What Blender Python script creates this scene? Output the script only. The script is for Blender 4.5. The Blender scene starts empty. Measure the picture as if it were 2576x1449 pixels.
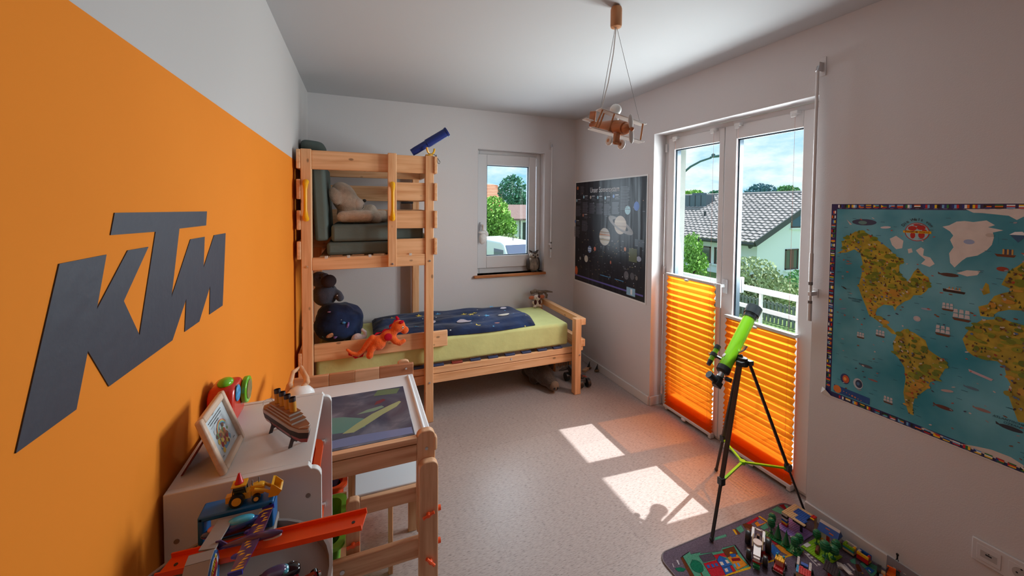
import bpy, math, random
from math import pi, sin, cos, radians as RAD
from mathutils import Vector, Matrix, Euler
random.seed(7)
S = bpy.context.scene
COL = S.collection
# ------------------------------------------------------------------ camera
cam = bpy.data.cameras.new('camera'); camo = bpy.data.objects.new('camera', cam); COL.objects.link(camo)
YAW, PITCH, ROLL = .3795, -.0315, .0084
fw = Vector((sin(YAW)*cos(PITCH), cos(YAW)*cos(PITCH), sin(PITCH)))
rt = Vector((cos(YAW), -sin(YAW), 0)); up = rt.cross(fw)
r2 = cos(ROLL)*rt + sin(ROLL)*up; u2 = -sin(ROLL)*rt + cos(ROLL)*up
camo.matrix_world = Matrix(((r2.x, u2.x, -fw.x, 0), (r2.y, u2.y, -fw.y, 0), (r2.z, u2.z, -fw.z, 1.53), (0, 0, 0, 1)))
cam.sensor_fit = 'HORIZONTAL'; cam.sensor_width = 36; cam.lens = 36*969.0/2576
cam.shift_y = -(724.5-549.7)/2576; cam.clip_start = .02; cam.clip_end = 500
S.camera = camo
# ------------------------------------------------------------------ exposure
S.view_settings.view_transform = 'Standard'; S.view_settings.look = 'None'
S.view_settings.gamma = 1; S.view_settings.use_curve_mapping = False; S.view_settings.exposure = 0.0
# ------------------------------------------------------------------ sky
W = bpy.data.worlds.new('sky'); S.world = W; W.use_nodes = True
nt = W.node_tree; nt.nodes.clear()
def nod(t, typ, **k):
    n = t.nodes.new(typ)
    for a, v in k.items():
        if a.startswith('i_'): n.inputs[a[2:].replace('_', ' ')].default_value = v
        else: setattr(n, a, v)
    return n
wo = nod(nt, 'ShaderNodeOutputWorld'); bg = nod(nt, 'ShaderNodeBackground'); bg.inputs['Strength'].default_value = 1.12
tc = nod(nt, 'ShaderNodeTexCoord'); mp = nod(nt, 'ShaderNodeMapping'); mp.inputs['Scale'].default_value = (3.2, 3.2, 9)
ns = nod(nt, 'ShaderNodeTexNoise'); ns.inputs['Scale'].default_value = 1.5; ns.inputs['Detail'].default_value = 8; ns.inputs['Roughness'].default_value = .6
cr = nod(nt, 'ShaderNodeValToRGB'); cr.color_ramp.elements[0].position = .40; cr.color_ramp.elements[0].color = (.30, .68, .95, 1)
cr.color_ramp.elements[1].position = .60; cr.color_ramp.elements[1].color = (.92, 1.03, 1.08, 1)
nt.links.new(tc.outputs['Generated'], mp.inputs['Vector']); nt.links.new(mp.outputs['Vector'], ns.inputs['Vector'])
nt.links.new(ns.outputs['Fac'], cr.inputs['Fac']); nt.links.new(cr.outputs['Color'], bg.inputs['Color']); nt.links.new(bg.outputs[0], wo.inputs['Surface'])
# ------------------------------------------------------------------ sun and added fill lamps
def lamp(name, kind, energy, col, M, **k):
    d = bpy.data.lights.new(name, kind); d.energy = energy; d.color = col
    for a, v in k.items(): setattr(d, a, v)
    o = bpy.data.objects.new(name, d); COL.objects.link(o); o.matrix_world = M
    return o
def look(loc, d):
    q = Vector(d).to_track_quat('-Z', 'Y'); return Matrix.Translation(loc) @ q.to_matrix().to_4x4()
lamp('sun', 'SUN', 8.0, (1, .98, .96), look((8, 2, 10), (-.602, .045, -1)), angle=.009)
# area lamps added outside the balcony door and small window to boost skylight
lamp('fill_lamp_door', 'AREA', 66, (.93, .975, 1.0), look((2.37, 1.78, 1.48), (-1, 0, -.2)), shape='RECTANGLE', size=.88, size_y=.92)
lamp('fill_lamp_window', 'AREA', 22, (.82, .92, 1.03), look((1.39, 3.98, 1.5), (0, -1, -.1)), shape='RECTANGLE', size=.68, size_y=1.1)
# ------------------------------------------------------------------ materials
MATS = {}
def s2l(*c):
    if len(c) == 1: c = c[0]
    return tuple(((v/255)/12.92 if v <= 10 else ((v/255+.055)/1.055)**2.4) for v in c)
def mat(name, col=(.8, .8, .8), rough=.5, metal=0., spec=.5, vary=0, vscale=8, bump=0, bscale=60, attr=False, coat=0, sheen=0, stretch=(1, 1, 1), emit=None, trans=0, alpha=None):
    if name in MATS: return MATS[name]
    m = bpy.data.materials.new(name); m.use_nodes = True; t = m.node_tree; b = t.nodes['Principled BSDF']
    b.inputs['Base Color'].default_value = (*col, 1); b.inputs['Roughness'].default_value = rough; b.inputs['Metallic'].default_value = metal
    b.inputs['Specular IOR Level'].default_value = spec
    if coat: b.inputs['Coat Weight'].default_value = coat
    if sheen: b.inputs['Sheen Weight'].default_value = sheen
    if trans: b.inputs['Transmission Weight'].default_value = trans
    src = None
    if attr:
        a = nod(t, 'ShaderNodeAttribute', attribute_name='Col'); src = a.outputs['Color']; t.links.new(src, b.inputs['Base Color'])
    if vary or bump:
        c = nod(t, 'ShaderNodeTexCoord'); mpn = nod(t, 'ShaderNodeMapping'); mpn.inputs['Scale'].default_value = stretch
        t.links.new(c.outputs['Object'], mpn.inputs['Vector'])
    if vary:
        n = nod(t, 'ShaderNodeTexNoise'); n.inputs['Scale'].default_value = vscale; n.inputs['Detail'].default_value = 5
        t.links.new(mpn.outputs[0], n.inputs['Vector'])
        mr = nod(t, 'ShaderNodeMapRange'); mr.inputs[1].default_value = .3; mr.inputs[2].default_value = .7; mr.inputs[3].default_value = 1-vary; mr.inputs[4].default_value = 1+vary
        t.links.new(n.outputs['Fac'], mr.inputs[0])
        mx = nod(t, 'ShaderNodeVectorMath', operation='SCALE')
        if src: t.links.new(src, mx.inputs[0])
        else: mx.inputs[0].default_value = col
        t.links.new(mr.outputs[0], mx.inputs['Scale']); t.links.new(mx.outputs[0], b.inputs['Base Color'])
    if bump:
        n2 = nod(t, 'ShaderNodeTexNoise'); n2.inputs['Scale'].default_value = bscale; n2.inputs['Detail'].default_value = 4
        t.links.new(mpn.outputs[0], n2.inputs['Vector'])
        bp = nod(t, 'ShaderNodeBump'); bp.inputs['Strength'].default_value = bump; bp.inputs['Distance'].default_value = .01
        t.links.new(n2.outputs['Fac'], bp.inputs['Height']); t.links.new(bp.outputs[0], b.inputs['Normal'])
    if emit: b.inputs['Emission Color'].default_value = (*emit[0], 1); b.inputs['Emission Strength'].default_value = emit[1]
    MATS[name] = m; return m
def wood(name, axis, a, b, knots=True, rough=.45, gs=1.0):
    if name in MATS: return MATS[name]
    m = bpy.data.materials.new(name); m.use_nodes = True; t = m.node_tree; p = t.nodes['Principled BSDF']
    p.inputs['Roughness'].default_value = rough; p.inputs['Specular IOR Level'].default_value = .35
    c = nod(t, 'ShaderNodeTexCoord'); mp_ = nod(t, 'ShaderNodeMapping')
    sc = [26*gs]*3; sc[axis] = 1.6*gs; mp_.inputs['Scale'].default_value = sc
    t.links.new(c.outputs['Object'], mp_.inputs['Vector'])
    n = nod(t, 'ShaderNodeTexNoise'); n.inputs['Scale'].default_value = 1.6; n.inputs['Detail'].default_value = 4; n.inputs['Distortion'].default_value = .6
    t.links.new(mp_.outputs[0], n.inputs['Vector'])
    r = nod(t, 'ShaderNodeValToRGB'); r.color_ramp.elements[0].position = .3; r.color_ramp.elements[0].color = (*b, 1); r.color_ramp.elements[1].position = .62; r.color_ramp.elements[1].color = (*a, 1)
    t.links.new(n.outputs['Fac'], r.inputs['Fac']); out = r.outputs['Color']
    if knots:
        m2 = nod(t, 'ShaderNodeMapping'); s2 = [13.]*3; s2[axis] = 7; m2.inputs['Scale'].default_value = s2
        t.links.new(c.outputs['Object'], m2.inputs['Vector'])
        v = nod(t, 'ShaderNodeTexVoronoi'); v.inputs['Scale'].default_value = 1; t.links.new(m2.outputs[0], v.inputs['Vector'])
        r2_ = nod(t, 'ShaderNodeValToRGB'); r2_.color_ramp.elements[0].position = .07; r2_.color_ramp.elements[0].color = (.28, .28, .28, 1); r2_.color_ramp.elements[1].position = .13; r2_.color_ramp.elements[1].color = (1, 1, 1, 1)
        t.links.new(v.outputs['Distance'], r2_.inputs['Fac'])
        mx = nod(t, 'ShaderNodeMix', data_type='RGBA', blend_type='MULTIPLY'); mx.inputs[0].default_value = .8
        t.links.new(out, mx.inputs[6]); t.links.new(r2_.outputs['Color'], mx.inputs[7]); out = mx.outputs[2]
    t.links.new(out, p.inputs['Base Color'])
    MATS[name] = m; return m
def transmit(name, tint, gloss=.08, rough=0.0):
    """window glass: lets light straight through and mirrors a little"""
    if name in MATS: return MATS[name]
    m = bpy.data.materials.new(name); m.use_nodes = True; t = m.node_tree; t.nodes.clear()
    o = nod(t, 'ShaderNodeOutputMaterial'); a = nod(t, 'ShaderNodeBsdfTransparent'); a.inputs[0].default_value = (*tint, 1)
    g = nod(t, 'ShaderNodeBsdfGlossy'); g.inputs['Roughness'].default_value = rough
    x = nod(t, 'ShaderNodeMixShader'); f = nod(t, 'ShaderNodeLayerWeight'); f.inputs[0].default_value = .5
    p5 = nod(t, 'ShaderNodeMath', operation='POWER'); p5.inputs[1].default_value = 5; ma = nod(t, 'ShaderNodeMath', operation='MULTIPLY_ADD'); ma.inputs[1].default_value = .4; ma.inputs[2].default_value = .003
    t.links.new(f.outputs['Facing'], p5.inputs[0]); t.links.new(p5.outputs[0], ma.inputs[0]); t.links.new(ma.outputs[0], x.inputs[0]); t.links.new(a.outputs[0], x.inputs[1]); t.links.new(g.outputs[0], x.inputs[2]); t.links.new(x.outputs[0], o.inputs[0])
    MATS[name] = m; return m
def translucent(name, col, tcol, f=.6, direct=.28):
    if name in MATS: return MATS[name]
    m = bpy.data.materials.new(name); m.use_nodes = True; t = m.node_tree; t.nodes.clear()
    o = nod(t, 'ShaderNodeOutputMaterial'); a = nod(t, 'ShaderNodeBsdfDiffuse'); a.inputs[0].default_value = (*col, 1)
    g = nod(t, 'ShaderNodeBsdfTranslucent'); g.inputs[0].default_value = (*tcol, 1)
    x = nod(t, 'ShaderNodeMixShader'); x.inputs[0].default_value = f; y = nod(t, 'ShaderNodeMixShader'); y.inputs[0].default_value = direct
    s = nod(t, 'ShaderNodeBsdfTransparent'); s.inputs[0].default_value = (*tcol, 1)
    t.links.new(a.outputs[0], x.inputs[1]); t.links.new(g.outputs[0], x.inputs[2]); t.links.new(x.outputs[0], y.inputs[1]); t.links.new(s.outputs[0], y.inputs[2]); t.links.new(y.outputs[0], o.inputs[0])
    MATS[name] = m; return m
# ------------------------------------------------------------------ mesh builder
FR = {}
class MB:
    def __init__(s, M=None):
        s.v = []; s.f = []; s.c = []; s.k = []; s.col = None; s.ms = 0; s.M = M or Matrix.Identity(4)
    def add(s, vs, fs):
        b = len(s.v); s.v += [s.M @ Vector(p) for p in vs]
        for f in fs: s.f.append([b+i for i in f]); s.c.append(s.col); s.k.append(s.ms)
        return s
    def bb(s, x0, x1, y0, y1, z0, z1):
        return s.add([(x, y, z) for z in (z0, z1) for y in (y0, y1) for x in (x0, x1)], [(0, 2, 3, 1), (4, 5, 7, 6), (0, 1, 5, 4), (2, 6, 7, 3), (0, 4, 6, 2), (1, 3, 7, 5)])
    def box(s, c, d, R=None):
        h = [v/2 for v in d]; R = R or Matrix.Identity(3); c = Vector(c)
        vs = [c + R @ Vector((x*h[0], y*h[1], z*h[2])) for z in (-1, 1) for y in (-1, 1) for x in (-1, 1)]
        return s.add(vs, [(0, 2, 3, 1), (4, 5, 7, 6), (0, 1, 5, 4), (2, 6, 7, 3), (0, 4, 6, 2), (1, 3, 7, 5)])
    def bar(s, p0, p1, w, h, upv=(0, 0, 1)):
        p0 = Vector(p0); p1 = Vector(p1); d = (p1-p0); L = d.length; d.normalize(); u = Vector(upv)
        sd = d.cross(u)
        if sd.length < 1e-4: sd = d.cross(Vector((1, 0, 0)))
        sd.normalize(); u = sd.cross(d)
        R = Matrix((d, sd, u)).transposed()
        return s.box((p0+p1)/2, (L, w, h), R)
    def tube(s, pts, r, n=10, cap=True):
        pts = [Vector(p) for p in pts]; m = len(pts); rs = r if isinstance(r, (list, tuple)) else [r]*m
        vs = []; prev = None
        for i, p in enumerate(pts):
            d = (pts[min(i+1, m-1)]-pts[max(i-1, 0)]).normalized()
            if prev is None:
                a = Vector((0, 0, 1)) if abs(d.z) < .9 else Vector((1, 0, 0))
                x = d.cross(a).normalized()
            else: x = (prev - d*prev.dot(d)).normalized()
            prev = x; y = d.cross(x)
            for k in range(n): a = 2*pi*k/n; vs.append(p + (x*cos(a)+y*sin(a))*rs[i])
        fs = [(i*n+k, i*n+(k+1) % n, (i+1)*n+(k+1) % n, (i+1)*n+k) for i in range(m-1) for k in range(n)]
        if cap: fs += [tuple(range(n))[::-1], tuple(range((m-1)*n, m*n))]
        return s.add(vs, fs)
    def cyl(s, p0, p1, r0, r1=None, n=20): return s.tube([p0, p1], [r0, r0 if r1 is None else r1], n)
    def lathe(s, prof, n=24, M=None):
        M = M or Matrix.Identity(4); m = len(prof)
        vs = [M @ Vector((r*cos(2*pi*k/n), r*sin(2*pi*k/n), z)) for r, z in prof for k in range(n)]
        fs = [(i*n+k, i*n+(k+1) % n, (i+1)*n+(k+1) % n, (i+1)*n+k) for i in range(m-1) for k in range(n)]
        return s.add(vs, fs + [tuple(range(n))[::-1], tuple(range((m-1)*n, m*n))])
    def sph(s, c, r, R=None, n=16, m=10):
        if not isinstance(r, (tuple, list)): r = (r, r, r)
        c = Vector(c); R = R or Matrix.Identity(3); vs = [c + R @ Vector((0, 0, -r[2]))]
        for i in range(1, m):
            a = -pi/2 + pi*i/m
            for k in range(n): b = 2*pi*k/n; vs.append(c + R @ Vector((r[0]*cos(a)*cos(b), r[1]*cos(a)*sin(b), r[2]*sin(a))))
        vs.append(c + R @ Vector((0, 0, r[2]))); e = len(vs)-1
        fs = [(0, 1+(k+1) % n, 1+k) for k in range(n)]
        fs += [(1+i*n+k, 1+i*n+(k+1) % n, 1+(i+1)*n+(k+1) % n, 1+(i+1)*n+k) for i in range(m-2) for k in range(n)]
        fs += [(e, 1+(m-2)*n+k, 1+(m-2)*n+(k+1) % n) for k in range(n)]
        return s.add(vs, fs)
    def prism(s, poly, z0, z1, M=None):
        M = M or Matrix.Identity(4); n = len(poly)
        vs = [M @ Vector((x, y, z)) for z in (z0, z1) for x, y in poly]
        return s.add(vs, [tuple(range(n))[::-1], tuple(range(n, 2*n))] + [(i, (i+1) % n, n+(i+1) % n, n+i) for i in range(n)])
    def poly(s, pts): return s.add(pts, [tuple(range(len(pts)))])
    def grid(s, nu, nv, fn):
        vs = [fn(i/nu, j/nv) for j in range(nv+1) for i in range(nu+1)]
        return s.add(vs, [(j*(nu+1)+i, j*(nu+1)+i+1, (j+1)*(nu+1)+i+1, (j+1)*(nu+1)+i) for j in range(nv) for i in range(nu)])
    def build(s, name, mats, parent=None, local=False, bevel=0, smooth=40, kind=None, seg=2, fix=False, sub=0, remesh=0, solid=0):
        me = bpy.data.meshes.new(name); fr = FR.get(parent.name) if parent else None
        vs = s.v
        if fr is not None and not local: iv = fr.inverted(); vs = [iv @ p for p in vs]
        me.from_pydata([tuple(p) for p in vs], [], s.f)
        if not isinstance(mats, (list, tuple)): mats = [mats]
        for m in mats: me.materials.append(m)
        if len(mats) > 1: me.polygons.foreach_set('material_index', s.k)
        if any(c is not None for c in s.c):
            at = me.color_attributes.new('Col', 'FLOAT_COLOR', 'CORNER'); dat = []
            for p, c in zip(me.polygons, s.c): dat += [*(c or (.8, .8, .8)), 1]*p.loop_total
            at.data.foreach_set('color', dat)
        if fix:
            import bmesh; bm = bmesh.new(); bm.from_mesh(me); bmesh.ops.recalc_face_normals(bm, faces=bm.faces); bm.to_mesh(me); bm.free()
        if smooth:
            me.polygons.foreach_set('use_smooth', [True]*len(me.polygons)); me.set_sharp_from_angle(angle=RAD(smooth))
        o = bpy.data.objects.new(name, me); COL.objects.link(o)
        if parent: o.parent = parent; FR[o.name] = fr if fr is not None else Matrix.Identity(4)
        if kind: o['kind'] = kind
        if remesh:
            r = o.modifiers.new('m', 'REMESH'); r.mode = 'VOXEL'; r.voxel_size = remesh; r.use_smooth_shade = True
            q = o.modifiers.new('s', 'SMOOTH'); q.factor = .5; q.iterations = 6
        if sub: q = o.modifiers.new('u', 'SUBSURF'); q.levels = sub; q.render_levels = sub
        if solid: q = o.modifiers.new('t', 'SOLIDIFY'); q.thickness = solid; q.offset = 0
        if bevel:
            q = o.modifiers.new('b', 'BEVEL'); q.width = bevel; q.segments = seg; q.limit_method = 'ANGLE'; q.angle_limit = RAD(40); q.harden_normals = False
        return o
def tag(o, label, cat, group=None, kind=None):
    o['label'] = label; o['category'] = cat
    if group: o['group'] = group
    if kind: o['kind'] = kind
    return o
def thing(name, label, cat, loc=(0, 0, 0), R=None, group=None):
    o = bpy.data.objects.new(name, None); COL.objects.link(o); o.empty_display_size = .05
    M = Matrix.Translation(loc) @ (R.to_4x4() if R is not None else Matrix.Identity(4)); o.matrix_world = M; FR[o.name] = M
    return tag(o, label, cat, group)
def struct(o, label=None):
    o['kind'] = 'structure'
    if label: o['label'] = label
    return o
def copy_tree(o, parent=None, M=None):
    c = o.copy(); COL.objects.link(c)
    if parent: c.parent = parent
    if M is not None: c.matrix_world = M; FR[c.name] = M
    for ch in [q for q in bpy.data.objects if q.parent == o]: copy_tree(ch, c)
    return c
def rz(a): return Matrix.Rotation(RAD(a), 3, 'Z')
def rx(a): return Matrix.Rotation(RAD(a), 3, 'X')
def ry(a): return Matrix.Rotation(RAD(a), 3, 'Y')
def text(name, body, size, M, m, parent, depth=.0006, align='CENTER', sx=1.0, shear=0):
    cu = bpy.data.curves.new(name, 'FONT'); cu.body = body; cu.size = size; cu.align_x = align; cu.align_y = 'CENTER'; cu.extrude = depth; cu.shear = shear; cu.resolution_u = 3
    to = bpy.data.objects.new(name, cu); me = bpy.data.meshes.new_from_object(to); bpy.data.objects.remove(to)
    fr = FR[parent.name]; T = fr.inverted() @ M @ Matrix.Diagonal((sx, 1, 1, 1)); me.transform(T); me.materials.clear(); me.materials.append(m)
    o = bpy.data.objects.new(name, me); COL.objects.link(o); o.parent = parent; FR[o.name] = fr; return o
# common materials
WHITE = mat('white_wall_paint', (.66, .635, .64), .9, spec=.2, bump=.08, bscale=220)
CEIL = mat('ceiling_paint', (.55, .555, .57), .9, spec=.2)
TRIM = mat('white_lacquer', (.66, .645, .64), .35)
PVC = mat('white_plastic_frame', (.66, .645, .65), .5)
STEEL = mat('zinc_steel', (.6, .6, .62), .3, 1)
CHROME = mat('chrome', (.75, .75, .77), .15, 1)
BLACKP = mat('black_plastic', (.02, .02, .022), .4)
PAINT = mat('coloured_plastic', (.5, .5, .5), .35, attr=True)
PRINT = mat('matte_print', (.5, .5, .5), .6, attr=True, spec=.3)
FELT = mat('coloured_plush', (.5, .5, .5), .95, attr=True, spec=.1, sheen=.3, bump=.5, bscale=260)
PINE = [wood('pine_'+n, i, s2l(234, 184, 138), s2l(212, 152, 104)) for i, n in enumerate('xyz')]
BEECH = [wood('beech_'+n, i, s2l(222, 176, 138), s2l(192, 138, 100), knots=False) for i, n in enumerate('xyz')]
# ================================================================== the room
XL, XR, YB, YF, ZC = -.374, 2.085, 3.48, -1.7, 2.425
def floor_mat():
    m = bpy.data.materials.new('cork_floor'); m.use_nodes = True; t = m.node_tree; p = t.nodes['Principled BSDF']
    c = nod(t, 'ShaderNodeTexCoord'); a = nod(t, 'ShaderNodeMapping'); a.inputs['Scale'].default_value = (30, 190, 1)
    t.links.new(c.outputs['Object'], a.inputs['Vector'])
    n = nod(t, 'ShaderNodeTexNoise'); n.inputs['Scale'].default_value = 1.6; n.inputs['Detail'].default_value = 3; n.inputs['Roughness'].default_value = .6
    t.links.new(a.outputs[0], n.inputs['Vector'])
    r = nod(t, 'ShaderNodeValToRGB'); e = r.color_ramp.elements
    e[0].position = .345; e[0].color = (.20, .165, .155, 1); e[1].position = .42; e[1].color = (.365, .30, .28, 1)
    k = e.new(.62); k.color = (.44, .365, .345, 1); k = e.new(.385); k.color = (.28, .225, .205, 1)
    t.links.new(n.outputs['Fac'], r.inputs['Fac'])
    b = nod(t, 'ShaderNodeTexBrick'); b.offset = .5; b.inputs['Scale'].default_value = 1; b.inputs['Brick Width'].default_value = 1.2; b.inputs['Row Height'].default_value = .19; b.inputs['Mortar Size'].default_value = .0012
    b.inputs['Color1'].default_value = (1, 1, 1, 1); b.inputs['Color2'].default_value = (.93, .93, .93, 1); b.inputs['Mortar'].default_value = (.82, .8, .8, 1)
    t.links.new(c.outputs['Object'], b.inputs['Vector'])
    x = nod(t, 'ShaderNodeMix', data_type='RGBA', blend_type='MULTIPLY'); x.inputs[0].default_value = 1
    t.links.new(r.outputs['Color'], x.inputs[6]); t.links.new(b.outputs['Color'], x.inputs[7]); t.links.new(x.outputs[2], p.inputs['Base Color'])
    p.inputs['Roughness'].default_value = .36; p.inputs['Specular IOR Level'].default_value = .5
    return m
struct(MB().bb(XL-.1, 2.20, YF-.1, YB+.1, -.12, 0).build('floor', floor_mat(), smooth=0), 'pinkish grey cork floor with dark flecks')
struct(MB().bb(XL-.1, 2.45, YF-.1, YB+.4, ZC, ZC+.15).build('ceiling', CEIL, smooth=0), 'plain white ceiling')
def orange_wall():
    m = bpy.data.materials.new('orange_and_white_wall_paint'); m.use_nodes = True; t = m.node_tree; p = t.nodes['Principled BSDF']; p.inputs['Roughness'].default_value = .85; p.inputs['Specular IOR Level'].default_value = .2
    c = nod(t, 'ShaderNodeTexCoord'); s = nod(t, 'ShaderNodeSeparateXYZ'); t.links.new(c.outputs['Object'], s.inputs[0])
    g = nod(t, 'ShaderNodeMath', operation='GREATER_THAN'); g.inputs[1].default_value = 1.812; t.links.new(s.outputs['Z'], g.inputs[0])
    n = nod(t, 'ShaderNodeTexNoise'); n.inputs['Scale'].default_value = 3
    r = nod(t, 'ShaderNodeValToRGB'); r.color_ramp.elements[0].color = (.80, .235, .020, 1); r.color_ramp.elements[1].color = (.86, .262, .024, 1); t.links.new(c.outputs['Object'], n.inputs['Vector']); t.links.new(n.outputs['Fac'], r.inputs['Fac'])
    x = nod(t, 'ShaderNodeMix', data_type='RGBA'); t.links.new(g.outputs[0], x.inputs[0]); t.links.new(r.outputs['Color'], x.inputs[6]); x.inputs[7].default_value = (.55, .525, .52, 1)
    t.links.new(x.outputs[2], p.inputs['Base Color']); return m
struct(MB().bb(XL-.15, XL, YF-.1, YB+.1, 0, ZC).build('wall_left', orange_wall(), smooth=0), 'wall painted orange with a white band below the ceiling')
# back wall with the small window opening, right wall with the balcony door opening
WX0, WX1, WZ0, WZ1 = 1.040, 1.738, .875, 2.066
b = MB(); T = YB+.40
b.bb(XL, WX0, YB, T, 0, ZC); b.bb(WX1, 2.45, YB, T, 0, ZC); b.bb(WX0, WX1, YB, T, 0, WZ0); b.bb(WX0, WX1, YB, T, WZ1, ZC)
struct(b.build('wall_back', WHITE, smooth=0), 'white wall with the small window')
DY0, DY1, DZ = 1.205, 2.330, 2.085
b = MB()
b.bb(XR, 2.20, YF, DY0, 0, ZC); b.bb(XR, 2.20, DY1, YB, 0, ZC); b.bb(XR, 2.20, DY0, DY1, DZ, ZC)
struct(b.build('wall_right', WHITE, smooth=0), 'white wall with the balcony door')
b = MB()
b.bb(2.20, 2.45, YF, DY0-.02, -.1, ZC); b.bb(2.20, 2.45, DY1+.045, YB, -.1, ZC); b.bb(2.20, 2.45, DY0-.02, DY1+.045, DZ+.02, ZC)
struct(b.build('wall_outside', mat('outside_stucco', (.62, .62, .60), .95, bump=.6, bscale=300), smooth=0), 'rough pale stucco of the outside reveal')
struct(MB().bb(XL, XR, YF-.1, YF, 0, ZC).build('wall_front', WHITE, smooth=0), 'white wall behind the viewpoint')
# baseboards
BH, BT = .068, .014
def bboard(n, *a): struct(MB().bb(*a).build(n, TRIM, bevel=.003), 'white painted baseboard')
bboard('baseboard_right', XR-BT, XR, YF, DY0-.001, 0, BH)
bboard('baseboard_right_rear', XR-BT, XR, DY1+.001, YB, 0, BH)
bboard('baseboard_reveal', XR, 2.19, DY1-BT, DY1, 0, BH)
bboard('baseboard_back', XL, XR-BT, YB-BT, YB, 0, BH)
bboard('baseboard_left', XL, XL+BT, YF, YB-BT, 0, BH)
# ------------------------------------------------------------------ balcony door
GLASS = transmit('window_glass', (.96, .985, .985)); GASK = mat('grey_gasket', (.05, .075, .10), .5)
def frame_mb(axis, p0, p1, a0, a1, z0, z1, w, wb=None, wt=None):
    """rectangular frame; axis 'x' = lies in the y/z plane between x p0..p1"""
    b = MB(); wb = wb or w; wt = wt or w
    def q(u0, u1, za, zb): b.bb(p0, p1, u0, u1, za, zb) if axis == 'x' else b.bb(u0, u1, p0, p1, za, zb)
    q(a0, a0+w, z0, z1); q(a1-w, a1, z0, z1); q(a0+w, a1-w, z0, z0+wb); q(a0+w, a1-w, z1-wt, z1); return b
door = thing('door_1', 'white two-leaf glazed balcony door', 'door', (2.2, 1.77, 0)); del door['category']; struct(door)
frame_mb('x', 2.20, 2.262, DY0, DY1, 0, DZ, .055, .03, .045).build('door_frame', PVC, door, bevel=.004)
def leaf(y0, y1, gy0, gy1):
    z0, z1 = .022, 2.050; b = MB(); x0, x1 = 2.186, 2.250; gz0, gz1 = .115, 1.962
    b.bb(x0, x1, y0, gy0, z0, z1); b.bb(x0, x1, gy1, y1, z0, z1); b.bb(x0, x1, gy0, gy1, z0, gz0); b.bb(x0, x1, gy0, gy1, gz1, z1)
    s = b.build('door_leaf', PVC, door, bevel=.004)
    g = MB(); gx0, gx1 = 2.196, 2.247; e = .009
    g.bb(gx0, gx1, gy0, gy0+.002, gz0, gz1); g.bb(gx0, gx1, gy1-.002, gy1, gz0, gz1); g.bb(gx0, gx1, gy0, gy1, gz1-.002, gz1)
    g.bb(2.205, 2.212, gy0, gy0+e, gz0, gz1); g.bb(2.205, 2.212, gy1-e, gy1, gz0, gz1); g.bb(2.205, 2.212, gy0, gy1, gz1-e, gz1)
    g.build('gasket', GASK, s, smooth=0)
    MB().bb(2.2075, 2.2095, gy0+.002, gy1-.002, gz0, gz1-.002).build('pane', GLASS, s, smooth=0)
    return s
LL = leaf(1.808, 2.288, 1.845, 2.228); RL = leaf(1.262, 1.804, 1.335, 1.722)
h = MB(); h.bb(2.170, 2.186, 1.755, 1.785, .985, 1.075); h.bb(2.135, 2.172, 1.762, 1.778, 1.025, 1.045); h.bb(2.128, 2.140, 1.762, 1.798, .895, 1.048)
h.build('door_handle', mat('satin_white_handle', (.72, .73, .75), .3, .2), door, bevel=.004)
MB().bb(2.262, 2.285, 1.72, 1.737, .99, 1.09).build('outside_handle', mat('grey_metal', (.35, .36, .38), .35, .8), door, bevel=.003)
for z in (1.98, 1.05, .12): MB().cyl((2.180, 2.302, z-.03), (2.180, 2.302, z+.03), .008).build('hinge', PVC, door)
MB().bb(2.19, 2.46, DY0, DY1, -.1, -.002).build('door_threshold', mat('grey_stone', (.42, .41, .40), .7), door)
# roller shutter guide outside the glass
MB().bb(2.30, 2.345, DY1+.008, DY1+.045, 0, DZ).build('shutter_guide', GASK, door)
# ------------------------------------------------------------------ pleated blinds
ORG = translucent('orange_pleated_fabric', (.80, .20, .012), (.95, .26, .016), .72)
def blind(y0, y1, ztop, label, n):
    t = thing('pleated_blind', label, 'blind', (2.165, (y0+y1)/2, .03), group='orange pleated blinds on the balcony door')
    MB().bb(2.150, 2.182, y0-.004, y1+.004, ztop-.012, ztop+.006).build('top_rail', TRIM, t, bevel=.002)
    MB().bb(2.148, 2.182, y0-.004, y1+.004, .022, .040).build('bottom_rail', TRIM, t, bevel=.003)
    # pleat heights: dense at the foot, wide at the top
    zs = [.040]; k = 0; tot = [(.010 if i < 10 else .010+.0085*min(1, (i-10)/14)) for i in range(2*n)]; sc = (ztop-.012-.040)/sum(tot)
    for d in tot: zs.append(zs[-1]+d*sc)
    b = MB()
    for i in range(len(zs)-1):
        xa, xb = (2.157, 2.175) if i % 2 == 0 else (2.175, 2.157)
        b.add([(xa, y0, zs[i]), (xa, y1, zs[i]), (xb, y1, zs[i+1]), (xb, y0, zs[i+1])], [(0, 1, 2, 3)])
    b.build('fabric', ORG, t, smooth=0)
    for yc in (y0+.04, y1-.05):
        MB().cyl((2.166, yc, .03), (2.166, yc, 2.03), .0007, n=5).build('cord', mat('thin_cord', (.55, .25, .2), .8), t)
        h = MB(); h.bb(2.150, 2.190, yc-.018, yc+.018, 2.033, 2.052); h.bb(2.150, 2.158, yc-.014, yc+.014, 2.018, 2.036); h.build('cord_holder', TRIM, t, bevel=.004)
        MB().box((2.172, yc+(.03 if yc > (y0+y1)/2 else -.03), .018), (.036, .022, .030)).build('rail_bracket', TRIM, t, bevel=.004)
    ym = (y0+y1)/2+.01
    for z in (ztop-.016, .020): MB().sph((2.145, ym, z), (.010, .020, .009)).build('pull_tab', TRIM, t)
blind(1.832, 2.250, 1.035, 'orange pleated blind with white rails, drawn up higher than its neighbour', 27)
blind(1.326, 1.747, .852, 'orange pleated blind with white rails, behind the green telescope', 24)
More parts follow.
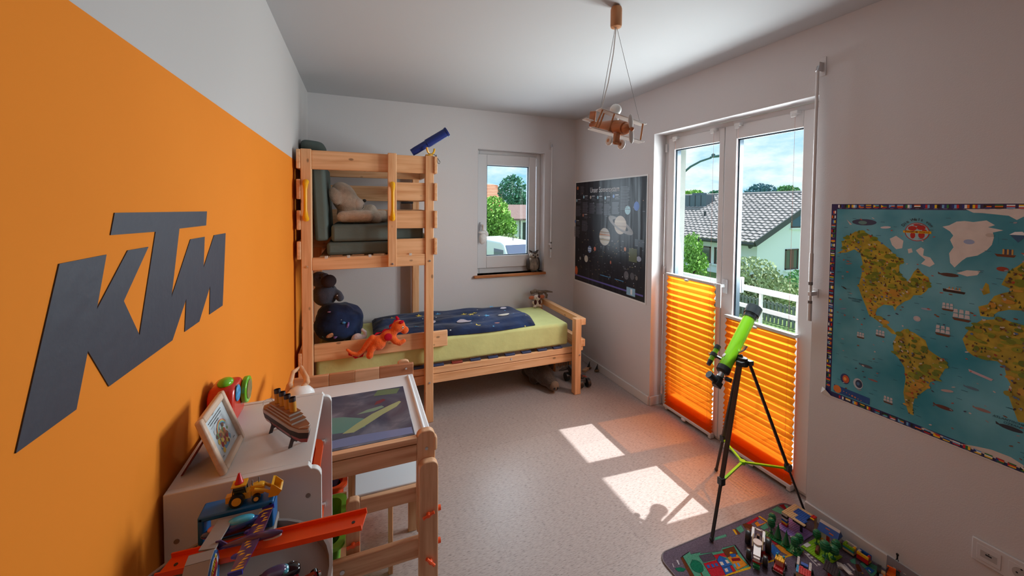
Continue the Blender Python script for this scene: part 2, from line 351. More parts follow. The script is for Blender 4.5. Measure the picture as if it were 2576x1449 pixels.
# ------------------------------------------------------------------ small window
win = thing('window_1', 'small white casement window in the back wall', 'window', (1.39, YB+.1, WZ0)); del win['category']; struct(win)
frame_mb('y', YB+.098, YB+.16, WX0, WX1, WZ0, WZ1, .045, .06, .05).build('window_frame', PVC, win, bevel=.004)
fx0, fx1, fz0, fz1 = WX0+.022, WX1-.06, WZ0+.052, WZ1-.035
gx0, gx1, gz0, gz1 = 1.155, 1.600, 1.045, 1.930
b = MB(); y0, y1 = YB+.078, YB+.14
b.bb(fx0, gx0, y0, y1, fz0, fz1); b.bb(gx1, fx1, y0, y1, fz0, fz1); b.bb(gx0, gx1, y0, y1, fz0, gz0); b.bb(gx0, gx1, y0, y1, gz1, fz1)
ca = b.build('casement', PVC, win, bevel=.004)
g = MB(); e = .009
for a in ((gx0, gx0+.002, y0+.01, y1, gz0, gz1), (gx1-.002, gx1, y0+.01, y1, gz0, gz1), (gx0, gx1, y0+.01, y1, gz1-.002, gz1), (gx0, gx1, y0+.01, y1, gz0, gz0+.002),
          (gx0, gx0+e, y0+.02, y0+.026, gz0, gz1), (gx1-e, gx1, y0+.02, y0+.026, gz0, gz1), (gx0, gx1, y0+.02, y0+.026, gz1-e, gz1), (gx0, gx1, y0+.02, y0+.026, gz0, gz0+e)): g.bb(*a)
g.build('gasket', GASK, ca, smooth=0)
MB().bb(gx0+.002, gx1-.002, y0+.022, y0+.024, gz0+.002, gz1-.002).build('pane', GLASS, ca, smooth=0)
h = MB(); h.bb(1.085, 1.115, y0-.014, y0, 1.295, 1.375); h.bb(1.093, 1.107, y0-.045, y0-.012, 1.335, 1.355); h.bb(1.088, 1.112, y0-.052, y0-.040, 1.205, 1.36)
h.build('window_handle', PVC, win, bevel=.004)
for z in (1.97, .98): MB().cyl((fx1+.006, y0-.004, z-.035), (fx1+.006, y0-.004, z+.035), .008).build('hinge', PVC, win)
struct(MB().bb(WX0-.035, WX1+.012, YB-.03, YB+.10, WZ0-.024, WZ0).build('trim_1', wood('sill_wood', 0, s2l(190, 120, 70), s2l(160, 95, 50), knots=False), bevel=.004), 'brown wooden window sill board')
# ------------------------------------------------------------------ crank rods of the roller shutters
def crank(x, y, ztop, zbot, nx, ny, label, k=1.0):
    """nx, ny: direction out of the wall into the room"""
    t = thing('shutter_crank', label, 'crank', (x, y, zbot)); n = Vector((nx, ny, 0)); s = Vector((-ny, nx, 0)); P = lambda a, c, z: Vector((x, y, z)) + n*a + s*c
    def bx(b, a0, a1, c0, c1, z0, z1):
        A = P((a0+a1)/2, (c0+c1)/2, (z0+z1)/2); R = Matrix((n, s, Vector((0, 0, 1)))).transposed(); b.box(A, (a1-a0, c1-c0, z1-z0), R)
    b = MB(); bx(b, 0, .004, -.014, .014, ztop-.035, ztop+.055); bx(b, .004, .034, -.003, .003, ztop-.015, ztop+.03); b.build('wall_bracket', PVC, t, bevel=.002)
    b = MB(); b.cyl(P(.032, 0, ztop+.008), P(.042, 0, ztop-.018), .009, n=12); b.build('swivel_joint', STEEL, t)
    b = MB(); zj = zbot+.17*k; b.cyl(P(.042, 0, ztop-.016), P(.042, 0, zj+.16), .0065, n=12); b.build('rod', PVC, t)
    b = MB(); b.cyl(P(.042, 0, zj+.16), P(.042, 0, zj+.02), .0085, n=12); b.build('grip', PVC, t)
    b = MB(); b.cyl(P(.042, 0, zj+.02), P(.042, 0, zbot+.085), .006, n=12); b.build('lower_rod', PVC, t)
    b = MB(); b.cyl(P(.042, 0, zbot+.085), P(.042, 0, zbot), .0088, n=12); b.build('handle_grip', PVC, t)
    for z in (zj+.012, zbot+.09):
        b = MB(); bx(b, .036, .048, -.0065, .0065, z-.008, z+.008); b.build('knuckle', mat('dark_hinge', (.12, .11, .11), .5), t)
    b = MB(); bx(b, 0, .004, -.012, .012, zbot+.11, zbot+.155); bx(b, .004, .050, -.008, .008, zbot+.122, zbot+.142); b.build('clip', PVC, t, bevel=.002)
crank(XR, 1.192, 2.205, .985, -1, 0, 'tall white shutter crank rod beside the balcony door')
crank(1.795, YB, 2.14, 1.02, 0, -1, 'white shutter crank rod beside the small window', k=.8)
# ================================================================== outside
GZ = -1.9
GRASS = mat('lawn', s2l(116, 136, 84), .95, vary=.25, vscale=1.5, spec=.1); ASPH = mat('street', (.25, .25, .25), .9)
struct(MB().bb(2.9, 60, -20, 60, GZ-.3, GZ).build('ground_lawn', GRASS, smooth=0), 'bright green lawn')
struct(MB().bb(-25, 2.9, 4.3, 60, GZ-1.3, GZ-1.0).build('ground_street', ASPH, smooth=0), 'grey street')
HW = mat('neighbour_render', (.88, .93, .97), .9, spec=.2)
struct(MB().bb(2.45, 2.81, -.9, 4.2, 2.55, 2.70).build('ceiling_eave', HW, smooth=0), 'white eave over the balcony')
struct(MB().bb(2.46, 3.2, -.9, 4.2, -.30, -.12).build('floor_balcony', mat('balcony_slab', (.45, .44, .43), .85), smooth=0), 'grey balcony slab')
rl = thing('balcony_railing', 'white balcony railing with two flat rails and upright bars', 'railing', (2.97, 1.8, -.12))
WM = mat('white_painted_metal', (.72, .74, .76), .4)
MB().bb(2.945, 2.995, .3, 3.6, .855, .895).build('top_rail', WM, rl, bevel=.004)
MB().bb(2.955, 2.985, .3, 3.6, .712, .742).build('middle_rail', WM, rl, bevel=.003)
MB().bb(2.955, 2.985, .3, 3.6, 0, .03).build('bottom_rail', WM, rl, bevel=.003)
for i in range(12):
    MB().bb(2.96, 2.98, .4+i*.28, .42+i*.28, -.12, .86).build('post', WM, rl)
LEAFN = 0
def leafmat(n, c, v=.35): return mat(n, s2l(c), .8, vary=v, vscale=2.0, spec=.2)
def foliage(b, c, r, n, s, rnd, core=0):
    for i in range(n):
        while 1:
            p = Vector((rnd.uniform(-1, 1), rnd.uniform(-1, 1), rnd.uniform(-1, 1)))
            if p.length <= 1 and p.length > core: break
        p = Vector((c[0]+p.x*r[0], c[1]+p.y*r[1], c[2]+p.z*r[2]))
        a = Vector((rnd.gauss(0, 1), rnd.gauss(0, 1), rnd.gauss(0, 1))).normalized(); d = a.orthogonal().normalized(); e = a.cross(d); k = s*rnd.uniform(.6, 1.3)
        b.add([p-d*k, p+e*k*.5, p+d*k, p-e*k*.5], [(0, 1, 2, 3)])
def tree(name, label, base, blobs, leaf, lm, trunk_r, seed, group=None):
    rnd = random.Random(seed); t = thing(name, label, 'bush' if 'bush' in name else 'tree', base, group=group)
    b = MB()
    for c, r, n in blobs: foliage(b, c, r, n, leaf, rnd, .25)
    b.build('foliage', lm, t, smooth=0, kind='stuff')
    top = max(c[2] for c, r, n in blobs); b = MB(); b.tube([base, ((base[0]+blobs[0][0][0])/2, (base[1]+blobs[0][0][1])/2, (base[2]+top)/2), (blobs[0][0][0], blobs[0][0][1], top)], [trunk_r, trunk_r*.8, trunk_r*.3], 8)
    for c, r, n in blobs: b.tube([(base[0], base[1], (base[2]+c[2])/2), c], [trunk_r*.5, trunk_r*.15], 6)
    b.build('trunk', mat('bark', s2l(90, 72, 58), .9), t)
G1 = leafmat('leaf_bright', (140, 182, 90)); G2 = leafmat('leaf_mid', (110, 156, 104)); G3 = leafmat('leaf_dark', (84, 134, 108)); G4 = leafmat('leaf_pale', (158, 170, 128)); G5 = leafmat('leaf_bluish', (84, 120, 130))
# neighbour house across the garden
hs = thing('neighbour_house', 'white neighbour house with a grey tiled gable roof and metal chimney', 'house', (20, 16, GZ))
pit = math.tan(RAD(25.445)); EX, EZ, RX = 16.8, -.06, 21.84; RZ = EZ+(RX-EX)*pit; VY0, VY1 = 12.16, 25.0
b = MB(); g = 12.64; x0, x1 = 17.6, 26.1
zt = lambda x: (EZ+(x-EX)*pit if x < RX else RZ-(x-RX)*pit) - .12
b.prism([(x0, GZ), (x1, GZ), (x1, zt(x1)), (RX, zt(RX)), (x0, zt(x0))], -24.6, -g, Matrix(((1, 0, 0, 0), (0, 0, -1, 0), (0, 1, 0, 0), (0, 0, 0, 1))))
b.build('wall', HW, hs, smooth=0, fix=True)
RM = mat('roof_tile', s2l(150, 142, 142), .8, vary=.22, vscale=6)
L = math.hypot(RX-EX, RZ-EZ); ca, sa = (RX-EX)/L, (RZ-EZ)/L
b = MB(); rows, tw = 20, .30; rl_ = L/rows
for i in range(rows):
    for j in range(int((VY1-VY0)/tw)):
        s0, s1 = i*rl_-.05, (i+1)*rl_+.02; y = VY0+j*tw; jit = random.uniform(-.012, .012)
        prof = [(0, .0), (.30, .05), (.55, .055), (.8, .01), (1, .0)]; vs = []
        for s_, hh in ((s0, .075+jit), (s1, .005)):
            for u, w in prof: h_ = hh+w; vs.append((EX+s_*ca-h_*sa, y+u*tw, EZ+s_*sa+h_*ca))
        vs += [(EX+s0*ca, y+u*tw, EZ+s0*sa) for u, w in prof]
        b.add(vs, [(k, 5+k, 6+k, k+1) for k in range(4)] + [(k, k+1, 11+k, 10+k) for k in range(4)])
b.build('roof_tiles', RM, hs, smooth=0, kind='stuff')
b = MB(); b.add([(EX, VY0, EZ), (EX, VY1, EZ), (RX, VY1, RZ), (RX, VY0, RZ), (2*RX-EX, VY0, EZ), (2*RX-EX, VY1, EZ)] + [(EX, VY0, EZ-.16), (EX, VY1, EZ-.16), (RX, VY1, RZ-.16), (RX, VY0, RZ-.16), (2*RX-EX, VY0, EZ-.16), (2*RX-EX, VY1, EZ-.16)],
                [(0, 3, 2, 1), (3, 4, 5, 2), (6, 7, 8, 9), (9, 8, 11, 10), (0, 6, 9, 3), (3, 9, 10, 4), (1, 2, 8, 7), (0, 1, 7, 6), (4, 10, 11, 5), (2, 5, 11, 8)])
DKG = mat('anthracite_trim', (.055, .06, .065), .6)
b.build('roof_deck', DKG, hs, smooth=0)
b = MB(); b.tube([(EX-.06, VY0, EZ-.06), (EX-.06, VY1, EZ-.06)], .07, 8); b.build('gutter', DKG, hs)
b = MB(); b.tube([(RX, VY0, RZ+.05), (RX, VY1, RZ+.05)], .11, 8); b.build('ridge_tiles', RM, hs)
b = MB(); b.bar((EX-.05, VY0-.03, EZ-.03), (RX, VY0-.03, RZ-.03), .06, .26); b.build('verge_board', DKG, hs)
for j in range(9):
    MB().bar((EX+.02, VY0+.3+j*1.4, EZ-.22), (EX+.85, VY0+.3+j*1.4, EZ-.22+.83*pit), .10, .12).build('rafter', DKG, hs)
CHM = mat('chimney_sheet', s2l(96, 110, 118), .5, .3)
ch = MB().bb(20.2, 20.9, 17.9, 19.6, .9, 2.35).build('chimney', CHM, hs)
for y in (18.3, 18.75, 19.2): MB().bb(20.18, 20.2, y-.02, y+.02, 1.0, 2.35).build('chimney_seam', DKG, ch)
ch2 = MB().bb(20.3, 20.8, 18.4, 19.1, 2.35, 2.5); ch2.build('chimney_cap', CHM, ch)
MB().cyl((19.0, 16.9, .9), (19.0, 16.9, 1.35), .07).build('vent_pipe', DKG, hs)
WG = mat('dark_window_glass', (.05, .08, .10), .08, spec=.8); WF = mat('brown_window_frame', s2l(92, 74, 66), .6)
def hwin(axis, p, a0, a1, z0, z1, mull=False, cur=None):
    f = MB(); e = .06
    def q(bm, u0, u1, d0, d1, za, zb): bm.bb(p-d1, p-d0, u0, u1, za, zb) if axis == 'x' else bm.bb(u0, u1, p-d1, p-d0, za, zb)
    for u in ((a0, a0+e, z0, z1), (a1-e, a1, z0, z1), (a0, a1, z0, z0+e), (a0, a1, z1-e, z1)): q(f, u[0], u[1], 0, .04, u[2], u[3])
    if mull: q(f, (a0+a1)/2-.03, (a0+a1)/2+.03, 0, .04, z0, z1)
    w = f.build('window', WF, hs, smooth=0)
    g_ = MB(); q(g_, a0+e, a1-e, .005, .012, z0+e, z1-e); g_.build('pane', WG, w, smooth=0)
    g_ = MB(); q(g_, a0-.08, a1+.08, 0, .12, z0-.08, z0); g_.build('window_sill', HW, w, smooth=0)
    if cur: g_ = MB(); q(g_, *cur[:2], .013, .018, z0+e, z1-e); g_.build('curtain', cur[2], w, smooth=0)
hwin('x', 17.6, 15.22, 15.85, -1.42, -.55); hwin('x', 17.6, 14.2, 14.98, -1.42, -.55)
hwin('y', 12.64, 19.60, 20.58, -1.50, -.48, cur=(19.95, 20.25, mat('brown_curtain', s2l(120, 88, 80), .9)))
hwin('y', 12.64, 19.98, 20.95, .58, 1.40)
# greenery and fence in front of it
tree('flowering_bush', 'loose pale flowering bush in front of the white neighbour house', (12.6, 9.2, GZ), [((12.6, 9.2, -1.0), (.9, .9, .9), 1500), ((12.9, 8.6, -1.25), (.8, .8, .6), 900), ((12.4, 9.8, -.75), (.5, .5, .5), 350), ((12.6, 9.5, -1.6), (.9, 1.2, .5), 900)], .075, G4, .06, 3)
tree('garden_bush', 'dark green rounded bush beside the flowering bush on the lawn', (15.0, 8.7, GZ), [((15.0, 8.8, -1.3), (.8, .8, .75), 1300), ((15.0, 9.5, -1.6), (.6, .6, .45), 600)], .07, G2, .06, 4)
tree('conifer_tree', 'feathery bright green conifer before the neighbour house windows', (13.2, 12.25, GZ), [((13.2, 12.3, -.9), (.55, .65, .9), 1100), ((13.2, 12.35, -.1), (.42, .42, .6), 600), ((13.1, 11.95, -.75), (.3, .45, .35), 450)], .07, G1, .07, 5)
for i, (c, r, m_, lb) in enumerate((((34, 24.2, 2.9), (1.3, 1.3, .9), G5, 'bluish wide-crowned tree rising behind the grey ridge'), ((39.1, 25.2, 3.22), (1.0, 1.1, .6), G2, 'small green tree top behind the end of the ridge'), ((34, 31.8, 2.9), (1.1, 1.2, .6), G1, 'light green tree behind the metal chimney'), ((39.1, 33.2, 3.1), (1.0, 1.0, .5), G3, 'dark green tree behind the ridge near the vent pipe'))):
    tree('distant_tree', lb, (c[0], c[1], GZ), [(c, r, 700), ((c[0], c[1]+.6, c[2]-.5), (r[0]*1.2, r[1]*1.1, r[2]), 500)], .16, m_, .15, 20+i, 'trees behind the neighbour house')
fe = thing('garden_fence', 'low garden fence of upright slats at the edge of the lawn', 'fence', (11.6, 8, GZ)); FM = mat('fence_wood', s2l(120, 125, 120), .8)
for i in range(46): MB().bb(11.58, 11.62, 5.6+i*.12, 5.66+i*.12, GZ, GZ+.62).build('slat', FM, fe)
for z in (.15, .5): MB().bb(11.62, 11.66, 5.5, 11.2, GZ+z, GZ+z+.06).build('crossbar', FM, fe)
sl = thing('street_lamp', 'curved grey street lamp arm against the clouds', 'street lamp', (9, 9.6, GZ)); SLM = mat('lamp_pole_green', s2l(70, 105, 105), .5)
MB().tube([(9, 9.75, GZ), (9, 9.6, 1.5), (9, 9.1, 2.40), (9, 8.55, 2.73), (9, 8.2, 2.85), (9, 7.85, 2.91)], [.06, .05, .035, .03, .028, .026], 10).build('pole', SLM, sl)
b = MB(); b.sph((9, 7.6, 2.93), (.06, .3, .035)); b.build('lamp_head', SLM, sl); MB().sph((9, 7.78, 2.98), (.03, .06, .04)).build('sensor', SLM, sl)
# view through the small window
vz = GZ-1.0
vn = thing('parked_van', 'white delivery van parked on the street below the small window', 'van', (8.0, 20.5, vz))
VW = mat('van_white', (.80, .82, .84), .25, coat=.5)
b = MB(); prof = [(-2.6, .35), (2.6, .35), (2.6, 1.2), (2.2, 1.35), (1.55, 2.35), (1.2, 2.48), (-2.5, 2.5), (-2.6, 2.3)]
MV = Matrix.Translation((8.05, 21.2, vz)) @ Matrix.Rotation(RAD(-82), 4, 'Z')
b.prism(prof, -.98, .98, MV @ Matrix(((1, 0, 0, 0), (0, 0, -1, 0), (0, 1, 0, 0), (0, 0, 0, 1)))); b.build('body', VW, vn, bevel=.12, seg=3, fix=True)
b = MB(MV); b.prism([(2.2, 1.40), (1.60, 2.28)][:1]+[(1.56, 2.30), (1.60, 2.32), (2.26, 1.40)], -.86, .86, Matrix(((1, 0, 0, 0), (0, 0, -1, 0), (0, 1, 0, 0), (0, 0, 0, 1)))); b.build('windscreen', mat('tinted_glass', (.10, .12, .2), .1, spec=.8), vn, fix=True)
for s_ in (-1, 1):
    MB(MV).box((1.0, s_*.985, 1.75), (1.1, .02, .6)).build('side_window', mat('tinted_glass'), vn)
    MB(MV).box((1.75, s_*1.12, 1.55), (.16, .2, .32)).build('wing_mirror', VW, vn, bevel=.03)
    for xx in (-1.7, 1.7): MB(MV).cyl((xx, s_*.98, .35), (xx, s_*.75, .35), .35).build('wheel', BLACKP, vn)
MB(MV).cyl((.9, 0, 2.48), (.9, 0, 2.72), .02).build('aerial', BLACKP, vn)
rh = thing('red_roof_house', 'house with an orange-red tiled roof behind the leafy tree', 'house', (13, 44, vz)); RR = mat('red_roof_tile', s2l(215, 140, 112), .8, vary=.1, vscale=3)
MB().bb(6, 16.2, 44, 52, vz, 1.5).build('wall', HW, rh, smooth=0)
b = MB()
for i in range(18):
    k0, k1 = i/18, (i+1)/18; b.add([(5.5, 43.5+k0*4.5, .8+k0*3.6+.08), (17.0, 43.5+k0*4.5, .8+k0*3.6+.08), (17.0-.6*k1, 43.5+k1*4.5, .8+k1*3.6), (5.5, 43.5+k1*4.5, .8+k1*3.6), (5.5, 43.5+k0*4.5, .8+k0*3.6-.1), (17, 43.5+k0*4.5, .8+k0*3.6-.1)], [(0, 1, 2, 3), (4, 5, 1, 0)])
b.build('roof_courses', RR, rh, smooth=0, kind='stuff')
b = MB(); b.add([(5.5, 48, 4.38), (16.4, 48, 4.38), (17, 52.6, .8), (5.5, 52.6, .8), (17, 43.5, .7), (5.5, 43.5, .7)], [(0, 1, 2, 3), (1, 4, 2), (3, 2, 4, 5)]); b.build('roof_back', RR, rh, smooth=0)
tree('leafy_tree', 'dense bright green tree in front of the red roof', (9.6, 27.8, vz), [((9.5, 27.8, .6), (1.45, 1.2, 1.7), 3400), ((8.9, 27.8, -.4), (1.1, 1.0, 1.3), 1500), ((10.6, 27.8, -.2), (.85, .9, 1.1), 1200)], .13, G1, .15, 31)
tree('garden_bush', 'low yellowish bush behind the white van', (9.7, 25, vz), [((9.6, 25, -1.1), (1.1, .6, .7), 1100), ((10.6, 25, -1.7), (.9, .6, .7), 700)], .09, G4, .05, 32)
tree('ash_tree', 'tall airy green tree standing beyond the red roof', (16.2, 40, vz), [((16.0, 40, 3.0), (1.7, 1.5, 2.1), 2000), ((17.3, 40, 1.5), (1.5, 1.4, 1.7), 1500)], .17, G3, .2, 33)
sh = thing('garden_shed', 'small shed with a brown tiled roof beside the leafy tree', 'shed', (13.2, 31.5, vz))
MB().bb(12.9, 15.5, 31.5, 34, vz, .45).build('wall', HW, sh, smooth=0)
b = MB(); b.add([(12.4, 31.0, .45), (16, 31.0, .45), (16, 34.4, 1.7), (12.8, 34.4, 1.7), (12.4, 31.0, .3), (16, 31, .3), (16, 34.4, 1.5), (12.8, 34.4, 1.5)], [(0, 1, 2, 3), (0, 4, 5, 1), (0, 3, 7, 4), (4, 7, 6, 5)]); b.build('roof', mat('brown_tiles', s2l(122, 96, 92), .8, vary=.2, vscale=9), sh, smooth=0)
MB().bb(13.6, 14.3, 31.46, 31.5, vz, .1).build('door', DKG, sh); MB().cyl((13.3, 31.4, vz), (13.3, 31.4, .3), .05).build('downpipe', DKG, sh)
gf = thing('picket_fence', 'grey picket fence along the street behind the van', 'fence', (9.5, 24.1, vz))
for i in range(28): MB().bb(6.6+i*.22, 6.74+i*.22, 24.1, 24.14, vz, vz+1.25).build('picket', FM, gf)
MB().bb(6.5, 12.8, 24.15, 24.2, vz+.8, vz+.9).build('crossbar', FM, gf)
struct(MB().bb(2.95, 60, 24.2, 60, vz-.2, vz+.02).build('ground_garden', GRASS, smooth=0), 'green garden lawn behind the fence')
# ================================================================== loft bed and bedding
def superq(b, c, r, R=None, e1=.6, e2=.6, n=28, m=16, wob=0, seed=0):
    from mathutils import noise
    c = Vector(c); R = R or Matrix.Identity(3); sg = lambda v, e: math.copysign(abs(v)**e, v); vs = []
    for i in range(m+1):
        a = -pi/2+pi*i/m
        for k in range(n):
            w = 2*pi*k/n; p = Vector((r[0]*sg(cos(a), e1)*sg(cos(w), e2), r[1]*sg(cos(a), e1)*sg(sin(w), e2), r[2]*sg(sin(a), e1)))
            if wob: q = p*9; p = p*(1+wob*(noise.noise(q+Vector((seed, 0, 0)))+.5*noise.noise(q*2.3)))
            vs.append(c+R @ p)
    b.add(vs, [(i*n+k, i*n+(k+1) % n, (i+1)*n+(k+1) % n, (i+1)*n+k) for i in range(m) for k in range(n)]); return b
bed = thing('bunk_bed', 'pine children bed with a raised slatted lookout bunk above its head end', 'bed', (.65, 3.08, 0))
BX, BY, BZ = PINE
Y0, Y1 = 2.690, 3.440
def bp(n, m, *a, bev=.004, p=bed): return MB().bb(*a).build(n, m, p, bevel=bev)
for x0, x1 in ((-.331, -.271), (.430, .487)):
    bp('post', BZ, x0, x1, Y0, Y0+.058, 0, 1.876); bp('post', BZ, x0, x1, Y1-.055, Y1, 0, 1.876)
bp('post', BZ, 1.628, 1.684, 2.672, 2.728, 0, .622); bp('post', BZ, 1.628, 1.684, Y1-.055, Y1, 0, .622)
bp('middle_post', BZ, .181, .237, Y0-.022, Y0+.001, 1.120, 1.876)
YF0 = Y0+.012
bp('front_board', BX, -.271, .430, YF0, YF0+.022, 1.752, 1.871)
rows = ((1.752, 1.871), (1.564, 1.687), (1.374, 1.495), (1.190, 1.303))
for z0, z1 in rows[1:]: bp('front_board', BX, .2, .430, YF0, YF0+.022, z0, z1)
for z0, z1 in rows:
    bp('back_board', BX, -.335, .49, Y1-.077, Y1-.0555, z0, z1)
    bp('end_board', BY, -.353, -.3315, Y0-.012, Y1, z0, z1)
    bp('end_board', BY, .4875, .509, Y0-.012, Y1, z0, z1)
bp('bunk_beam', BX, -.271, .430, Y0+.004, Y0+.030, 1.116, 1.196); bp('bunk_beam', BX, -.271, .430, Y1-.10, Y1-.078, 1.116, 1.196)
for i in range(5): bp('bunk_slat', BY, -.235+i*.135, -.175+i*.135, Y0+.032, Y1-.105, 1.176, 1.1955, bev=.002)
for i in range(5): bp('slat_tab', mat('pale_plastic', (.6, .55, .5), .5), -.20+i*.13, -.182+i*.13, Y0+.0035, Y0+.034, 1.188, 1.204, bev=.001)
# lower bed
bp('guard_board', BX, -.271, .600, Y0+.060, Y0+.082, .512, .626)
bp('upper_side_rail', BX, -.331, 1.684, Y0+.060, Y0+.084, .318, .366); bp('lower_side_rail', BX, -.331, 1.684, Y0+.059, Y0+.086, .250, .3145)
bp('upper_side_rail', BX, -.271, 1.628, Y1-.042, Y1-.018, .272, .384)
for i in range(13): bp('slat', BY, -.2+i*.14, -.13+i*.14, Y0+.085, Y1-.057, .366, .380, bev=.002)
CAP = mat('dark_blue_slat_cap', (.03, .045, .12), .5)
for i in range(13): bp('slat_cap', CAP if i > 7 or i % 3 else mat('red_slat_cap', (.25, .03, .02), .5), -.205+i*.14, -.125+i*.14, Y0+.064, Y0+.10, .3665, .380, bev=.003)
bp('end_rail', BY, 1.685, 1.728, Y0-.012, Y1, .565, .620); bp('end_rail', BY, 1.685, 1.730, Y0-.004, Y1, .385, .445); bp('end_rail', BY, 1.685, 1.712, Y0, Y1, .352, .3845)
bp('head_board', BY, -.353, -.3315, Y0, Y1, .30, .60)
for x, y, z in ((-.301, Y0, 1.142), (.459, Y0, 1.146), (.459, Y0, .285), (1.668, 2.672, .325), (.209, Y0-.022, 1.140), (1.10, Y0+.060, .342)):
    b = MB(); b.cyl((x, y+.001, z), (x, y-.004, z), .0085, .006, 14); b.build('bolt', STEEL, bed)
YEL = mat('yellow_plastic', s2l(240, 175, 20), .35)
for x, y in ((-.301, Y0), (.209, Y0-.022)):
    b = MB(); b.tube([(x, y-.004, 1.672), (x, y-.030, 1.655), (x, y-.036, 1.62), (x, y-.036, 1.50), (x, y-.030, 1.458), (x, y-.004, 1.44)], [.018, .016, .011, .010, .016, .018], 12); b.build('grab_handle', YEL, bed)
# cushions on the bunk
GC = mat('grey_green_cushion', s2l(98, 110, 106), .9, spec=.15, bump=.35, bscale=9, stretch=(1, 1, 1.5))
def box_cushion(name, label, c, d, R=None, m=GC, rad=.022, group=None, cat='cushion'):
    t = MB().box(c, d, R).build(name, m, bevel=rad, seg=4); return tag(t, label, cat, group)
box_cushion('seat_cushion', 'grey-green foam cushion lying directly on the bunk slats', (.118, 3.03, 1.243), (.62, .56, .085), group='grey-green foam cushions on the bunk')
box_cushion('seat_cushion', 'grey-green foam cushion under the cream teddy bear, upper of two', (.130, 3.03, 1.345), (.59, .56, .112), group='grey-green foam cushions on the bunk')
box_cushion('back_cushion', 'upright grey-green foam cushion leaning at the head end behind the teddy', (-.232, 3.04, 1.545), (.080, .56, .50), ry(-3), group='grey-green foam cushions on the bunk')
b = MB(); superq(b, (-.295, 3.12, 1.93), (.075, .20, .045), ry(6), .6, .5); tag(b.build('small_pillow', GC, smooth=180), 'small grey-green pillow lying across the top of the bunk head', 'pillow')
# mattress, duvet, pillow
LIME = mat('lime_fitted_sheet', s2l(206, 208, 142), .95, spec=.1, bump=.35, bscale=14, vary=.06)
tag(MB().bb(-.262, 1.622, Y0+.087, Y1-.082, .3815, .564).build('mattress', LIME, bevel=.022, seg=4), 'mattress with a lime green fitted sheet on the pine bed', 'mattress')
def galaxy(name, sc):
    m = bpy.data.materials.new(name); m.use_nodes = True; t = m.node_tree; p = t.nodes['Principled BSDF']; p.inputs['Roughness'].default_value = .9; p.inputs['Specular IOR Level'].default_value = .15; p.inputs['Sheen Weight'].default_value = .15
    c = nod(t, 'ShaderNodeTexCoord'); n = nod(t, 'ShaderNodeTexNoise'); n.inputs['Scale'].default_value = 5; n.inputs['Detail'].default_value = 6; t.links.new(c.outputs['Object'], n.inputs['Vector'])
    r = nod(t, 'ShaderNodeValToRGB'); r.color_ramp.elements[0].position = .35; r.color_ramp.elements[0].color = (*s2l(22, 29, 56), 1); r.color_ramp.elements[1].position = .7; r.color_ramp.elements[1].color = (*s2l(38, 60, 102), 1); t.links.new(n.outputs['Fac'], r.inputs['Fac'])
    v = nod(t, 'ShaderNodeTexVoronoi'); v.inputs['Scale'].default_value = sc; t.links.new(c.outputs['Object'], v.inputs['Vector'])
    l = nod(t, 'ShaderNodeMath', operation='LESS_THAN'); l.inputs[1].default_value = .085; t.links.new(v.outputs['Distance'], l.inputs[0])
    k = nod(t, 'ShaderNodeValToRGB'); k.color_ramp.interpolation = 'CONSTANT'; e = k.color_ramp.elements; e[0].color = (.65, .68, .7, 1); e[1].position = .45; e[1].color = (*s2l(90, 170, 215), 1); q = e.new(.7); q.color = (*s2l(225, 205, 110), 1)
    sx = nod(t, 'ShaderNodeSeparateXYZ'); t.links.new(v.outputs['Color'], sx.inputs[0]); t.links.new(sx.outputs[0], k.inputs['Fac'])
    x = nod(t, 'ShaderNodeMix', data_type='RGBA'); t.links.new(l.outputs[0], x.inputs[0]); t.links.new(r.outputs['Color'], x.inputs[6]); t.links.new(k.outputs['Color'], x.inputs[7]); t.links.new(x.outputs[2], p.inputs['Base Color'])
    n2 = nod(t, 'ShaderNodeTexNoise'); n2.inputs['Scale'].default_value = 14; t.links.new(c.outputs['Object'], n2.inputs['Vector']); bu = nod(t, 'ShaderNodeBump'); bu.inputs['Strength'].default_value = .4; bu.inputs['Distance'].default_value = .02; t.links.new(n2.outputs['Fac'], bu.inputs['Height']); t.links.new(bu.outputs[0], p.inputs['Normal'])
    return m
GAL = galaxy('galaxy_cotton', 13)
from mathutils import noise as NZ
def duv(u, v):
    x = .10+u*1.27+.03*sin(v*5)*(u > .9)-.04*(1-v)*u; y = 2.792+.02*sin(u*7)+v*(.60+.03*sin(u*4))
    e = min(u*14, (1-u)*16, v*6, (1-v)*5, 1); e = max(0, e)**.5
    h = .050*e+.014*e*NZ.noise(Vector((x*5, y*9, 0)))+.010*e*NZ.noise(Vector((x*3, y*22, 3)))+.006*e*sin(y*26+x*5)
    return (x, y, .568+max(h, .0))
b = MB(); b.grid(60, 36, duv); b.add([duv(0, 0), duv(1, 0), duv(1, 1), duv(0, 1)], [(3, 2, 1, 0)])
dv = thing('duvet', 'dark blue galaxy print duvet spread over the lime sheet', 'duvet', (.7, 3.1, .566)); b.build('cover', GAL, dv, smooth=180)
def on_duv(x, y, s, shape, col):
    u = (x-.10)/1.24; v = (y-2.80)/.60; z = duv(u, v)[2]; b = MB(); pts = []
    for p in shape: X, Y = x+p[0]*s, y+p[1]*s; pts.append((X, Y, duv((X-.10)/1.24, (Y-2.80)/.60)[2]+.006))
    b.col = col; n = len(pts); b.add(pts+[(x, y, z+.0065)], [(i, (i+1) % n, n) for i in range(n)]); b.build('star_print' if n == 10 else 'planet_print', PRINT, dv, smooth=0)
STAR = [((1 if i % 2 == 0 else .42)*cos(pi/2+i*pi/5), (1 if i % 2 == 0 else .42)*sin(pi/2+i*pi/5)) for i in range(10)]
DISC = [(cos(i*pi/8), .55*sin(i*pi/8)) for i in range(16)]
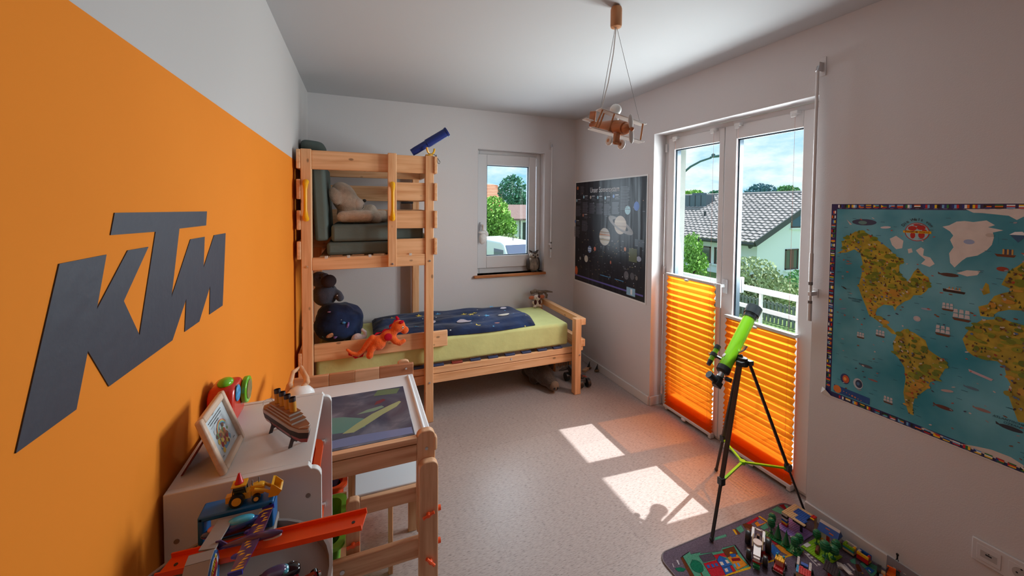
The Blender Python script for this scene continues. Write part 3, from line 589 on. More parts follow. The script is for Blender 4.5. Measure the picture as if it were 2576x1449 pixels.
cy, cc, cp = s2l(225, 200, 80), s2l(80, 160, 210), s2l(190, 180, 190)
for x, y, s, sh, c in ((.85, 2.835, .034, STAR, cy), (.83, 3.16, .03, STAR, cy), (.92, 3.15, .028, STAR, cy), (.86, 3.05, .03, STAR, cy), (.46, 3.2, .03, STAR, cy), (.25, 3.25, .03, STAR, cy), (.62, 3.22, .03, STAR, cc), (.98, 3.0, .03, STAR, cc), (1.10, 3.25, .03, STAR, cc),
                       (.78, 2.97, .06, DISC, cp), (1.12, 2.98, .05, DISC, s2l(215, 205, 190)), (1.02, 2.86, .022, DISC, s2l(205, 130, 110)), (1.2, 3.2, .03, DISC, cp), (.52, 3.0, .04, DISC, cp), (.4, 2.93, .03, STAR, cc)): on_duv(x, y, s, sh, c)
b = MB(); superq(b, (-.130, 2.985, .700), (.165, .180, .130), rx(-6) @ ry(14), .85, .8, 48, 30, wob=.13, seed=3)
pl = thing('pillow', 'bulging dark blue galaxy print pillow at the head end under the bunk', 'pillow', (-.12, 2.98, .57)); b.build('pillow_case', GAL, pl, smooth=180)
for c_, r_, R_c, cc_ in (((-.175, 2.806, .66), (.030, .006, .014), ry(-20), (196, 140, 100)), ((-.145, 2.805, .652), (.012, .006, .020), ry(30), (120, 90, 150)), ((-.070, 2.815, .715), (.008, .006, .022), ry(15), (120, 190, 215)), ((-.095, 2.812, .735), (.012, .006, .008), ry(0), (70, 140, 190)), ((-.17, 2.86, .805), (.030, .010, .006), ry(0), (150, 120, 160))):
    b = MB(); b.sph(c_, r_, R_c, 12, 8); b.build('nebula_print', mat('nebula_%d' % cc_[0], s2l(cc_), .9, vary=.5, vscale=60), pl, smooth=180)
# ------------------------------------------------------------------ soft toys
def plush(name, label, cat, base, col, shapes, vox=.007, R=None, sheen=.3, bump=.5, bscale=160):
    """shapes: ('s', centre, radii[, R]) or ('t', points, radii)"""
    t = thing(name, label, cat, base); b = MB()
    for s in shapes:
        if s[0] == 's': b.sph(s[1], s[2], s[3] if len(s) > 3 else None, 20, 14)
        else: b.tube(s[1], s[2], 12)
        if s[0] == 't':
            b.sph(s[1][0], s[2][0] if isinstance(s[2], (list, tuple)) else s[2]); b.sph(s[1][-1], s[2][-1] if isinstance(s[2], (list, tuple)) else s[2])
    b.build('body', mat('plush_'+name, col, .95, spec=.1, sheen=sheen, bump=bump, bscale=bscale, vary=.12, vscale=40), t, remesh=vox, smooth=180); return t
EYE = mat('black_bead', (.01, .01, .01), .1)
def pp(t, name, col, fn, m=None, smooth=180, **k):
    b = MB(); fn(b); return b.build(name, m or mat('plush_part_%02d%02d%02d' % tuple(int(c*99) for c in col), col, .9, spec=.15, bump=.3, bscale=200), t, smooth=smooth, **k)
zt = 1.402
t = plush('teddy_bear', 'large cream teddy bear sitting on the bunk cushions', 'teddy bear', (0, 3.0, zt), s2l(206, 190, 172),
  [('s', (-.090, 2.99, 1.575), (.085, .100, .125), ry(-26)), ('s', (-.045, 2.98, 1.53), (.075, .08, .075)), ('s', (-.06, 3.02, 1.465), (.085, .12, .075)),
   ('t', [(-.10, 2.84, 1.450), (-.02, 2.845, 1.452), (.06, 2.85, 1.454)], [.038, .044, .042]), ('t', [(.0, 3.12, 1.48), (.085, 3.10, 1.490)], [.045, .048]),
   ('t', [(.02, 3.06, 1.442), (.17, 3.08, 1.445)], [.046, .050]), ('t', [(.02, 2.94, 1.440), (.12, 2.93, 1.438)], [.040, .042]),
   ('s', (-.150, 2.890, 1.590), (.036, .022, .066), ry(-18))], vox=.008)
pp(t, 'nose', (.03, .02, .02), lambda b: b.sph((.040, 2.955, 1.562), (.014, .020, .012)), EYE)
pp(t, 'muzzle', s2l(214, 200, 186), lambda b: b.sph((-.006, 2.955, 1.532), (.048, .052, .050)))
pp(t, 'mouth_stitch', (.03, .02, .02), lambda b: b.tube([(.036, 2.920, 1.535), (.034, 2.912, 1.515), (.024, 2.908, 1.504)], .002, 6), EYE)
pp(t, 'foot_pad', s2l(190, 170, 155), lambda b: b.sph((.208, 3.08, 1.452), (.016, .042, .042)))
# orange dragon hanging over the guard board
OR = s2l(232, 100, 38); RE = s2l(190, 22, 48); yb = 2.715
t = plush('dragon_plush', 'orange plush dragon with red spikes hanging over the guard board', 'plush toy', (.12, yb, .55), OR,
  [('t', [(-.072, yb, .582), (-.045, yb, .556), (-.010, yb, .543), (.022, yb, .562), (.055, yb, .610), (.085, yb, .640)], [.009, .012, .015, .018, .021, .024]),
   ('s', (.122, yb-.004, .607), (.050, .034, .052), ry(-25)), ('s', (.175, yb, .646), (.055, .033, .038), ry(-30)),
   ('t', [(.088, yb-.012, .585), (.070, yb-.016, .552), (.066, yb-.018, .532)], [.024, .021, .024]), ('t', [(.205, yb-.01, .640), (.232, yb-.014, .605), (.262, yb-.016, .590), (.285, yb-.016, .602)], [.026, .023, .020, .016]),
   ('s', (.250, yb, .703), (.048, .038, .042), ry(-20)), ('s', (.293, yb-.002, .672), (.028, .026, .027)), ('t', [(.235, yb, .69), (.215, yb, .662)], [.03, .03])], vox=.005)
pp(t, 'ear', RE, lambda b: b.sph((.268, yb-.030, .738), (.018, .008, .012), ry(-15)))
pp(t, 'horn', RE, lambda b: b.tube([(.250, yb+.012, .745), (.238, yb+.014, .768)], [.012, .007], 10))
pp(t, 'wing', RE, lambda b: b.sph((.182, yb-.036, .648), (.026, .006, .025)))
def spikes(b):
    P = [(-.066, .570), (-.04, .535), (0, .522), (.03, .545), (.052, .59), (.09, .655), (.14, .672), (.19, .69), (.215, .727), (.25, .748)]
    for i in range(len(P)-1):
        (x0, z0), (x1, z1) = P[i], P[i+1]; nx, nz = -(z1-z0), (x1-x0); L = math.hypot(nx, nz); nx, nz = nx/L, nz/L
        if i < 3: nx, nz = -nx, -nz
        b.add([(x0, yb-.004, z0), (x1, yb-.004, z1), ((x0+x1)/2+nx*.014, yb, (z0+z1)/2+nz*.014), (x0, yb+.004, z0), (x1, yb+.004, z1)], [(0, 1, 2), (4, 3, 2), (0, 2, 3), (1, 4, 2), (0, 3, 4, 1)])
pp(t, 'back_spikes', RE, spikes, smooth=0)
pp(t, 'eye', (.9, .9, .9), lambda b: b.sph((.277, yb-.031, .700), (.006, .004, .010))); pp(t, 'pupil', (0, 0, 0), lambda b: b.sph((.279, yb-.034, .701), (.003, .002, .006)), EYE)
# grey plush behind the post
t = plush('troll_plush', 'dark grey plush creature with a big round nose sitting on the galaxy pillow', 'plush toy', (-.24, 3.05, .80), s2l(86, 86, 98),
  [('s', (-.225, 3.06, .885), (.085, .085, .085)), ('s', (-.262, 3.04, 1.00), (.062, .06, .055)), ('s', (-.222, 3.00, 1.02), (.03, .03, .03)), ('t', [(-.165, 3.04, .905), (-.135, 3.02, .89), (-.125, 3.0, .865)], [.026, .024, .028])], vox=.007)
pp(t, 'nose', s2l(72, 62, 66), lambda b: b.sph((-.196, 2.985, .992), (.050, .046, .046)))
pp(t, 'horn', s2l(70, 70, 76), lambda b: b.tube([(-.175, 3.03, .93), (-.165, 3.02, .965)], [.010, .002], 8))
pp(t, 'eye', (.9, .9, .9), lambda b: b.sph((-.252, 2.985, 1.018), .007), EYE)
pp(t, 'button', (.8, .8, .8), lambda b: b.sph((-.143, 2.99, .885), .005))
t = plush('elephant_plush', 'small pale grey plush elephant with raised trunk beside the pillow', 'plush toy', (-.005, 2.815, .566), s2l(215, 206, 210),
  [('s', (-.012, 2.808, .612), (.040, .026, .044), ry(15)), ('s', (.016, 2.808, .618), (.028, .024, .022)), ('t', [(.024, 2.815, .612), (.040, 2.815, .628), (.040, 2.815, .655), (.022, 2.818, .672)], [.014, .014, .013, .012])], vox=.005)
pp(t, 'eye', (0, 0, 0), lambda b: b.sph((.008, 2.790, .626), .003), EYE)
# cow-patterned plush at the bed foot and the speckled toy above it
t = plush('animal_plush', 'small brown and white plush animal with broad ears at the bed foot', 'plush toy', (1.585, 3.33, .566), s2l(205, 185, 170),
  [('s', (1.585, 3.32, .602), (.034, .028, .038)), ('s', (1.585, 3.315, .655), (.036, .03, .030)), ('s', (1.555, 3.30, .578), (.016, .02, .012)), ('s', (1.615, 3.30, .578), (.016, .02, .012)), ('s', (1.545, 3.31, .615), (.012, .014, .018)), ('s', (1.625, 3.31, .615), (.012, .014, .018))], vox=.005)
for s in (-1, 1):
    pp(t, 'ear', s2l(175, 100, 70), lambda b: b.sph((1.585+s*.055, 3.315, .662), (.030, .010, .018)))
    pp(t, 'patch', s2l(70, 36, 34), lambda b: b.sph((1.585+s*.022, 3.298, .618), (.014, .010, .024)))
    pp(t, 'eye', (0, 0, 0), lambda b: b.sph((1.585+s*.013, 3.287, .662), .004), EYE)
pp(t, 'patch', s2l(70, 36, 34), lambda b: b.sph((1.598, 3.298, .668), (.016, .014, .016)))
LEO = mat('speckled_fabric', s2l(120, 105, 90), .9, vary=.85, vscale=70)
b = MB(); b.tube([(1.555, 3.385, .692), (1.60, 3.388, .705), (1.66, 3.385, .692), (1.72, 3.39, .694), (1.79, 3.385, .682)], [.016, .020, .017, .012, .005], 10); b.build; t = thing('speckled_toy', 'long black and tan speckled toy lying along the bed end behind the plush animal', 'toy', (1.66, 3.385, .566)); b.build('body', LEO, t, smooth=180)
b = MB(); b.tube([(1.705, 3.385, .685), (1.725, 3.38, .655), (1.72, 3.38, .63)], [.010, .012, .010], 8); b.build('tail', LEO, t); MB().bb(1.64, 1.68, 3.37, 3.40, .6215, .68).build('stand', LEO, t)
# owl and hanging pouch at the small window
t = thing('owl_plush', 'grey-brown plush owl standing on the window sill board', 'plush toy', (1.640, 3.52, WZ0))
OW = mat('owl_fur', s2l(128, 116, 104), .95, vary=.55, vscale=38, stretch=(1, 1, .5), bump=.5, bscale=180); OD = mat('owl_dark', s2l(70, 62, 58), .95, bump=.4, bscale=160)
b = MB(); superq(b, (1.640, 3.515, .952), (.054, .040, .076), None, .75, .9); b.build('body', OW, t, smooth=180)
b = MB(); b.sph((1.640, 3.512, 1.040), (.048, .038, .040)); b.build('head', OW, t, smooth=180)
for s in (-1, 1):
    pp(t, 'ear_tuft', (0, 0, 0), lambda b: b.tube([(1.64+s*.022, 3.51, 1.07), (1.64+s*.050, 3.51, 1.092)], [.014, .004], 8), OD)
    pp(t, 'face_disc', s2l(170, 160, 150), lambda b: b.sph((1.64+s*.022, 3.482, 1.042), (.022, .010, .022)))
    pp(t, 'eye', (0, 0, 0), lambda b: b.sph((1.64+s*.022, 3.472, 1.046), (.008, .005, .008)), EYE)
    pp(t, 'wing', (0, 0, 0), lambda b: b.sph((1.64+s*.056, 3.525, .950), (.016, .032, .066)), OD)
    pp(t, 'foot', s2l(60, 55, 50), lambda b: b.sph((1.64+s*.022, 3.482, WZ0+.007), (.016, .018, .007)))
pp(t, 'crown', (0, 0, 0), lambda b: b.sph((1.640, 3.505, 1.068), (.034, .034, .014)), OD); pp(t, 'beak', s2l(60, 50, 45), lambda b: b.tube([(1.64, 3.474, 1.034), (1.64, 3.466, 1.018)], [.007, .002], 8))
t = thing('cloth_pouch', 'white cloth pouch hanging from the small window handle', 'pouch', (1.095, 3.50, 1.17)); CL = mat('white_cloth', (.75, .75, .74), .9, bump=.4, bscale=40)
b = MB(); superq(b, (1.095, 3.492, 1.222), (.040, .026, .055), ry(8), 1.1, 1, wob=.12); b.build('bag', CL, t, smooth=180)
b = MB(); superq(b, (1.085, 3.492, 1.280), (.036, .022, .016), None, 1, 1, wob=.2); superq(b, (1.125, 3.492, 1.272), (.022, .014, .034), ry(-30), .8, .8); b.build('gathered_top', CL, t, smooth=180)
MB().tube([(1.1, 3.492, 1.295), (1.1, 3.498, 1.34), (1.1, 3.512, 1.358)], .003, 6).build('ribbon', mat('gold_ribbon', s2l(200, 170, 130), .6), t)
# toy spyglass on the right bunk post
t = thing('toy_spyglass', 'blue toy telescope in a yellow fork on top of the bunk post', 'toy telescope', (.459, 2.72, 1.877)); NB = mat('navy_plastic', s2l(28, 48, 120), .35)
a0 = Vector((.37, 2.745, 1.912)); a1 = Vector((.578, 2.705, 2.048)); d = (a1-a0).normalized()
b = MB(); b.tube([a0-d*.03, a0, a0+d*.10], [.024, .026, .026], 20); b.tube([a0+d*.09, a1], .0305, 20); b.build('tube', NB, t)
b = MB(); b.tube([a1-d*.004, a1+d*.008], .0345, 20); b.build('rim', NB, t); MB().tube([a1+d*.0081, a1+d*.0088], .025, 20).build('lens', mat('dark_lens', (.01, .012, .02), .1), t)
b = MB(); b.cyl((.459, 2.72, 1.877), (.459, 2.72, 1.884), .027); P = []
for i in range(13): A = -pi*.95+pi*.9*i/12; P.append(Vector((.470, 2.72, 1.940)) + Vector((.042*cos(A)*.75, .042*cos(A)*.6, .052*sin(A))))
b.tube(P, .007, 8); b.build('fork', YEL, t)
MB().tube([(.45, 2.70, 1.888), (.49, 2.695, 1.886), (.512, 2.69, 1.86), (.530, 2.69, 1.835), (.525, 2.69, 1.822), (.513, 2.69, 1.826), (.510, 2.69, 1.86), (.502, 2.693, 1.884)], .0022, 6).build('cord_loop', BLACKP, t)
tag(MB().bb(.330, .425, 3.29, 3.355, 1.545, 1.562).build('black_box', BLACKP, bevel=.004), 'flat black case wedged between the bunk back boards', 'case')
# ------------------------------------------------------------------ under the bed
t = plush('boar_plush', 'dark brown furry plush boar lying on the floor under the bed', 'plush toy', (1.46, 3.0, 0), s2l(78, 66, 58),
  [('s', (1.455, 3.05, .118), (.105, .19, .115)), ('s', (1.470, 2.90, .095), (.075, .10, .085)), ('t', [(1.478, 2.86, .085), (1.488, 2.795, .058)], [.062, .050]), ('s', (1.40, 2.98, .03), (.035, .05, .03)), ('s', (1.52, 2.98, .03), (.035, .05, .03)), ('s', (1.40, 3.15, .03), (.035, .05, .03)), ('s', (1.52, 3.15, .03), (.035, .05, .03))], vox=.009, bump=1.0, bscale=90)
pp(t, 'snout', s2l(120, 100, 84), lambda b: b.sph((1.490, 2.762, .060), (.040, .030, .040)))
for s in (-1, 1):
    pp(t, 'nostril', (0, 0, 0), lambda b: b.sph((1.490+s*.014, 2.734, .050), (.007, .004, .011)), EYE)
    pp(t, 'ear', s2l(66, 56, 50), lambda b: b.sph((1.475+s*.055, 2.90, .16), (.022, .014, .034)))
t = thing('toy_barn', 'wooden toy stable with orange-brown walls and a grey barred gate', 'toy barn', (1.77, 3.16, 0)); BW = mat('barn_wood', s2l(180, 112, 56), .7, vary=.2, vscale=20); GB = mat('pale_grey_wood', s2l(150, 138, 128), .8)
MB().box((1.665, 3.17, .075), (.012, .10, .15), rz(35)).build('left_wall', BW, t); MB().box((1.865, 3.15, .075), (.012, .10, .15), rz(-35)).build('right_wall', BW, t); MB().bb(1.64, 1.89, 3.22, 3.235, 0, .16).build('back_wall', BW, t)
b = MB(); b.bb(1.695, 1.84, 3.125, 3.137, 0, .030); b.bb(1.695, 1.84, 3.125, 3.137, .095, .115); b.bb(1.695, 1.705, 3.125, 3.137, .030, .095); b.bb(1.83, 1.84, 3.125, 3.137, .030, .095); b.build('gate_frame', GB, t)
for i in range(7): MB().bb(1.716+i*.0165, 1.722+i*.0165, 3.128, 3.134, .030, .095).build('gate_bar', GB, t)
t = thing('toy_truck', 'black toy off-road truck with red and white braces behind the foot post', 'toy truck', (1.745, 2.84, 0)); RW = mat('toy_red', s2l(165, 50, 40), .4)
for x, y in ((1.700, 2.93), (1.775, 2.93), (1.735, 2.765), (1.810, 2.765)): MB().cyl((x-.014, y, .036), (x+.014, y, .036), .036, n=16).build('wheel', BLACKP, t)
MB().box((1.755, 2.85, .060), (.055, .20, .035)).build('chassis', mat('dark_grey_plastic', (.05, .05, .055), .5), t, bevel=.004)
b = MB(); b.box((1.742, 2.91, .10), (.05, .07, .05), rx(15)); b.box((1.77, 2.79, .088), (.045, .05, .03), rx(-20)); b.build('cab', mat('dark_grey_plastic'), t, bevel=.004)
for i in range(5): MB().bar((1.722, 2.87+i*.014, .080), (1.762, 2.885+i*.014, .14-.004*i), .005, .005).build('brace', RW if i % 2 else mat('toy_pale', s2l(170, 160, 155), .4), t)
for i in range(4): MB().bar((1.755, 2.76+i*.014, .105), (1.80, 2.765+i*.014, .085), .005, .005).build('brace', RW if i % 2 == 0 else mat('toy_pale'), t)
MB().tube([(1.715, 2.95, .10), (1.675, 2.955, .095), (1.635, 2.95, .088)], [.012, .014, .004], 8).build('boom', BLACKP, t)
for i, (x, y, lb) in enumerate(((2.015, 3.06, 'tiny dark toy figure with a pointed mast near the corner baseboard'), (2.052, 2.985, 'tiny dark toy sail lying against the white baseboard'))):
    t = thing('toy_boat', lb, 'toy', (x, y, 0), group='small dark toys by the baseboard'); b = MB(); b.sph((x, y, .012), (.028, .016, .012)); b.build('hull', mat('toy_tan', s2l(110, 84, 56), .6), t)
    MB().tube([(x, y, .018), (x+.008, y, .075)], [.006, .002], 6).build('mast', BLACKP, t); MB().prism([(-.022, .02), (.012, .02), (.006, .07)], -.002, .002, Matrix.Translation((x, y, 0)) @ Matrix(((1, 0, 0, 0), (0, 0, -1, 0), (0, 1, 0, 0), (0, 0, 0, 1)))).build('sail', BLACKP, t)
tag(MB().bar((1.93, 3.02, .012), (2.0, 3.06, .012), .03, .022).build('toy_block', BEECH[0], bevel=.003), 'plain wooden toy block on the floor beside the tiny toy boats', 'block')
# traced outlines, metres on the wall: (y, z)
KTM = [(0.702, 1.448), (0.806, 1.448), (0.778, 1.367), (0.867, 1.448), (0.938, 1.447), (0.851, 1.363), (0.899, 1.289), (0.967, 1.474), (0.818, 1.478), (0.831, 1.514), (1.247, 1.51), (1.239, 1.473), (1.076, 1.474), (1.03, 1.329), (1.136, 1.445), (1.228, 1.444), (1.216, 1.365), (1.298, 1.443), (1.398, 1.442), (1.361, 1.231), (1.253, 1.233), (1.261, 1.308), (1.182, 1.234), (1.094, 1.235), (1.106, 1.309), (1.031, 1.236), (0.804, 1.236), (0.755, 1.311), (0.727, 1.237), (0.623, 1.237)]
CONT = {'north_america': [(1.089, 1.373), (1.067, 1.404), (1.038, 1.43), (1.003, 1.43), (0.973, 1.411), (0.943, 1.387), (0.915, 1.363), (0.9, 1.338), (0.883, 1.331), (0.867, 1.325), (0.882, 1.297), (0.881, 1.267), (0.864, 1.243), (0.854, 1.237), (0.845, 1.255), (0.837, 1.278), (0.825, 1.297), (0.809, 1.274), (0.793, 1.265), (0.786, 1.237), (0.797, 1.21), (0.812, 1.19), (0.834, 1.185), (0.843, 1.166), (0.861, 1.153), (0.884, 1.126), (0.89, 1.107), (0.897, 1.127), (0.928, 1.124), (0.949, 1.101), (0.955, 1.077), (0.948, 1.065), (0.926, 1.062), (0.912, 1.039), (0.891, 1.023), (0.88, 1.009), (0.897, 1.008), (0.926, 1.035), (0.955, 1.054), (0.977, 1.066), (0.989, 1.1), (1.006, 1.143), (1.019, 1.183), (1.009, 1.241), (1.007, 1.292), (1.016, 1.333), (1.039, 1.349), (1.067, 1.332), (1.108, 1.323), (1.084, 1.34)], 'greenland': [(0.76, 1.466), (0.742, 1.472), (0.723, 1.487), (0.702, 1.49), (0.681, 1.487), (0.649, 1.494), (0.629, 1.478), (0.645, 1.47), (0.609, 1.461), (0.633, 1.452), (0.63, 1.434), (0.634, 1.408), (0.645, 1.388), (0.667, 1.366), (0.693, 1.356), (0.705, 1.342), (0.716, 1.325), (0.723, 1.314), (0.735, 1.33), (0.739, 1.366), (0.728, 1.39), (0.738, 1.417), (0.73, 1.434), (0.739, 1.449)], 'arctic': [(0.701, 1.534), (0.682, 1.521), (0.659, 1.52), (0.599, 1.512), (0.581, 1.498), (0.568, 1.509), (0.555, 1.516), (0.493, 1.518), (0.494, 1.548), (0.569, 1.537)], 'europe': [(0.608, 1.271), (0.602, 1.291), (0.593, 1.321), (0.574, 1.342), (0.562, 1.358), (0.546, 1.357), (0.489, 1.395), (0.483, 1.202), (0.534, 1.192), (0.557, 1.193), (0.589, 1.188), (0.612, 1.175), (0.631, 1.151), (0.653, 1.149), (0.659, 1.182), (0.637, 1.195), (0.623, 1.228), (0.603, 1.243), (0.578, 1.256), (0.592, 1.264)], 'britain': [(0.653, 1.24), (0.644, 1.272), (0.637, 1.266), (0.633, 1.237), (0.648, 1.226)], 'africa': [(0.695, 1.05), (0.684, 1.079), (0.674, 1.105), (0.65, 1.135), (0.6, 1.153), (0.555, 1.14), (0.522, 1.153), (0.482, 1.152), (0.474, 0.904), (0.513, 0.843), (0.545, 0.815), (0.557, 0.812), (0.572, 0.863), (0.583, 0.902), (0.577, 0.933), (0.586, 0.951), (0.592, 0.985), (0.609, 1.001), (0.633, 0.996), (0.666, 0.999), (0.682, 1.012), (0.694, 1.051)], 'south_america': [(0.892, 0.969), (0.88, 1.012), (0.858, 1.041), (0.826, 1.033), (0.794, 1.014), (0.784, 0.98), (0.763, 0.967), (0.734, 0.953), (0.734, 0.929), (0.747, 0.892), (0.752, 0.873), (0.775, 0.855), (0.78, 0.828), (0.8, 0.798), (0.818, 0.772), (0.823, 0.74), (0.819, 0.699), (0.835, 0.7), (0.847, 0.741), (0.853, 0.778), (0.848, 0.836), (0.853, 0.882), (0.87, 0.91), (0.888, 0.93)], 'antarctica': [(0.811, 0.656), (0.787, 0.665), (0.748, 0.662), (0.706, 0.661), (0.687, 0.66), (0.646, 0.673), (0.611, 0.682), (0.569, 0.682), (0.541, 0.671), (0.54, 0.656), (0.62, 0.656), (0.697, 0.656), (0.754, 0.654)], 'island0': [(0.916, 1.407), (0.896, 1.421), (0.872, 1.402), (0.875, 1.371), (0.894, 1.365), (0.908, 1.381)], 'island1': [(0.858, 1.369), (0.846, 1.374), (0.842, 1.358), (0.855, 1.352)], 'island2': [(0.833, 1.367), (0.818, 1.381), (0.809, 1.374), (0.811, 1.349), (0.79, 1.343), (0.777, 1.32), (0.791, 1.306), (0.816, 1.315), (0.804, 1.333), (0.823, 1.352)], 'island3': [(0.717, 1.294), (0.691, 1.309), (0.658, 1.311), (0.665, 1.295), (0.69, 1.286)]}
SPOT = {'whale': (0.736, 1.284), 'titanic': (0.722, 1.224), 'viking': (0.601, 1.378), 'sail': (0.699, 1.135), 'sail2': (0.746, 1.063), 'sail3': (0.935, 0.994), 'sail4': (1.004, 0.965), 'iceberg': (0.576, 1.445), 'orca': (1.072, 1.167), 'shark': (1.057, 1.281), 'plane': (0.931, 1.454), 'dolphin': (1.073, 1.07), 'hurr': (0.821, 1.093), 'ship5': (0.736, 1.159), 'shuttle': (1.063, 1.471), 'ghost': (1.012, 1.469), 'viking2': (0.607, 1.326), 'logo': (0.832, 1.441), 'logoR': (0.794, 1.443), 'logoB': (0.831, 1.397), 'subm': (0.795, 1.138), 'bear': (0.64, 1.442), 'igloo': (0.689, 1.414), 'sail5': (0.9, 0.72), 'whale2': (0.734, 0.773), 'cruise': (0.646, 0.937), 'whale3': (0.979, 0.837), 'earth': (1.057, 0.748), 'globe': (1.007, 0.747), 'sunbox': (1.1, 0.705), 'sunbox2': (0.963, 0.671), 'whale4': (0.572, 0.781), 'shark2': (0.952, 0.785), 'fish': (0.665, 0.879), 'shark3': (0.637, 0.812), 'boat': (0.728, 0.841)}
SOL = {'sat': (2.718, 1.378), 'satE': (2.644, 1.381), 'satT': (2.72, 1.459), 'jup': (2.941, 1.261), 'jupE': (2.857, 1.267), 'jupT': (2.943, 1.329), 'ura': (2.623, 1.507), 'nep': (2.514, 1.54), 'earth': (3.181, 1.12), 'venus': (3.24, 1.021), 'mars': (3.093, 1.134), 'merc': (3.348, 1.012), 'io': (2.648, 1.178), 'sun': (3.457, 0.878), 'title': (2.946, 1.702), 'titleL': (3.187, 1.699), 'titleR': (2.731, 1.704), 'ring1': (2.872, 1.446), 'ring2': (2.554, 1.325), 'pl1': (2.626, 0.96), 'pl2': (2.552, 0.965), 'pl3': (2.498, 0.959), 'box': (2.566, 0.863), 'box0': (2.62, 0.878), 'box1': (2.512, 0.85), 'l1': (3.419, 0.847), 'l2': (2.443, 0.864), 'r1': (2.939, 1.613), 'r2': (2.816, 1.627), 'r3': (3.057, 1.62), 'r4': (3.177, 1.624), 'r5': (3.298, 1.629), 'r6': (3.429, 1.595), 'r7': (3.305, 1.447), 'r8': (3.451, 1.381), 'dawn': (2.844, 1.039), 'green': (2.548, 1.134), 'pl0': (3.414, 1.721), 'probe': (2.475, 1.117)}
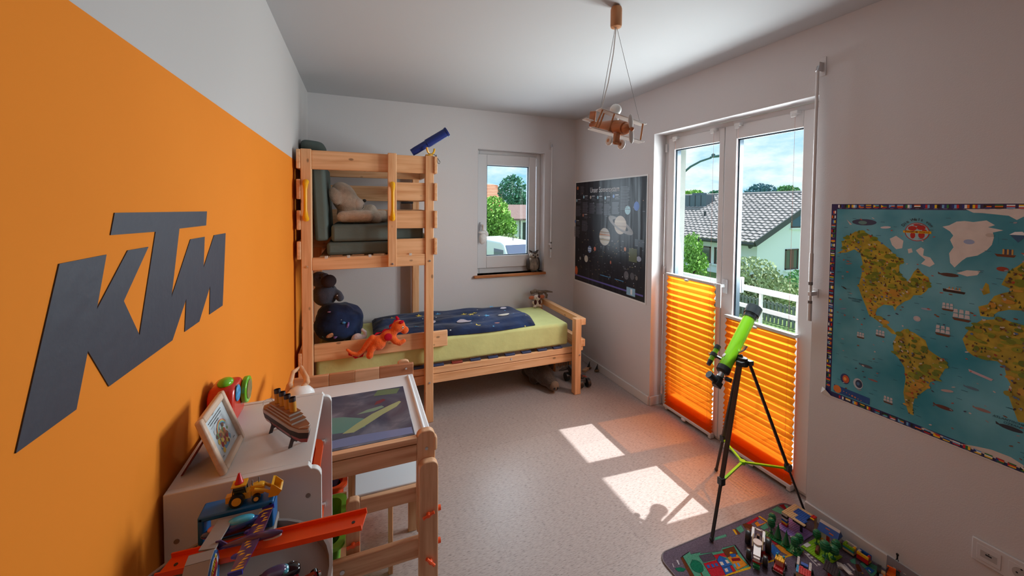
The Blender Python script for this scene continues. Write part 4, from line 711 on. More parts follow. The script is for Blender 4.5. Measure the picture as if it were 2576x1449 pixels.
RUGP = [('teal', [(1.313, 1.24), (1.359, 1.246), (1.353, 1.235), (1.402, 1.227), (1.393, 1.222), (1.49, 1.198), (1.512, 1.208), (1.574, 1.198), (1.542, 1.1), (1.407, 1.106), (1.372, 1.092), (1.28, 1.128)]), ('yellow', [(1.547, 1.099), (1.535, 1.092), (1.407, 1.106), (1.38, 1.109), (1.39, 1.117), (1.478, 1.106)]), ('orange', [(1.491, 1.166), (1.544, 1.16), (1.54, 1.109), (1.48, 1.108)]), ('brown', [(1.503, 1.201), (1.567, 1.195), (1.548, 1.161), (1.493, 1.167)]), ('red', [(1.443, 1.196), (1.497, 1.187), (1.489, 1.167), (1.466, 1.183), (1.438, 1.173)]), ('blue', [(1.438, 1.172), (1.466, 1.185), (1.48, 1.165), (1.477, 1.133), (1.426, 1.14)]), ('blue', [(1.424, 1.138), (1.464, 1.133), (1.452, 1.109), (1.414, 1.111)]), ('red', [(1.465, 1.133), (1.477, 1.131), (1.469, 1.107), (1.453, 1.108)]), ('slate', [(1.382, 1.217), (1.444, 1.206), (1.434, 1.177), (1.373, 1.186)]), ('red', [(1.369, 1.182), (1.435, 1.174), (1.429, 1.147), (1.362, 1.157)]), ('red', [(1.361, 1.156), (1.429, 1.145), (1.411, 1.109), (1.352, 1.127)]), ('brown', [(1.298, 1.238), (1.31, 1.238), (1.283, 1.141), (1.265, 1.149)]), ('green', [(1.311, 1.198), (1.338, 1.212), (1.354, 1.203), (1.36, 1.192), (1.357, 1.175), (1.342, 1.159), (1.32, 1.155), (1.306, 1.168), (1.303, 1.182)]), ('brown', [(1.321, 1.156), (1.327, 1.155), (1.317, 1.128), (1.311, 1.131)]), ('green', [(1.238, 1.21), (1.263, 1.205), (1.279, 1.191), (1.26, 1.185), (1.24, 1.194)]), ('teal', [(1.526, 1.26), (1.59, 1.255), (1.584, 1.244), (1.514, 1.249)]), ('yellow', [(1.643, 1.263), (1.654, 1.259), (1.641, 1.235), (1.632, 1.234)]), ('brown', [(1.654, 1.259), (1.662, 1.259), (1.657, 1.232), (1.642, 1.231)]), ('teal', [(1.663, 1.261), (1.705, 1.266), (1.691, 1.238), (1.662, 1.235)]), ('brown', [(1.716, 1.266), (1.763, 1.264), (1.747, 1.233), (1.704, 1.237)]), ('red', [(1.737, 1.264), (1.827, 1.272), (1.823, 1.261), (1.748, 1.253)]), ('orange', [(1.776, 1.249), (1.829, 1.257), (1.834, 1.23), (1.77, 1.231)]), ('purple', [(1.802, 1.258), (1.826, 1.26), (1.83, 1.235), (1.795, 1.235)]), ('yellow', [(1.833, 1.273), (1.844, 1.27), (1.85, 1.233), (1.84, 1.233)]), ('teal', [(1.779, 1.224), (1.832, 1.231), (1.816, 1.207), (1.781, 1.207)]), ('window', [(1.44, 1.163), (1.453, 1.159), (1.447, 1.145), (1.433, 1.148)]), ('window', [(1.469, 1.16), (1.48, 1.157), (1.477, 1.143), (1.464, 1.145)]), ('window', [(1.432, 1.132), (1.445, 1.13), (1.438, 1.117), (1.425, 1.119)]), ('blue', [(1.374, 1.172), (1.386, 1.17), (1.381, 1.157), (1.369, 1.159)]), ('blue', [(1.395, 1.168), (1.406, 1.166), (1.401, 1.153), (1.39, 1.155)]), ('blue', [(1.413, 1.165), (1.424, 1.163), (1.421, 1.151), (1.409, 1.153)]), ('sky', [(1.488, 1.135), (1.496, 1.133), (1.487, 1.119), (1.479, 1.121)]), ('sky', [(1.506, 1.132), (1.513, 1.13), (1.507, 1.116), (1.497, 1.117)]), ('blue', [(1.513, 1.173), (1.541, 1.166), (1.531, 1.155), (1.509, 1.158)]), ('darkred', [(1.503, 1.156), (1.538, 1.145), (1.531, 1.134), (1.496, 1.144)]), ('yellow', [(1.522, 1.18), (1.53, 1.181), (1.535, 1.172), (1.516, 1.174)]), ('white', [(1.272, 1.238), (1.28, 1.234), (1.27, 1.216), (1.265, 1.217), (1.268, 1.225)]), ('white', [(1.243, 1.231), (1.246, 1.23), (1.239, 1.215), (1.236, 1.215)]), ('white', [(1.55, 1.092), (1.552, 1.086), (1.544, 1.085)]), ('white', [(1.564, 1.09), (1.565, 1.084), (1.557, 1.084)]), ('white', [(1.579, 1.089), (1.581, 1.082), (1.573, 1.082)]), ('red', [(1.754, 1.153), (1.791, 1.15), (1.781, 1.124), (1.751, 1.133)]), ('blue', [(1.708, 1.14), (1.742, 1.136), (1.735, 1.1), (1.685, 1.088)]), ('orange', [(1.748, 1.131), (1.794, 1.122), (1.782, 1.076), (1.75, 1.074), (1.74, 1.098)]), ('darkred', [(1.656, 1.131), (1.691, 1.123), (1.666, 1.09), (1.629, 1.091), (1.635, 1.116)]), ('yellow', [(1.596, 1.094), (1.62, 1.091), (1.839, 1.066), (1.832, 1.061), (1.611, 1.085)]), ('brown', [(1.785, 1.078), (1.839, 1.075), (1.839, 1.066), (1.782, 1.072)]), ('teal', [(1.937, 1.277), (1.988, 1.284), (1.991, 1.245), (1.955, 1.24)]), ('darkred', [(2.003, 1.282), (2.034, 1.278), (2.013, 1.251), (2.002, 1.252)]), ('white', [(1.891, 1.264), (1.895, 1.263), (1.896, 1.249), (1.89, 1.249)]), ('teal', [(2.03, 1.276), (2.039, 1.268), (2.038, 1.253), (2.018, 1.251)]), ('white', [(1.828, 1.056), (1.833, 1.055), (1.817, 0.996), (1.812, 0.996)]), ('white', [(1.834, 1.052), (1.846, 1.049), (1.843, 1.04), (1.831, 1.043)]), ('white', [(1.832, 1.037), (1.844, 1.034), (1.841, 1.026), (1.829, 1.029)]), ('white', [(1.83, 1.021), (1.841, 1.018), (1.838, 1.01), (1.827, 1.013)]), ('white', [(1.825, 1.004), (1.837, 1.001), (1.834, 0.993), (1.822, 0.996)]), ('teal', [(2.0, 0.938), (2.039, 0.937), (2.059, 0.891), (1.969, 0.881), (1.987, 0.909)]), ('blue', [(1.993, 0.917), (2.018, 0.914), (2.017, 0.894), (1.988, 0.892)]), ('brown', [(1.977, 0.943), (1.99, 0.936), (1.964, 0.912), (1.946, 0.918)]), ('teal', [(1.978, 0.963), (2.014, 0.96), (1.978, 0.941), (1.969, 0.952)]), ('white', [(1.945, 0.958), (1.955, 0.956), (1.945, 0.926), (1.935, 0.928)]), ('white', [(1.927, 0.961), (1.935, 0.959), (1.923, 0.926), (1.915, 0.928)]), ('white', [(1.997, 0.907), (2.003, 0.907), (1.997, 0.896), (1.992, 0.898)]), ('yellow', [(1.954, 0.909), (1.961, 0.908), (1.947, 0.89), (1.941, 0.893)])]
# ================================================================== logo decal on the orange wall
dec = thing('wall_decal', 'dark blue-grey foil letters KTM stuck on the orange wall', 'wall decal', (XL, 1.0, 1.24))
MYZ = Matrix(((0, 0, 1, 0), (1, 0, 0, 0), (0, 1, 0, 0), (0, 0, 0, 1)))
b = MB(); b.prism(KTM, XL+.0003, XL+.0016, MYZ); b.build('foil_letters', mat('slate_foil', s2l(47, 51, 66), .5, bump=.15, bscale=25), dec, smooth=0, fix=True)
# ================================================================== white storage unit by the wall
CW = mat('white_laminate', (.74, .72, .71), .4)
cab = thing('storage_unit', 'white laminate storage unit with toys on top against the orange wall', 'cabinet', (-.22, 1.13, 0))
CX0, CX1, CY0, CY1, CZ = -.366, -.081, .956, 1.326, .945
def side(y0, y1):
    r = .02; pr_ = [(CX0, 0), (CX1, 0), (CX1, CZ-.03)] + [(CX1-r+r*cos(a*pi/10), CZ-.01-r+r*sin(a*pi/10)) for a in range(0, 6)] + [(CX1-.026, CZ), (CX0, CZ)]
    MB().prism(pr_, -y1, -y0, Matrix(((1, 0, 0, 0), (0, 0, -1, 0), (0, 1, 0, 0), (0, 0, 0, 1)))).build('side_panel', CW, cab, smooth=30, bevel=.0015, fix=True)
side(CY0, CY0+.016); side(CY1-.016, CY1)
MB().bb(CX0, CX1-.022, CY0+.0165, CY1-.0165, CZ-.018, CZ-.0005).build('top_panel', CW, cab, bevel=.0015)
MB().bb(CX0, CX0+.004, CY0+.0165, CY1-.0165, .03, CZ-.0185).build('back_panel', CW, cab)
MB().bb(CX0+.005, CX1-.03, CY0+.0165, CY1-.0165, .02, .036).build('bottom_panel', CW, cab)
for z in (.80, .60, .42):
    for y0, y1 in ((CY0+.0165, CY0+.028), (CY1-.028, CY1-.0165)): MB().bb(CX0+.01, CX1-.018, y0, y1, z-.012, z).build('runner', TRIM, cab)
for x, z in ((-.345, .845), (-.108, .875)):
    b = MB(); b.cyl((x, CY0+.0005, z), (x, CY0-.001, z), .005, n=14); b.build('screw_cap', mat('cam_bolt', (.28, .22, .19), .4, .6), cab)
def bin_(name, label, c, d, m, group, fill=None):
    """open rounded bin: c = rim centre, d = outer size"""
    t = thing(name, label, 'bin', (c[0], c[1], c[2]-d[2]), group=group)
    def ring(s, z, k=1.0, n=6):
        r = .035; hx, hy = d[0]/2*s, d[1]/2*s; P = []
        for q in range(4):
            cx_, cy_ = ((1, 1), (-1, 1), (-1, -1), (1, -1))[q]
            for i in range(n): a = q*pi/2+i*pi/2/(n-1); P.append((c[0]+cx_*(hx-r)+r*cos(a), c[1]+cy_*(hy-r)+r*sin(a), z))
        return P
    L = [ring(.80, c[2]-d[2]), ring(.90, c[2]-.012), ring(1.0, c[2]-.012), ring(1.0, c[2]), ring(.86, c[2]), ring(.77, c[2]-d[2]+.005)]; n = len(L[0]); b = MB()
    b.add([p for l in L for p in l], [(i*n+k, i*n+(k+1) % n, (i+1)*n+(k+1) % n, (i+1)*n+k) for i in range(5) for k in range(n)] + [tuple(range(n))[::-1], tuple(range(5*n, 6*n))])
    b.build('tub', m, t, smooth=50)
    return t
OB = mat('orange_bin_plastic', s2l(235, 85, 35), .35); GBN = mat('green_bin_plastic', s2l(120, 190, 60), .35); BGR = 'plastic storage bins'
for z, m_, lb in ((.80, OB, 'orange storage bin sliding in the white unit, uppermost'), (.60, OB, 'orange storage bin sliding in the white unit below the first')):
    bin_('storage_bin', lb, (-.228, 1.141, z+.016), (.255, .305, .11), m_, BGR)
# ------------------------------------------------------------------ things on the unit
TZ = CZ
# picture frame leaning back, standing on the unit
fr = thing('picture_frame', 'pale wooden picture frame with a colourful children drawing on the white unit', 'picture frame', (-.266, 1.058, TZ))
O = Vector((-.266, .982, TZ+.001)); ey = Vector((0, 1, 0)); eu = Vector((-.044, 0, .126)).normalized(); en = ey.cross(eu)*1.0; FWD, FHT = .152, .134
RF = Matrix((ey, eu, en)).transposed(); MF = Matrix.Translation(O) @ RF.to_4x4()
w = .016; b = MB(MF)
b.bb(0, w, 0, FHT, -.014, 0); b.bb(FWD-w, FWD, 0, FHT, -.014, 0); b.bb(w, FWD-w, 0, w, -.014, 0); b.bb(w, FWD-w, FHT-w, FHT, -.014, 0)
b.build('frame', wood('pale_frame_wood', 1, s2l(226, 196, 172), s2l(204, 166, 138), knots=False), fr, bevel=.004)
MB(MF).bb(w, FWD-w, w, FHT-w, -.012, -.008).build('paper', mat('paper_white', s2l(205, 215, 220), .5), fr)
rnd = random.Random(5); b = MB(MF)
def pdisc(b, x, y, r, col, z, ry_=None, n=10): b.col = col; b.poly([(x+r*cos(2*pi*i/n), y+(ry_ or r)*sin(2*pi*i/n), z) for i in range(n)])
pdisc(b, .075, .040, .032, s2l(120, 170, 205), -.0078, .012); pdisc(b, .075, .050, .026, s2l(150, 100, 70), -.0077, .012); pdisc(b, .072, .062, .016, s2l(200, 150, 90), -.0076, .010)
for i in range(34): pdisc(b, rnd.uniform(.045, .105), rnd.uniform(.032, .080), rnd.uniform(.003, .007), s2l(rnd.choice([(190, 110, 70), (225, 190, 90), (130, 90, 70), (230, 225, 220), (110, 150, 180), (170, 60, 60), (140, 170, 110)])), -.0075+i*.00001)
for k, c_ in enumerate(((220, 120, 110), (230, 200, 110), (130, 190, 150), (110, 160, 210))):
    b.col = s2l(c_)
    for i in range(8):
        a0, a1 = pi*.1+i*pi*.1, pi*.1+(i+1)*pi*.1; r0, r1 = .030-k*.0025, .0275-k*.0025
        b.poly([(.082+r*cos(a), .066+r*sin(a)*.8, -.0070) for r, a in ((r0, a0), (r0, a1), (r1, a1), (r1, a0))])
b.col = s2l(70, 70, 75)
for x0, x1, y in ((.066, .078, .113), (.036, .116, .106), (.040, .112, .100), (.060, .088, .094), (.11, .12, .026), (.035, .042, .024)):
    x = x0
    while x < x1: l = rnd.uniform(.002, .006); b.poly([(x, y, -.0074), (min(x+l, x1), y, -.0074), (min(x+l, x1), y+.0018, -.0074), (x, y+.0018, -.0074)]); x += l+.0012
b.build('drawing_print', PRINT, fr, smooth=0, kind='stuff')
b = MB(); b.add([(-.304, 1.02, TZ+.002+.085), (-.304, 1.09, TZ+.087), (-.352, 1.10, TZ+.002), (-.352, 1.01, TZ+.002), (-.307, 1.02, TZ+.087), (-.307, 1.09, TZ+.087), (-.356, 1.10, TZ+.002), (-.356, 1.01, TZ+.002)], [(0, 1, 2, 3), (7, 6, 5, 4), (0, 4, 5, 1), (2, 6, 7, 3), (0, 3, 7, 4), (1, 5, 6, 2)])
b.build('easel_back', mat('brown_card', s2l(110, 40, 26), .8), fr)
# four-funnel liner model
sh = thing('ship_model', 'paper model of a four-funnel ocean liner on a dark stand', 'model ship', (-.155, 1.09, TZ))
A = Vector((-.235, 1.185, 0)); B = Vector((-.108, .985, 0)); Lh = (B-A).length; ex = (B-A).normalized(); R_ = Matrix((ex, Vector((0, 0, 1)).cross(ex), Vector((0, 0, 1)))).transposed()
Ls = .195; MS = Matrix.Translation((-.168, 1.088, TZ)) @ R_.to_4x4() @ ry(-2).to_4x4() @ Matrix.Diagonal((1.12, 1, .95, 1))
def hull(b, z0, z1, w0, w1, l0, l1, x0=-.098, bow=.098):
    P = lambda w_, k: [(x0+.004, -w_*.55), (x0+.02, -w_), (bow-.045, -w_), (bow-.018, -w_*.72), (bow*k, 0), (bow-.018, w_*.72), (bow-.045, w_), (x0+.02, w_), (x0+.004, w_*.55)]
    a, c = P(w0, l0), P(w1, l1); n = len(a); b.add([(x, y, z0) for x, y in a]+[(x, y, z1) for x, y in c], [tuple(range(n))[::-1], tuple(range(n, 2*n))]+[(i, (i+1) % n, n+(i+1) % n, n+i) for i in range(n)])
def shp(n_, col, fn, bevel=0): b = MB(MS); b.col = s2l(col); fn(b); return b.build(n_, PAINT if n_ != 'hull' else PRINT, sh, smooth=30, bevel=bevel)
shp('keel', (140, 34, 34), lambda b: hull(b, .024, .034, .012, .016, .92, .95)); shp('hull', (52, 44, 46), lambda b: hull(b, .0341, .050, .016, .0195, .95, 1.0)); shp('upper_hull', (176, 164, 160), lambda b: hull(b, .0501, .058, .0195, .020, 1.0, 1.01))
shp('deck', (150, 92, 58), lambda b: hull(b, .0581, .060, .018, .018, .97, .97))
for i, (x0, x1, z, hw) in enumerate(((-.070, .055, .0601, .016), (-.062, .045, .0671, .0145), (-.055, .038, .0741, .0125))):
    shp('deckhouse', (188, 178, 172), lambda b: b.bb(x0, x1, -hw, hw, z, z+.0055)); shp('deck_plate', (146, 90, 56), lambda b: b.bb(x0-.002, x1+.002, -hw-.001, hw+.001, z+.0056, z+.0069))
for i in range(4):
    x = -.040+i*.024; f = shp('funnel', (206, 142, 44), lambda b: b.cyl((x, 0, .081), (x-.003, 0, .106), .0075, n=16)); b = MB(MS); b.col = s2l(60, 48, 52); b.tube([(x-.003, 0, .1062), (x-.0042, 0, .116)], .0076, 16, cap=False); b.tube([(x-.0042, 0, .116), (x-.0031, 0, .108)], .0068, 16, cap=False); b.build('funnel_top', PAINT, f, smooth=40)
for x in (-.05, .045): shp('stand', (50, 34, 32), lambda b: [b.prism([(-.020, 0), (-.012, 0), (-.008, .012), (.008, .012), (.012, 0), (.020, 0), (.013, .022), (.017, .036), (.0125, .036), (.010, .0235), (-.010, .0235), (-.0125, .036), (-.017, .036), (-.013, .022)], x-.0015, x+.0015, Matrix(((0, 0, 1, 0), (1, 0, 0, 0), (0, 1, 0, 0), (0, 0, 0, 1)))) ])
shp('stand_beam', (50, 34, 32), lambda b: b.bb(-.05, .045, -.002, .002, .008, .014))
shp('railing', (200, 195, 190), lambda b: [b.tube([(-.094, -.012, .061), (-.097, -.010, .070), (-.099, 0, .071), (-.097, .010, .070), (-.094, .012, .061)], .001, 6), b.tube([(.080, -.012, .061), (.090, -.008, .066), (.098, 0, .068), (.090, .008, .066), (.080, .012, .061)], .001, 6)])
# red musical toy
rt_ = thing('musical_toy', 'glossy red plastic toy with green button behind the picture frame', 'toy', (-.335, 1.24, TZ)); RP = mat('red_plastic', s2l(205, 40, 24), .25, coat=.3); GP = mat('lime_plastic', s2l(110, 190, 30), .25, coat=.3)
b = MB(); b.prism([(-.06, 0), (.06, 0), (.058, .04), (.050, .088), (.035, .105), (-.035, .105), (-.050, .088), (-.058, .04)], -.03, .03, Matrix.Translation((-.334, 1.235, TZ)) @ MYZ); b.build('body', RP, rt_, bevel=.012, seg=3, fix=True)
b = MB(); b.sph((-.332, 1.225, TZ+.108), (.018, .024, .012)); b.build('button', GP, rt_, smooth=180)
b = MB(); b.cyl((-.303, 1.275, TZ+.062), (-.290, 1.275, TZ+.062), .036, n=28); b.build('speaker_ring', GP, rt_, bevel=.003); b = MB(); b.cyl((-.290, 1.275, TZ+.062), (-.2885, 1.275, TZ+.062), .026, n=28); b.build('speaker_grille', mat('olive_grille', s2l(140, 120, 70), .6, vary=.3, vscale=60), rt_)
b = MB(); b.sph((-.302, 1.215, TZ+.080), (.005, .018, .022)); b.build('sticker', mat('blue_sticker', s2l(70, 150, 205), .4, vary=.4, vscale=90), rt_)
# ================================================================== desk
dk = thing('childrens_desk', 'height-adjustable beech desk with a white top and orange wing knobs', 'desk', (-.05, 1.74, 0))
DX0, DX1, DYN, DYF, DT = -.352, .258, 1.436, 2.020, .660
MB().bb(DX0, DX1, DYN+.029, DYF, DT-.022, DT).build('desk_top', mat('white_desk_top', (.76, .76, .78), .35), dk, bevel=.006, seg=3)
b = MB(); b.tube([(.232, DYN+.03, DT+.001), (.232, DYF-.03, DT+.001)], .0075, 12); b.sph((.232, DYN+.03, DT+.001), .0075); b.sph((.232, DYF-.03, DT+.001), .0075); b.build('pencil_rail', mat('white_desk_top'), dk)
# back board from glued beech staves
x = -.285; cols = [(214, 160, 120), (196, 140, 100), (222, 176, 140), (186, 126, 90)]
for i, wd in enumerate((.15, .115, .115, .168)):
    MB().bb(x, x+wd-.0004, DYF+.002, DYF+.024, DT-.06, DT+.052).build('back_board_stave', wood('stave_%d' % i, 0, s2l(cols[i]), s2l(*[c-26 for c in cols[i]]), knots=False), dk, bevel=.003); x += wd
b = MB(); b.prism([(-.03, 0), (.03, 0), (.026, .012), (.012, .018), (-.012, .018), (-.026, .012)], -.012, .012, Matrix.Translation((.215, DYF+.038, DT+.045)) @ Matrix(((1, 0, 0, 0), (0, 0, -1, 0), (0, 1, 0, 0), (0, 0, 0, 1)))); b.build('end_stop', BEECH[0], dk, bevel=.003, fix=True)
b = MB(); b.cyl((.225, DYF+.001, DT+.03), (.225, DYF-.002, DT+.03), .005, n=12); b.build('bolt', STEEL, dk)
MB().bb(DX0, .20, DYN+.004, DYN+.028, DT-.085, DT-.0225).build('apron', BEECH[0], dk, bevel=.003)
MB().bb(DX0, .20, DYN+.002, DYN+.026, DT-.018, DT+.0045).build('front_strip', BEECH[0], dk, bevel=.002)
MB().bb(DX0, .20, DYF-.03, DYF-.006, DT-.085, DT-.0225).build('apron', BEECH[0], dk, bevel=.003)
MB().bb(DX0, .21, DYN+.006, DYN+.028, .198, .273).build('lower_rail', BEECH[0], dk, bevel=.003)
KN = mat('orange_knob_plastic', s2l(238, 88, 36), .4)
def roundtop(x0, x1, z0, z1, r=.025, n=6):
    return [(x0, z0), (x1, z0), (x1, z1-r)]+[(x1-r+r*cos(a*pi/2/n), z1-r+r*sin(a*pi/2/n)) for a in range(1, n+1)]+[(x0+r+r*cos(pi/2+a*pi/2/n), z1-r+r*sin(pi/2+a*pi/2/n)) for a in range(0, n+1)]
MXZ = Matrix(((1, 0, 0, 0), (0, 0, -1, 0), (0, 1, 0, 0), (0, 0, 0, 1)))
def legpair(xa, yn, sgn):
    MB().prism(roundtop(xa, xa+.068, .30, DT+.022 if sgn < 0 else DT-.024), -(yn+.030), -yn, MXZ).build('upper_leg', BEECH[2], dk, bevel=.003, fix=True)
    y2 = yn-.0305 if sgn < 0 else yn+.0305
    MB().prism(roundtop(xa+.004, xa+.074, 0, .580), -(y2+.030), -y2, MXZ).build('lower_leg', BEECH[2], dk, bevel=.003, fix=True); return y2
y2 = legpair(.200, DYN+.004, -1); legpair(.200, DYF-.034, 1); legpair(DX0, DYN+.004, -1); legpair(DX0, DYF-.034, 1)
MB().bb(.262, .284, DYN+.05, DYF-.05, .12, .20).build('side_rail', BEECH[1], dk, bevel=.003)
MB().bb(.2605, .276, DYN-.0, DYN+.03, DT-.06, DT-.005).build('edge_cap', BEECH[2], dk, bevel=.008)
def knob(c, ang, par):
    b = MB(); M = Matrix.Translation(c) @ Matrix.Rotation(RAD(90), 4, 'X') @ Matrix.Rotation(RAD(ang), 4, 'Z')
    b.lathe([(.008, 0), (.008, .010), (.006, .014)], 12, M); b.M = M; b.tube([(-.022, 0, .009), (-.010, 0, .008), (0, 0, .010), (.010, 0, .008), (.022, 0, .009)], [.006, .005, .007, .005, .006], 8); b.build('wing_knob', KN, par)
knob((.237, y2-.0005, .385), 20, dk); knob((.244, y2-.0005, .205), -50, dk); b = MB(); b.cyl((.235, DYN+.004, .615), (.235, DYN+.002, .615), .006, n=12); b.build('bolt', STEEL, dk)
b = MB(); b.cyl((-.058, DYN+.006, .235), (-.058, DYN+.003, .235), .008, n=14); b.build('bolt', STEEL, dk)
for z in (.36, .23): b = MB(); b.cyl((.274, DYN+.02, z), (.292, DYN+.02, z), .010, n=12); b.build('side_knob', KN, dk)
# picture pad on the desk
pd = thing('desk_pad', 'clear desk pad over a murky green and blue picture on the desk', 'desk pad', (.0, 1.67, DT))
PX0, PX1, PY0, PY1 = -.300, .196, 1.466, 1.885
def padmat():
    m = bpy.data.materials.new('pad_picture'); m.use_nodes = True; t = m.node_tree; p = t.nodes['Principled BSDF']; p.inputs['Roughness'].default_value = .16; p.inputs['Specular IOR Level'].default_value = .5
    c = nod(t, 'ShaderNodeTexCoord'); n = nod(t, 'ShaderNodeTexNoise'); n.inputs['Scale'].default_value = 5; n.inputs['Detail'].default_value = 5; n.inputs['Distortion'].default_value = 1; t.links.new(c.outputs['Object'], n.inputs['Vector'])
    r = nod(t, 'ShaderNodeValToRGB'); e = r.color_ramp.elements; e[0].position = .3; e[0].color = (*s2l(58, 60, 84), 1); e[1].position = .75; e[1].color = (*s2l(140, 142, 160), 1); k = e.new(.5); k.color = (*s2l(84, 90, 108), 1); t.links.new(n.outputs['Fac'], r.inputs['Fac']); t.links.new(r.outputs['Color'], p.inputs['Base Color']); return m
MB().bb(PX0, PX1, PY0, PY1, DT+.0006, DT+.0035).build('pad', padmat(), pd, bevel=.001)
b = MB(); z = DT+.0037
def blob(pts, col):
    b.col = s2l(col); b.poly([(x, y, z) for x, y in pts])
GLP = mat('glossy_print', (.5, .5, .5), .16, attr=True)
blob([(-.12, 1.70), (-.06, 1.69), (.0, 1.66), (.04, 1.635), (.02, 1.585), (-.04, 1.57), (-.12, 1.58)], (96, 138, 132))
z += .00005; blob([(-.02, 1.56), (.03, 1.60), (.09, 1.655), (.15, 1.70), (.172, 1.735), (.165, 1.745), (.12, 1.72), (.05, 1.675), (-.01, 1.62), (-.06, 1.565)], (158, 168, 124))
z += .00005; blob([(-.01, 1.69), (.06, 1.695), (.10, 1.715), (.09, 1.73), (.03, 1.715)], (120, 150, 130))
z += .00005; blob([(.06, 1.745), (.085, 1.752), (.11, 1.775), (.10, 1.79), (.07, 1.775)], (112, 58, 70))
z += .00005; blob([(.06, 1.83), (.16, 1.82), (.18, 1.87), (.08, 1.88)], (106, 124, 96)); blob([(-.12, 1.48), (.19, 1.475), (.19, 1.52), (-.02, 1.535), (-.12, 1.53)], (116, 128, 168))
b.build('picture_shapes', GLP, pd, smooth=0, kind='stuff')
# desk lamp with a white dome
lp = thing('desk_lamp', 'white domed desk lamp with beech arms standing on the desk', 'lamp', (-.235, 1.76, DT))
b = MB(); b.lathe([(.055, 0), (.056, .012), (.050, .034), (.036, .050), (.016, .058), (.0, .059)], 28, Matrix.Translation((-.222, 1.745, .735))); b.build('shade', mat('white_enamel', (.82, .82, .82), .25), lp, smooth=60)
b = MB(); b.tube([(-.300, 1.78, DT+.014), (-.285, 1.775, .74), (-.262, 1.765, .795)], .011, 12); b.sph((-.262, 1.765, .795), .013); b.build('lower_arm', BEECH[2], lp)
b = MB(); b.tube([(-.240, 1.90, .812), (-.205, 1.80, .800), (-.2, 1.765, .800)], .011, 12); b.tube([(-.2, 1.765, .800), (-.215, 1.75, .788)], [.010, .008], 10); b.sph((-.2, 1.765, .800), .012); b.build('upper_arm', BEECH[1], lp)
b = MB(); b.tube([(-.262, 1.765, .795), (-.262, 1.85, .815), (-.240, 1.90, .812)], .009, 10); b.build('cross_arm', BEECH[1], lp)
b = MB(); b.cyl((-.300, 1.78, DT+.001), (-.300, 1.78, DT+.016), .038, n=28); b.build('foot', mat('white_enamel'), lp, bevel=.004)
b = MB(); b.lathe([(.007, 0), (.006, .004), (.003, .012), (.001, .022)], 10, Matrix.Translation((-.148, 1.80, DT+.001))); tag(b.build('glue_nozzle', TRIM), 'tiny white pointed cap standing on the desk beside the lamp', 'cap')
# ------------------------------------------------------------------ stool under the desk
st = thing('desk_stool', 'beech stool with a white seat pushed under the desk', 'stool', (.1, 1.58, 0))
MB().bb(-.018, .248, 1.500, 1.80, .440, .456).build('seat', mat('white_stool_seat', (.70, .74, .78), .3), st, bevel=.004)
MB().bb(.002, .248, 1.476, 1.498, .395, .452).build('front_rail', BEECH[0], st, bevel=.003)
MB().prism(roundtop(-.046, .0015, 0, .458, .015), -1.504, -1.474, MXZ).build('leg', BEECH[2], st, bevel=.003, fix=True)
MB().prism(roundtop(.212, .250, 0, .39, .006), -1.83, -1.805, MXZ).build('leg', BEECH[2], st, bevel=.003, fix=True)
MB().prism(roundtop(-.046, -.006, 0, .43, .015), -1.83, -1.805, MXZ).build('leg', BEECH[2], st, bevel=.003, fix=True)
MB().bb(.110, .128, 1.62, 1.64, 0, .439).build('centre_strut', BEECH[2], st, bevel=.003); knob((-.022, 1.4735, .300), 10, st)
# bins under the desk in a pine rack
rk = thing('bin_rack', 'pine rack holding the open toy bins under the desk', 'rack', (-.2, 1.7, 0))
MB().bb(-.043, -.025, 1.66, 1.68, 0, .52).build('upright', BEECH[2], rk, bevel=.002); MB().bb(-.345, -.329, 1.7565, 1.7645, 0, .52).build('upright', BEECH[2], rk, bevel=.002)
MB().bb(-.328, -.052, 1.757, 1.764, .06, .30).build('cross_board', BEECH[0], rk); MB().bb(-.345, -.05, 1.51, 1.965, .0, .02).build('base_board', BEECH[1], rk, bevel=.002)
FILL = (('black', (40, 40, 44)), ('brown', (96, 62, 40)), ('yellow', (205, 150, 60)), ('dark blue', (44, 60, 130)), ('red', (160, 40, 40)), ('beige', (150, 136, 118)), ('dark green', (30, 70, 44)))
def fill(where, c, d, z, seed):
    rn = random.Random(seed)
    for i, (cn, cv) in enumerate(FILL):
        for shape in ('block', 'ball'):
            b = MB(); b.col = s2l(cv); p = (c[0]+rn.uniform(-.30, .36)*d[0], c[1]+rn.uniform(-.36, .36)*d[1], z+rn.uniform(-.004, .01))
            if shape == 'block': b.box(p, (rn.uniform(.03, .05), rn.uniform(.014, .03), rn.uniform(.012, .025)), Euler((rn.uniform(-.6, .6), rn.uniform(-.6, .6), rn.uniform(0, 6))).to_matrix())
            else: b.sph(p, rn.uniform(.009, .014), n=10, m=6)
            tag(b.build('toy_'+shape, PAINT, bevel=.002 if shape == 'block' else 0), 'small %s toy %s lying in the %s' % (cn, shape, where), 'toy', 'mixed toy pieces in the bins')
bin_('storage_bin', 'open lime green storage bin under the desk with dark toys inside', (-.186, 1.612, .305), (.272, .284, .262), GBN, BGR)
bin_('storage_bin', 'open orange storage bin under the desk behind the green one', (-.186, 1.868, .320), (.272, .20, .278), OB, BGR)
fill('lime green bin under the desk', (-.176, 1.612), (.20, .21), .17, 1); fill('orange bin under the desk', (-.168, 1.868), (.20, .14), .25, 2)
for x in (-.25, -.12):
    for y in (1.612, 1.868): MB().bb(x-.04, x+.04, y-.06, y+.06, .0202, .034).build('bin_rest', BEECH[0], rk)
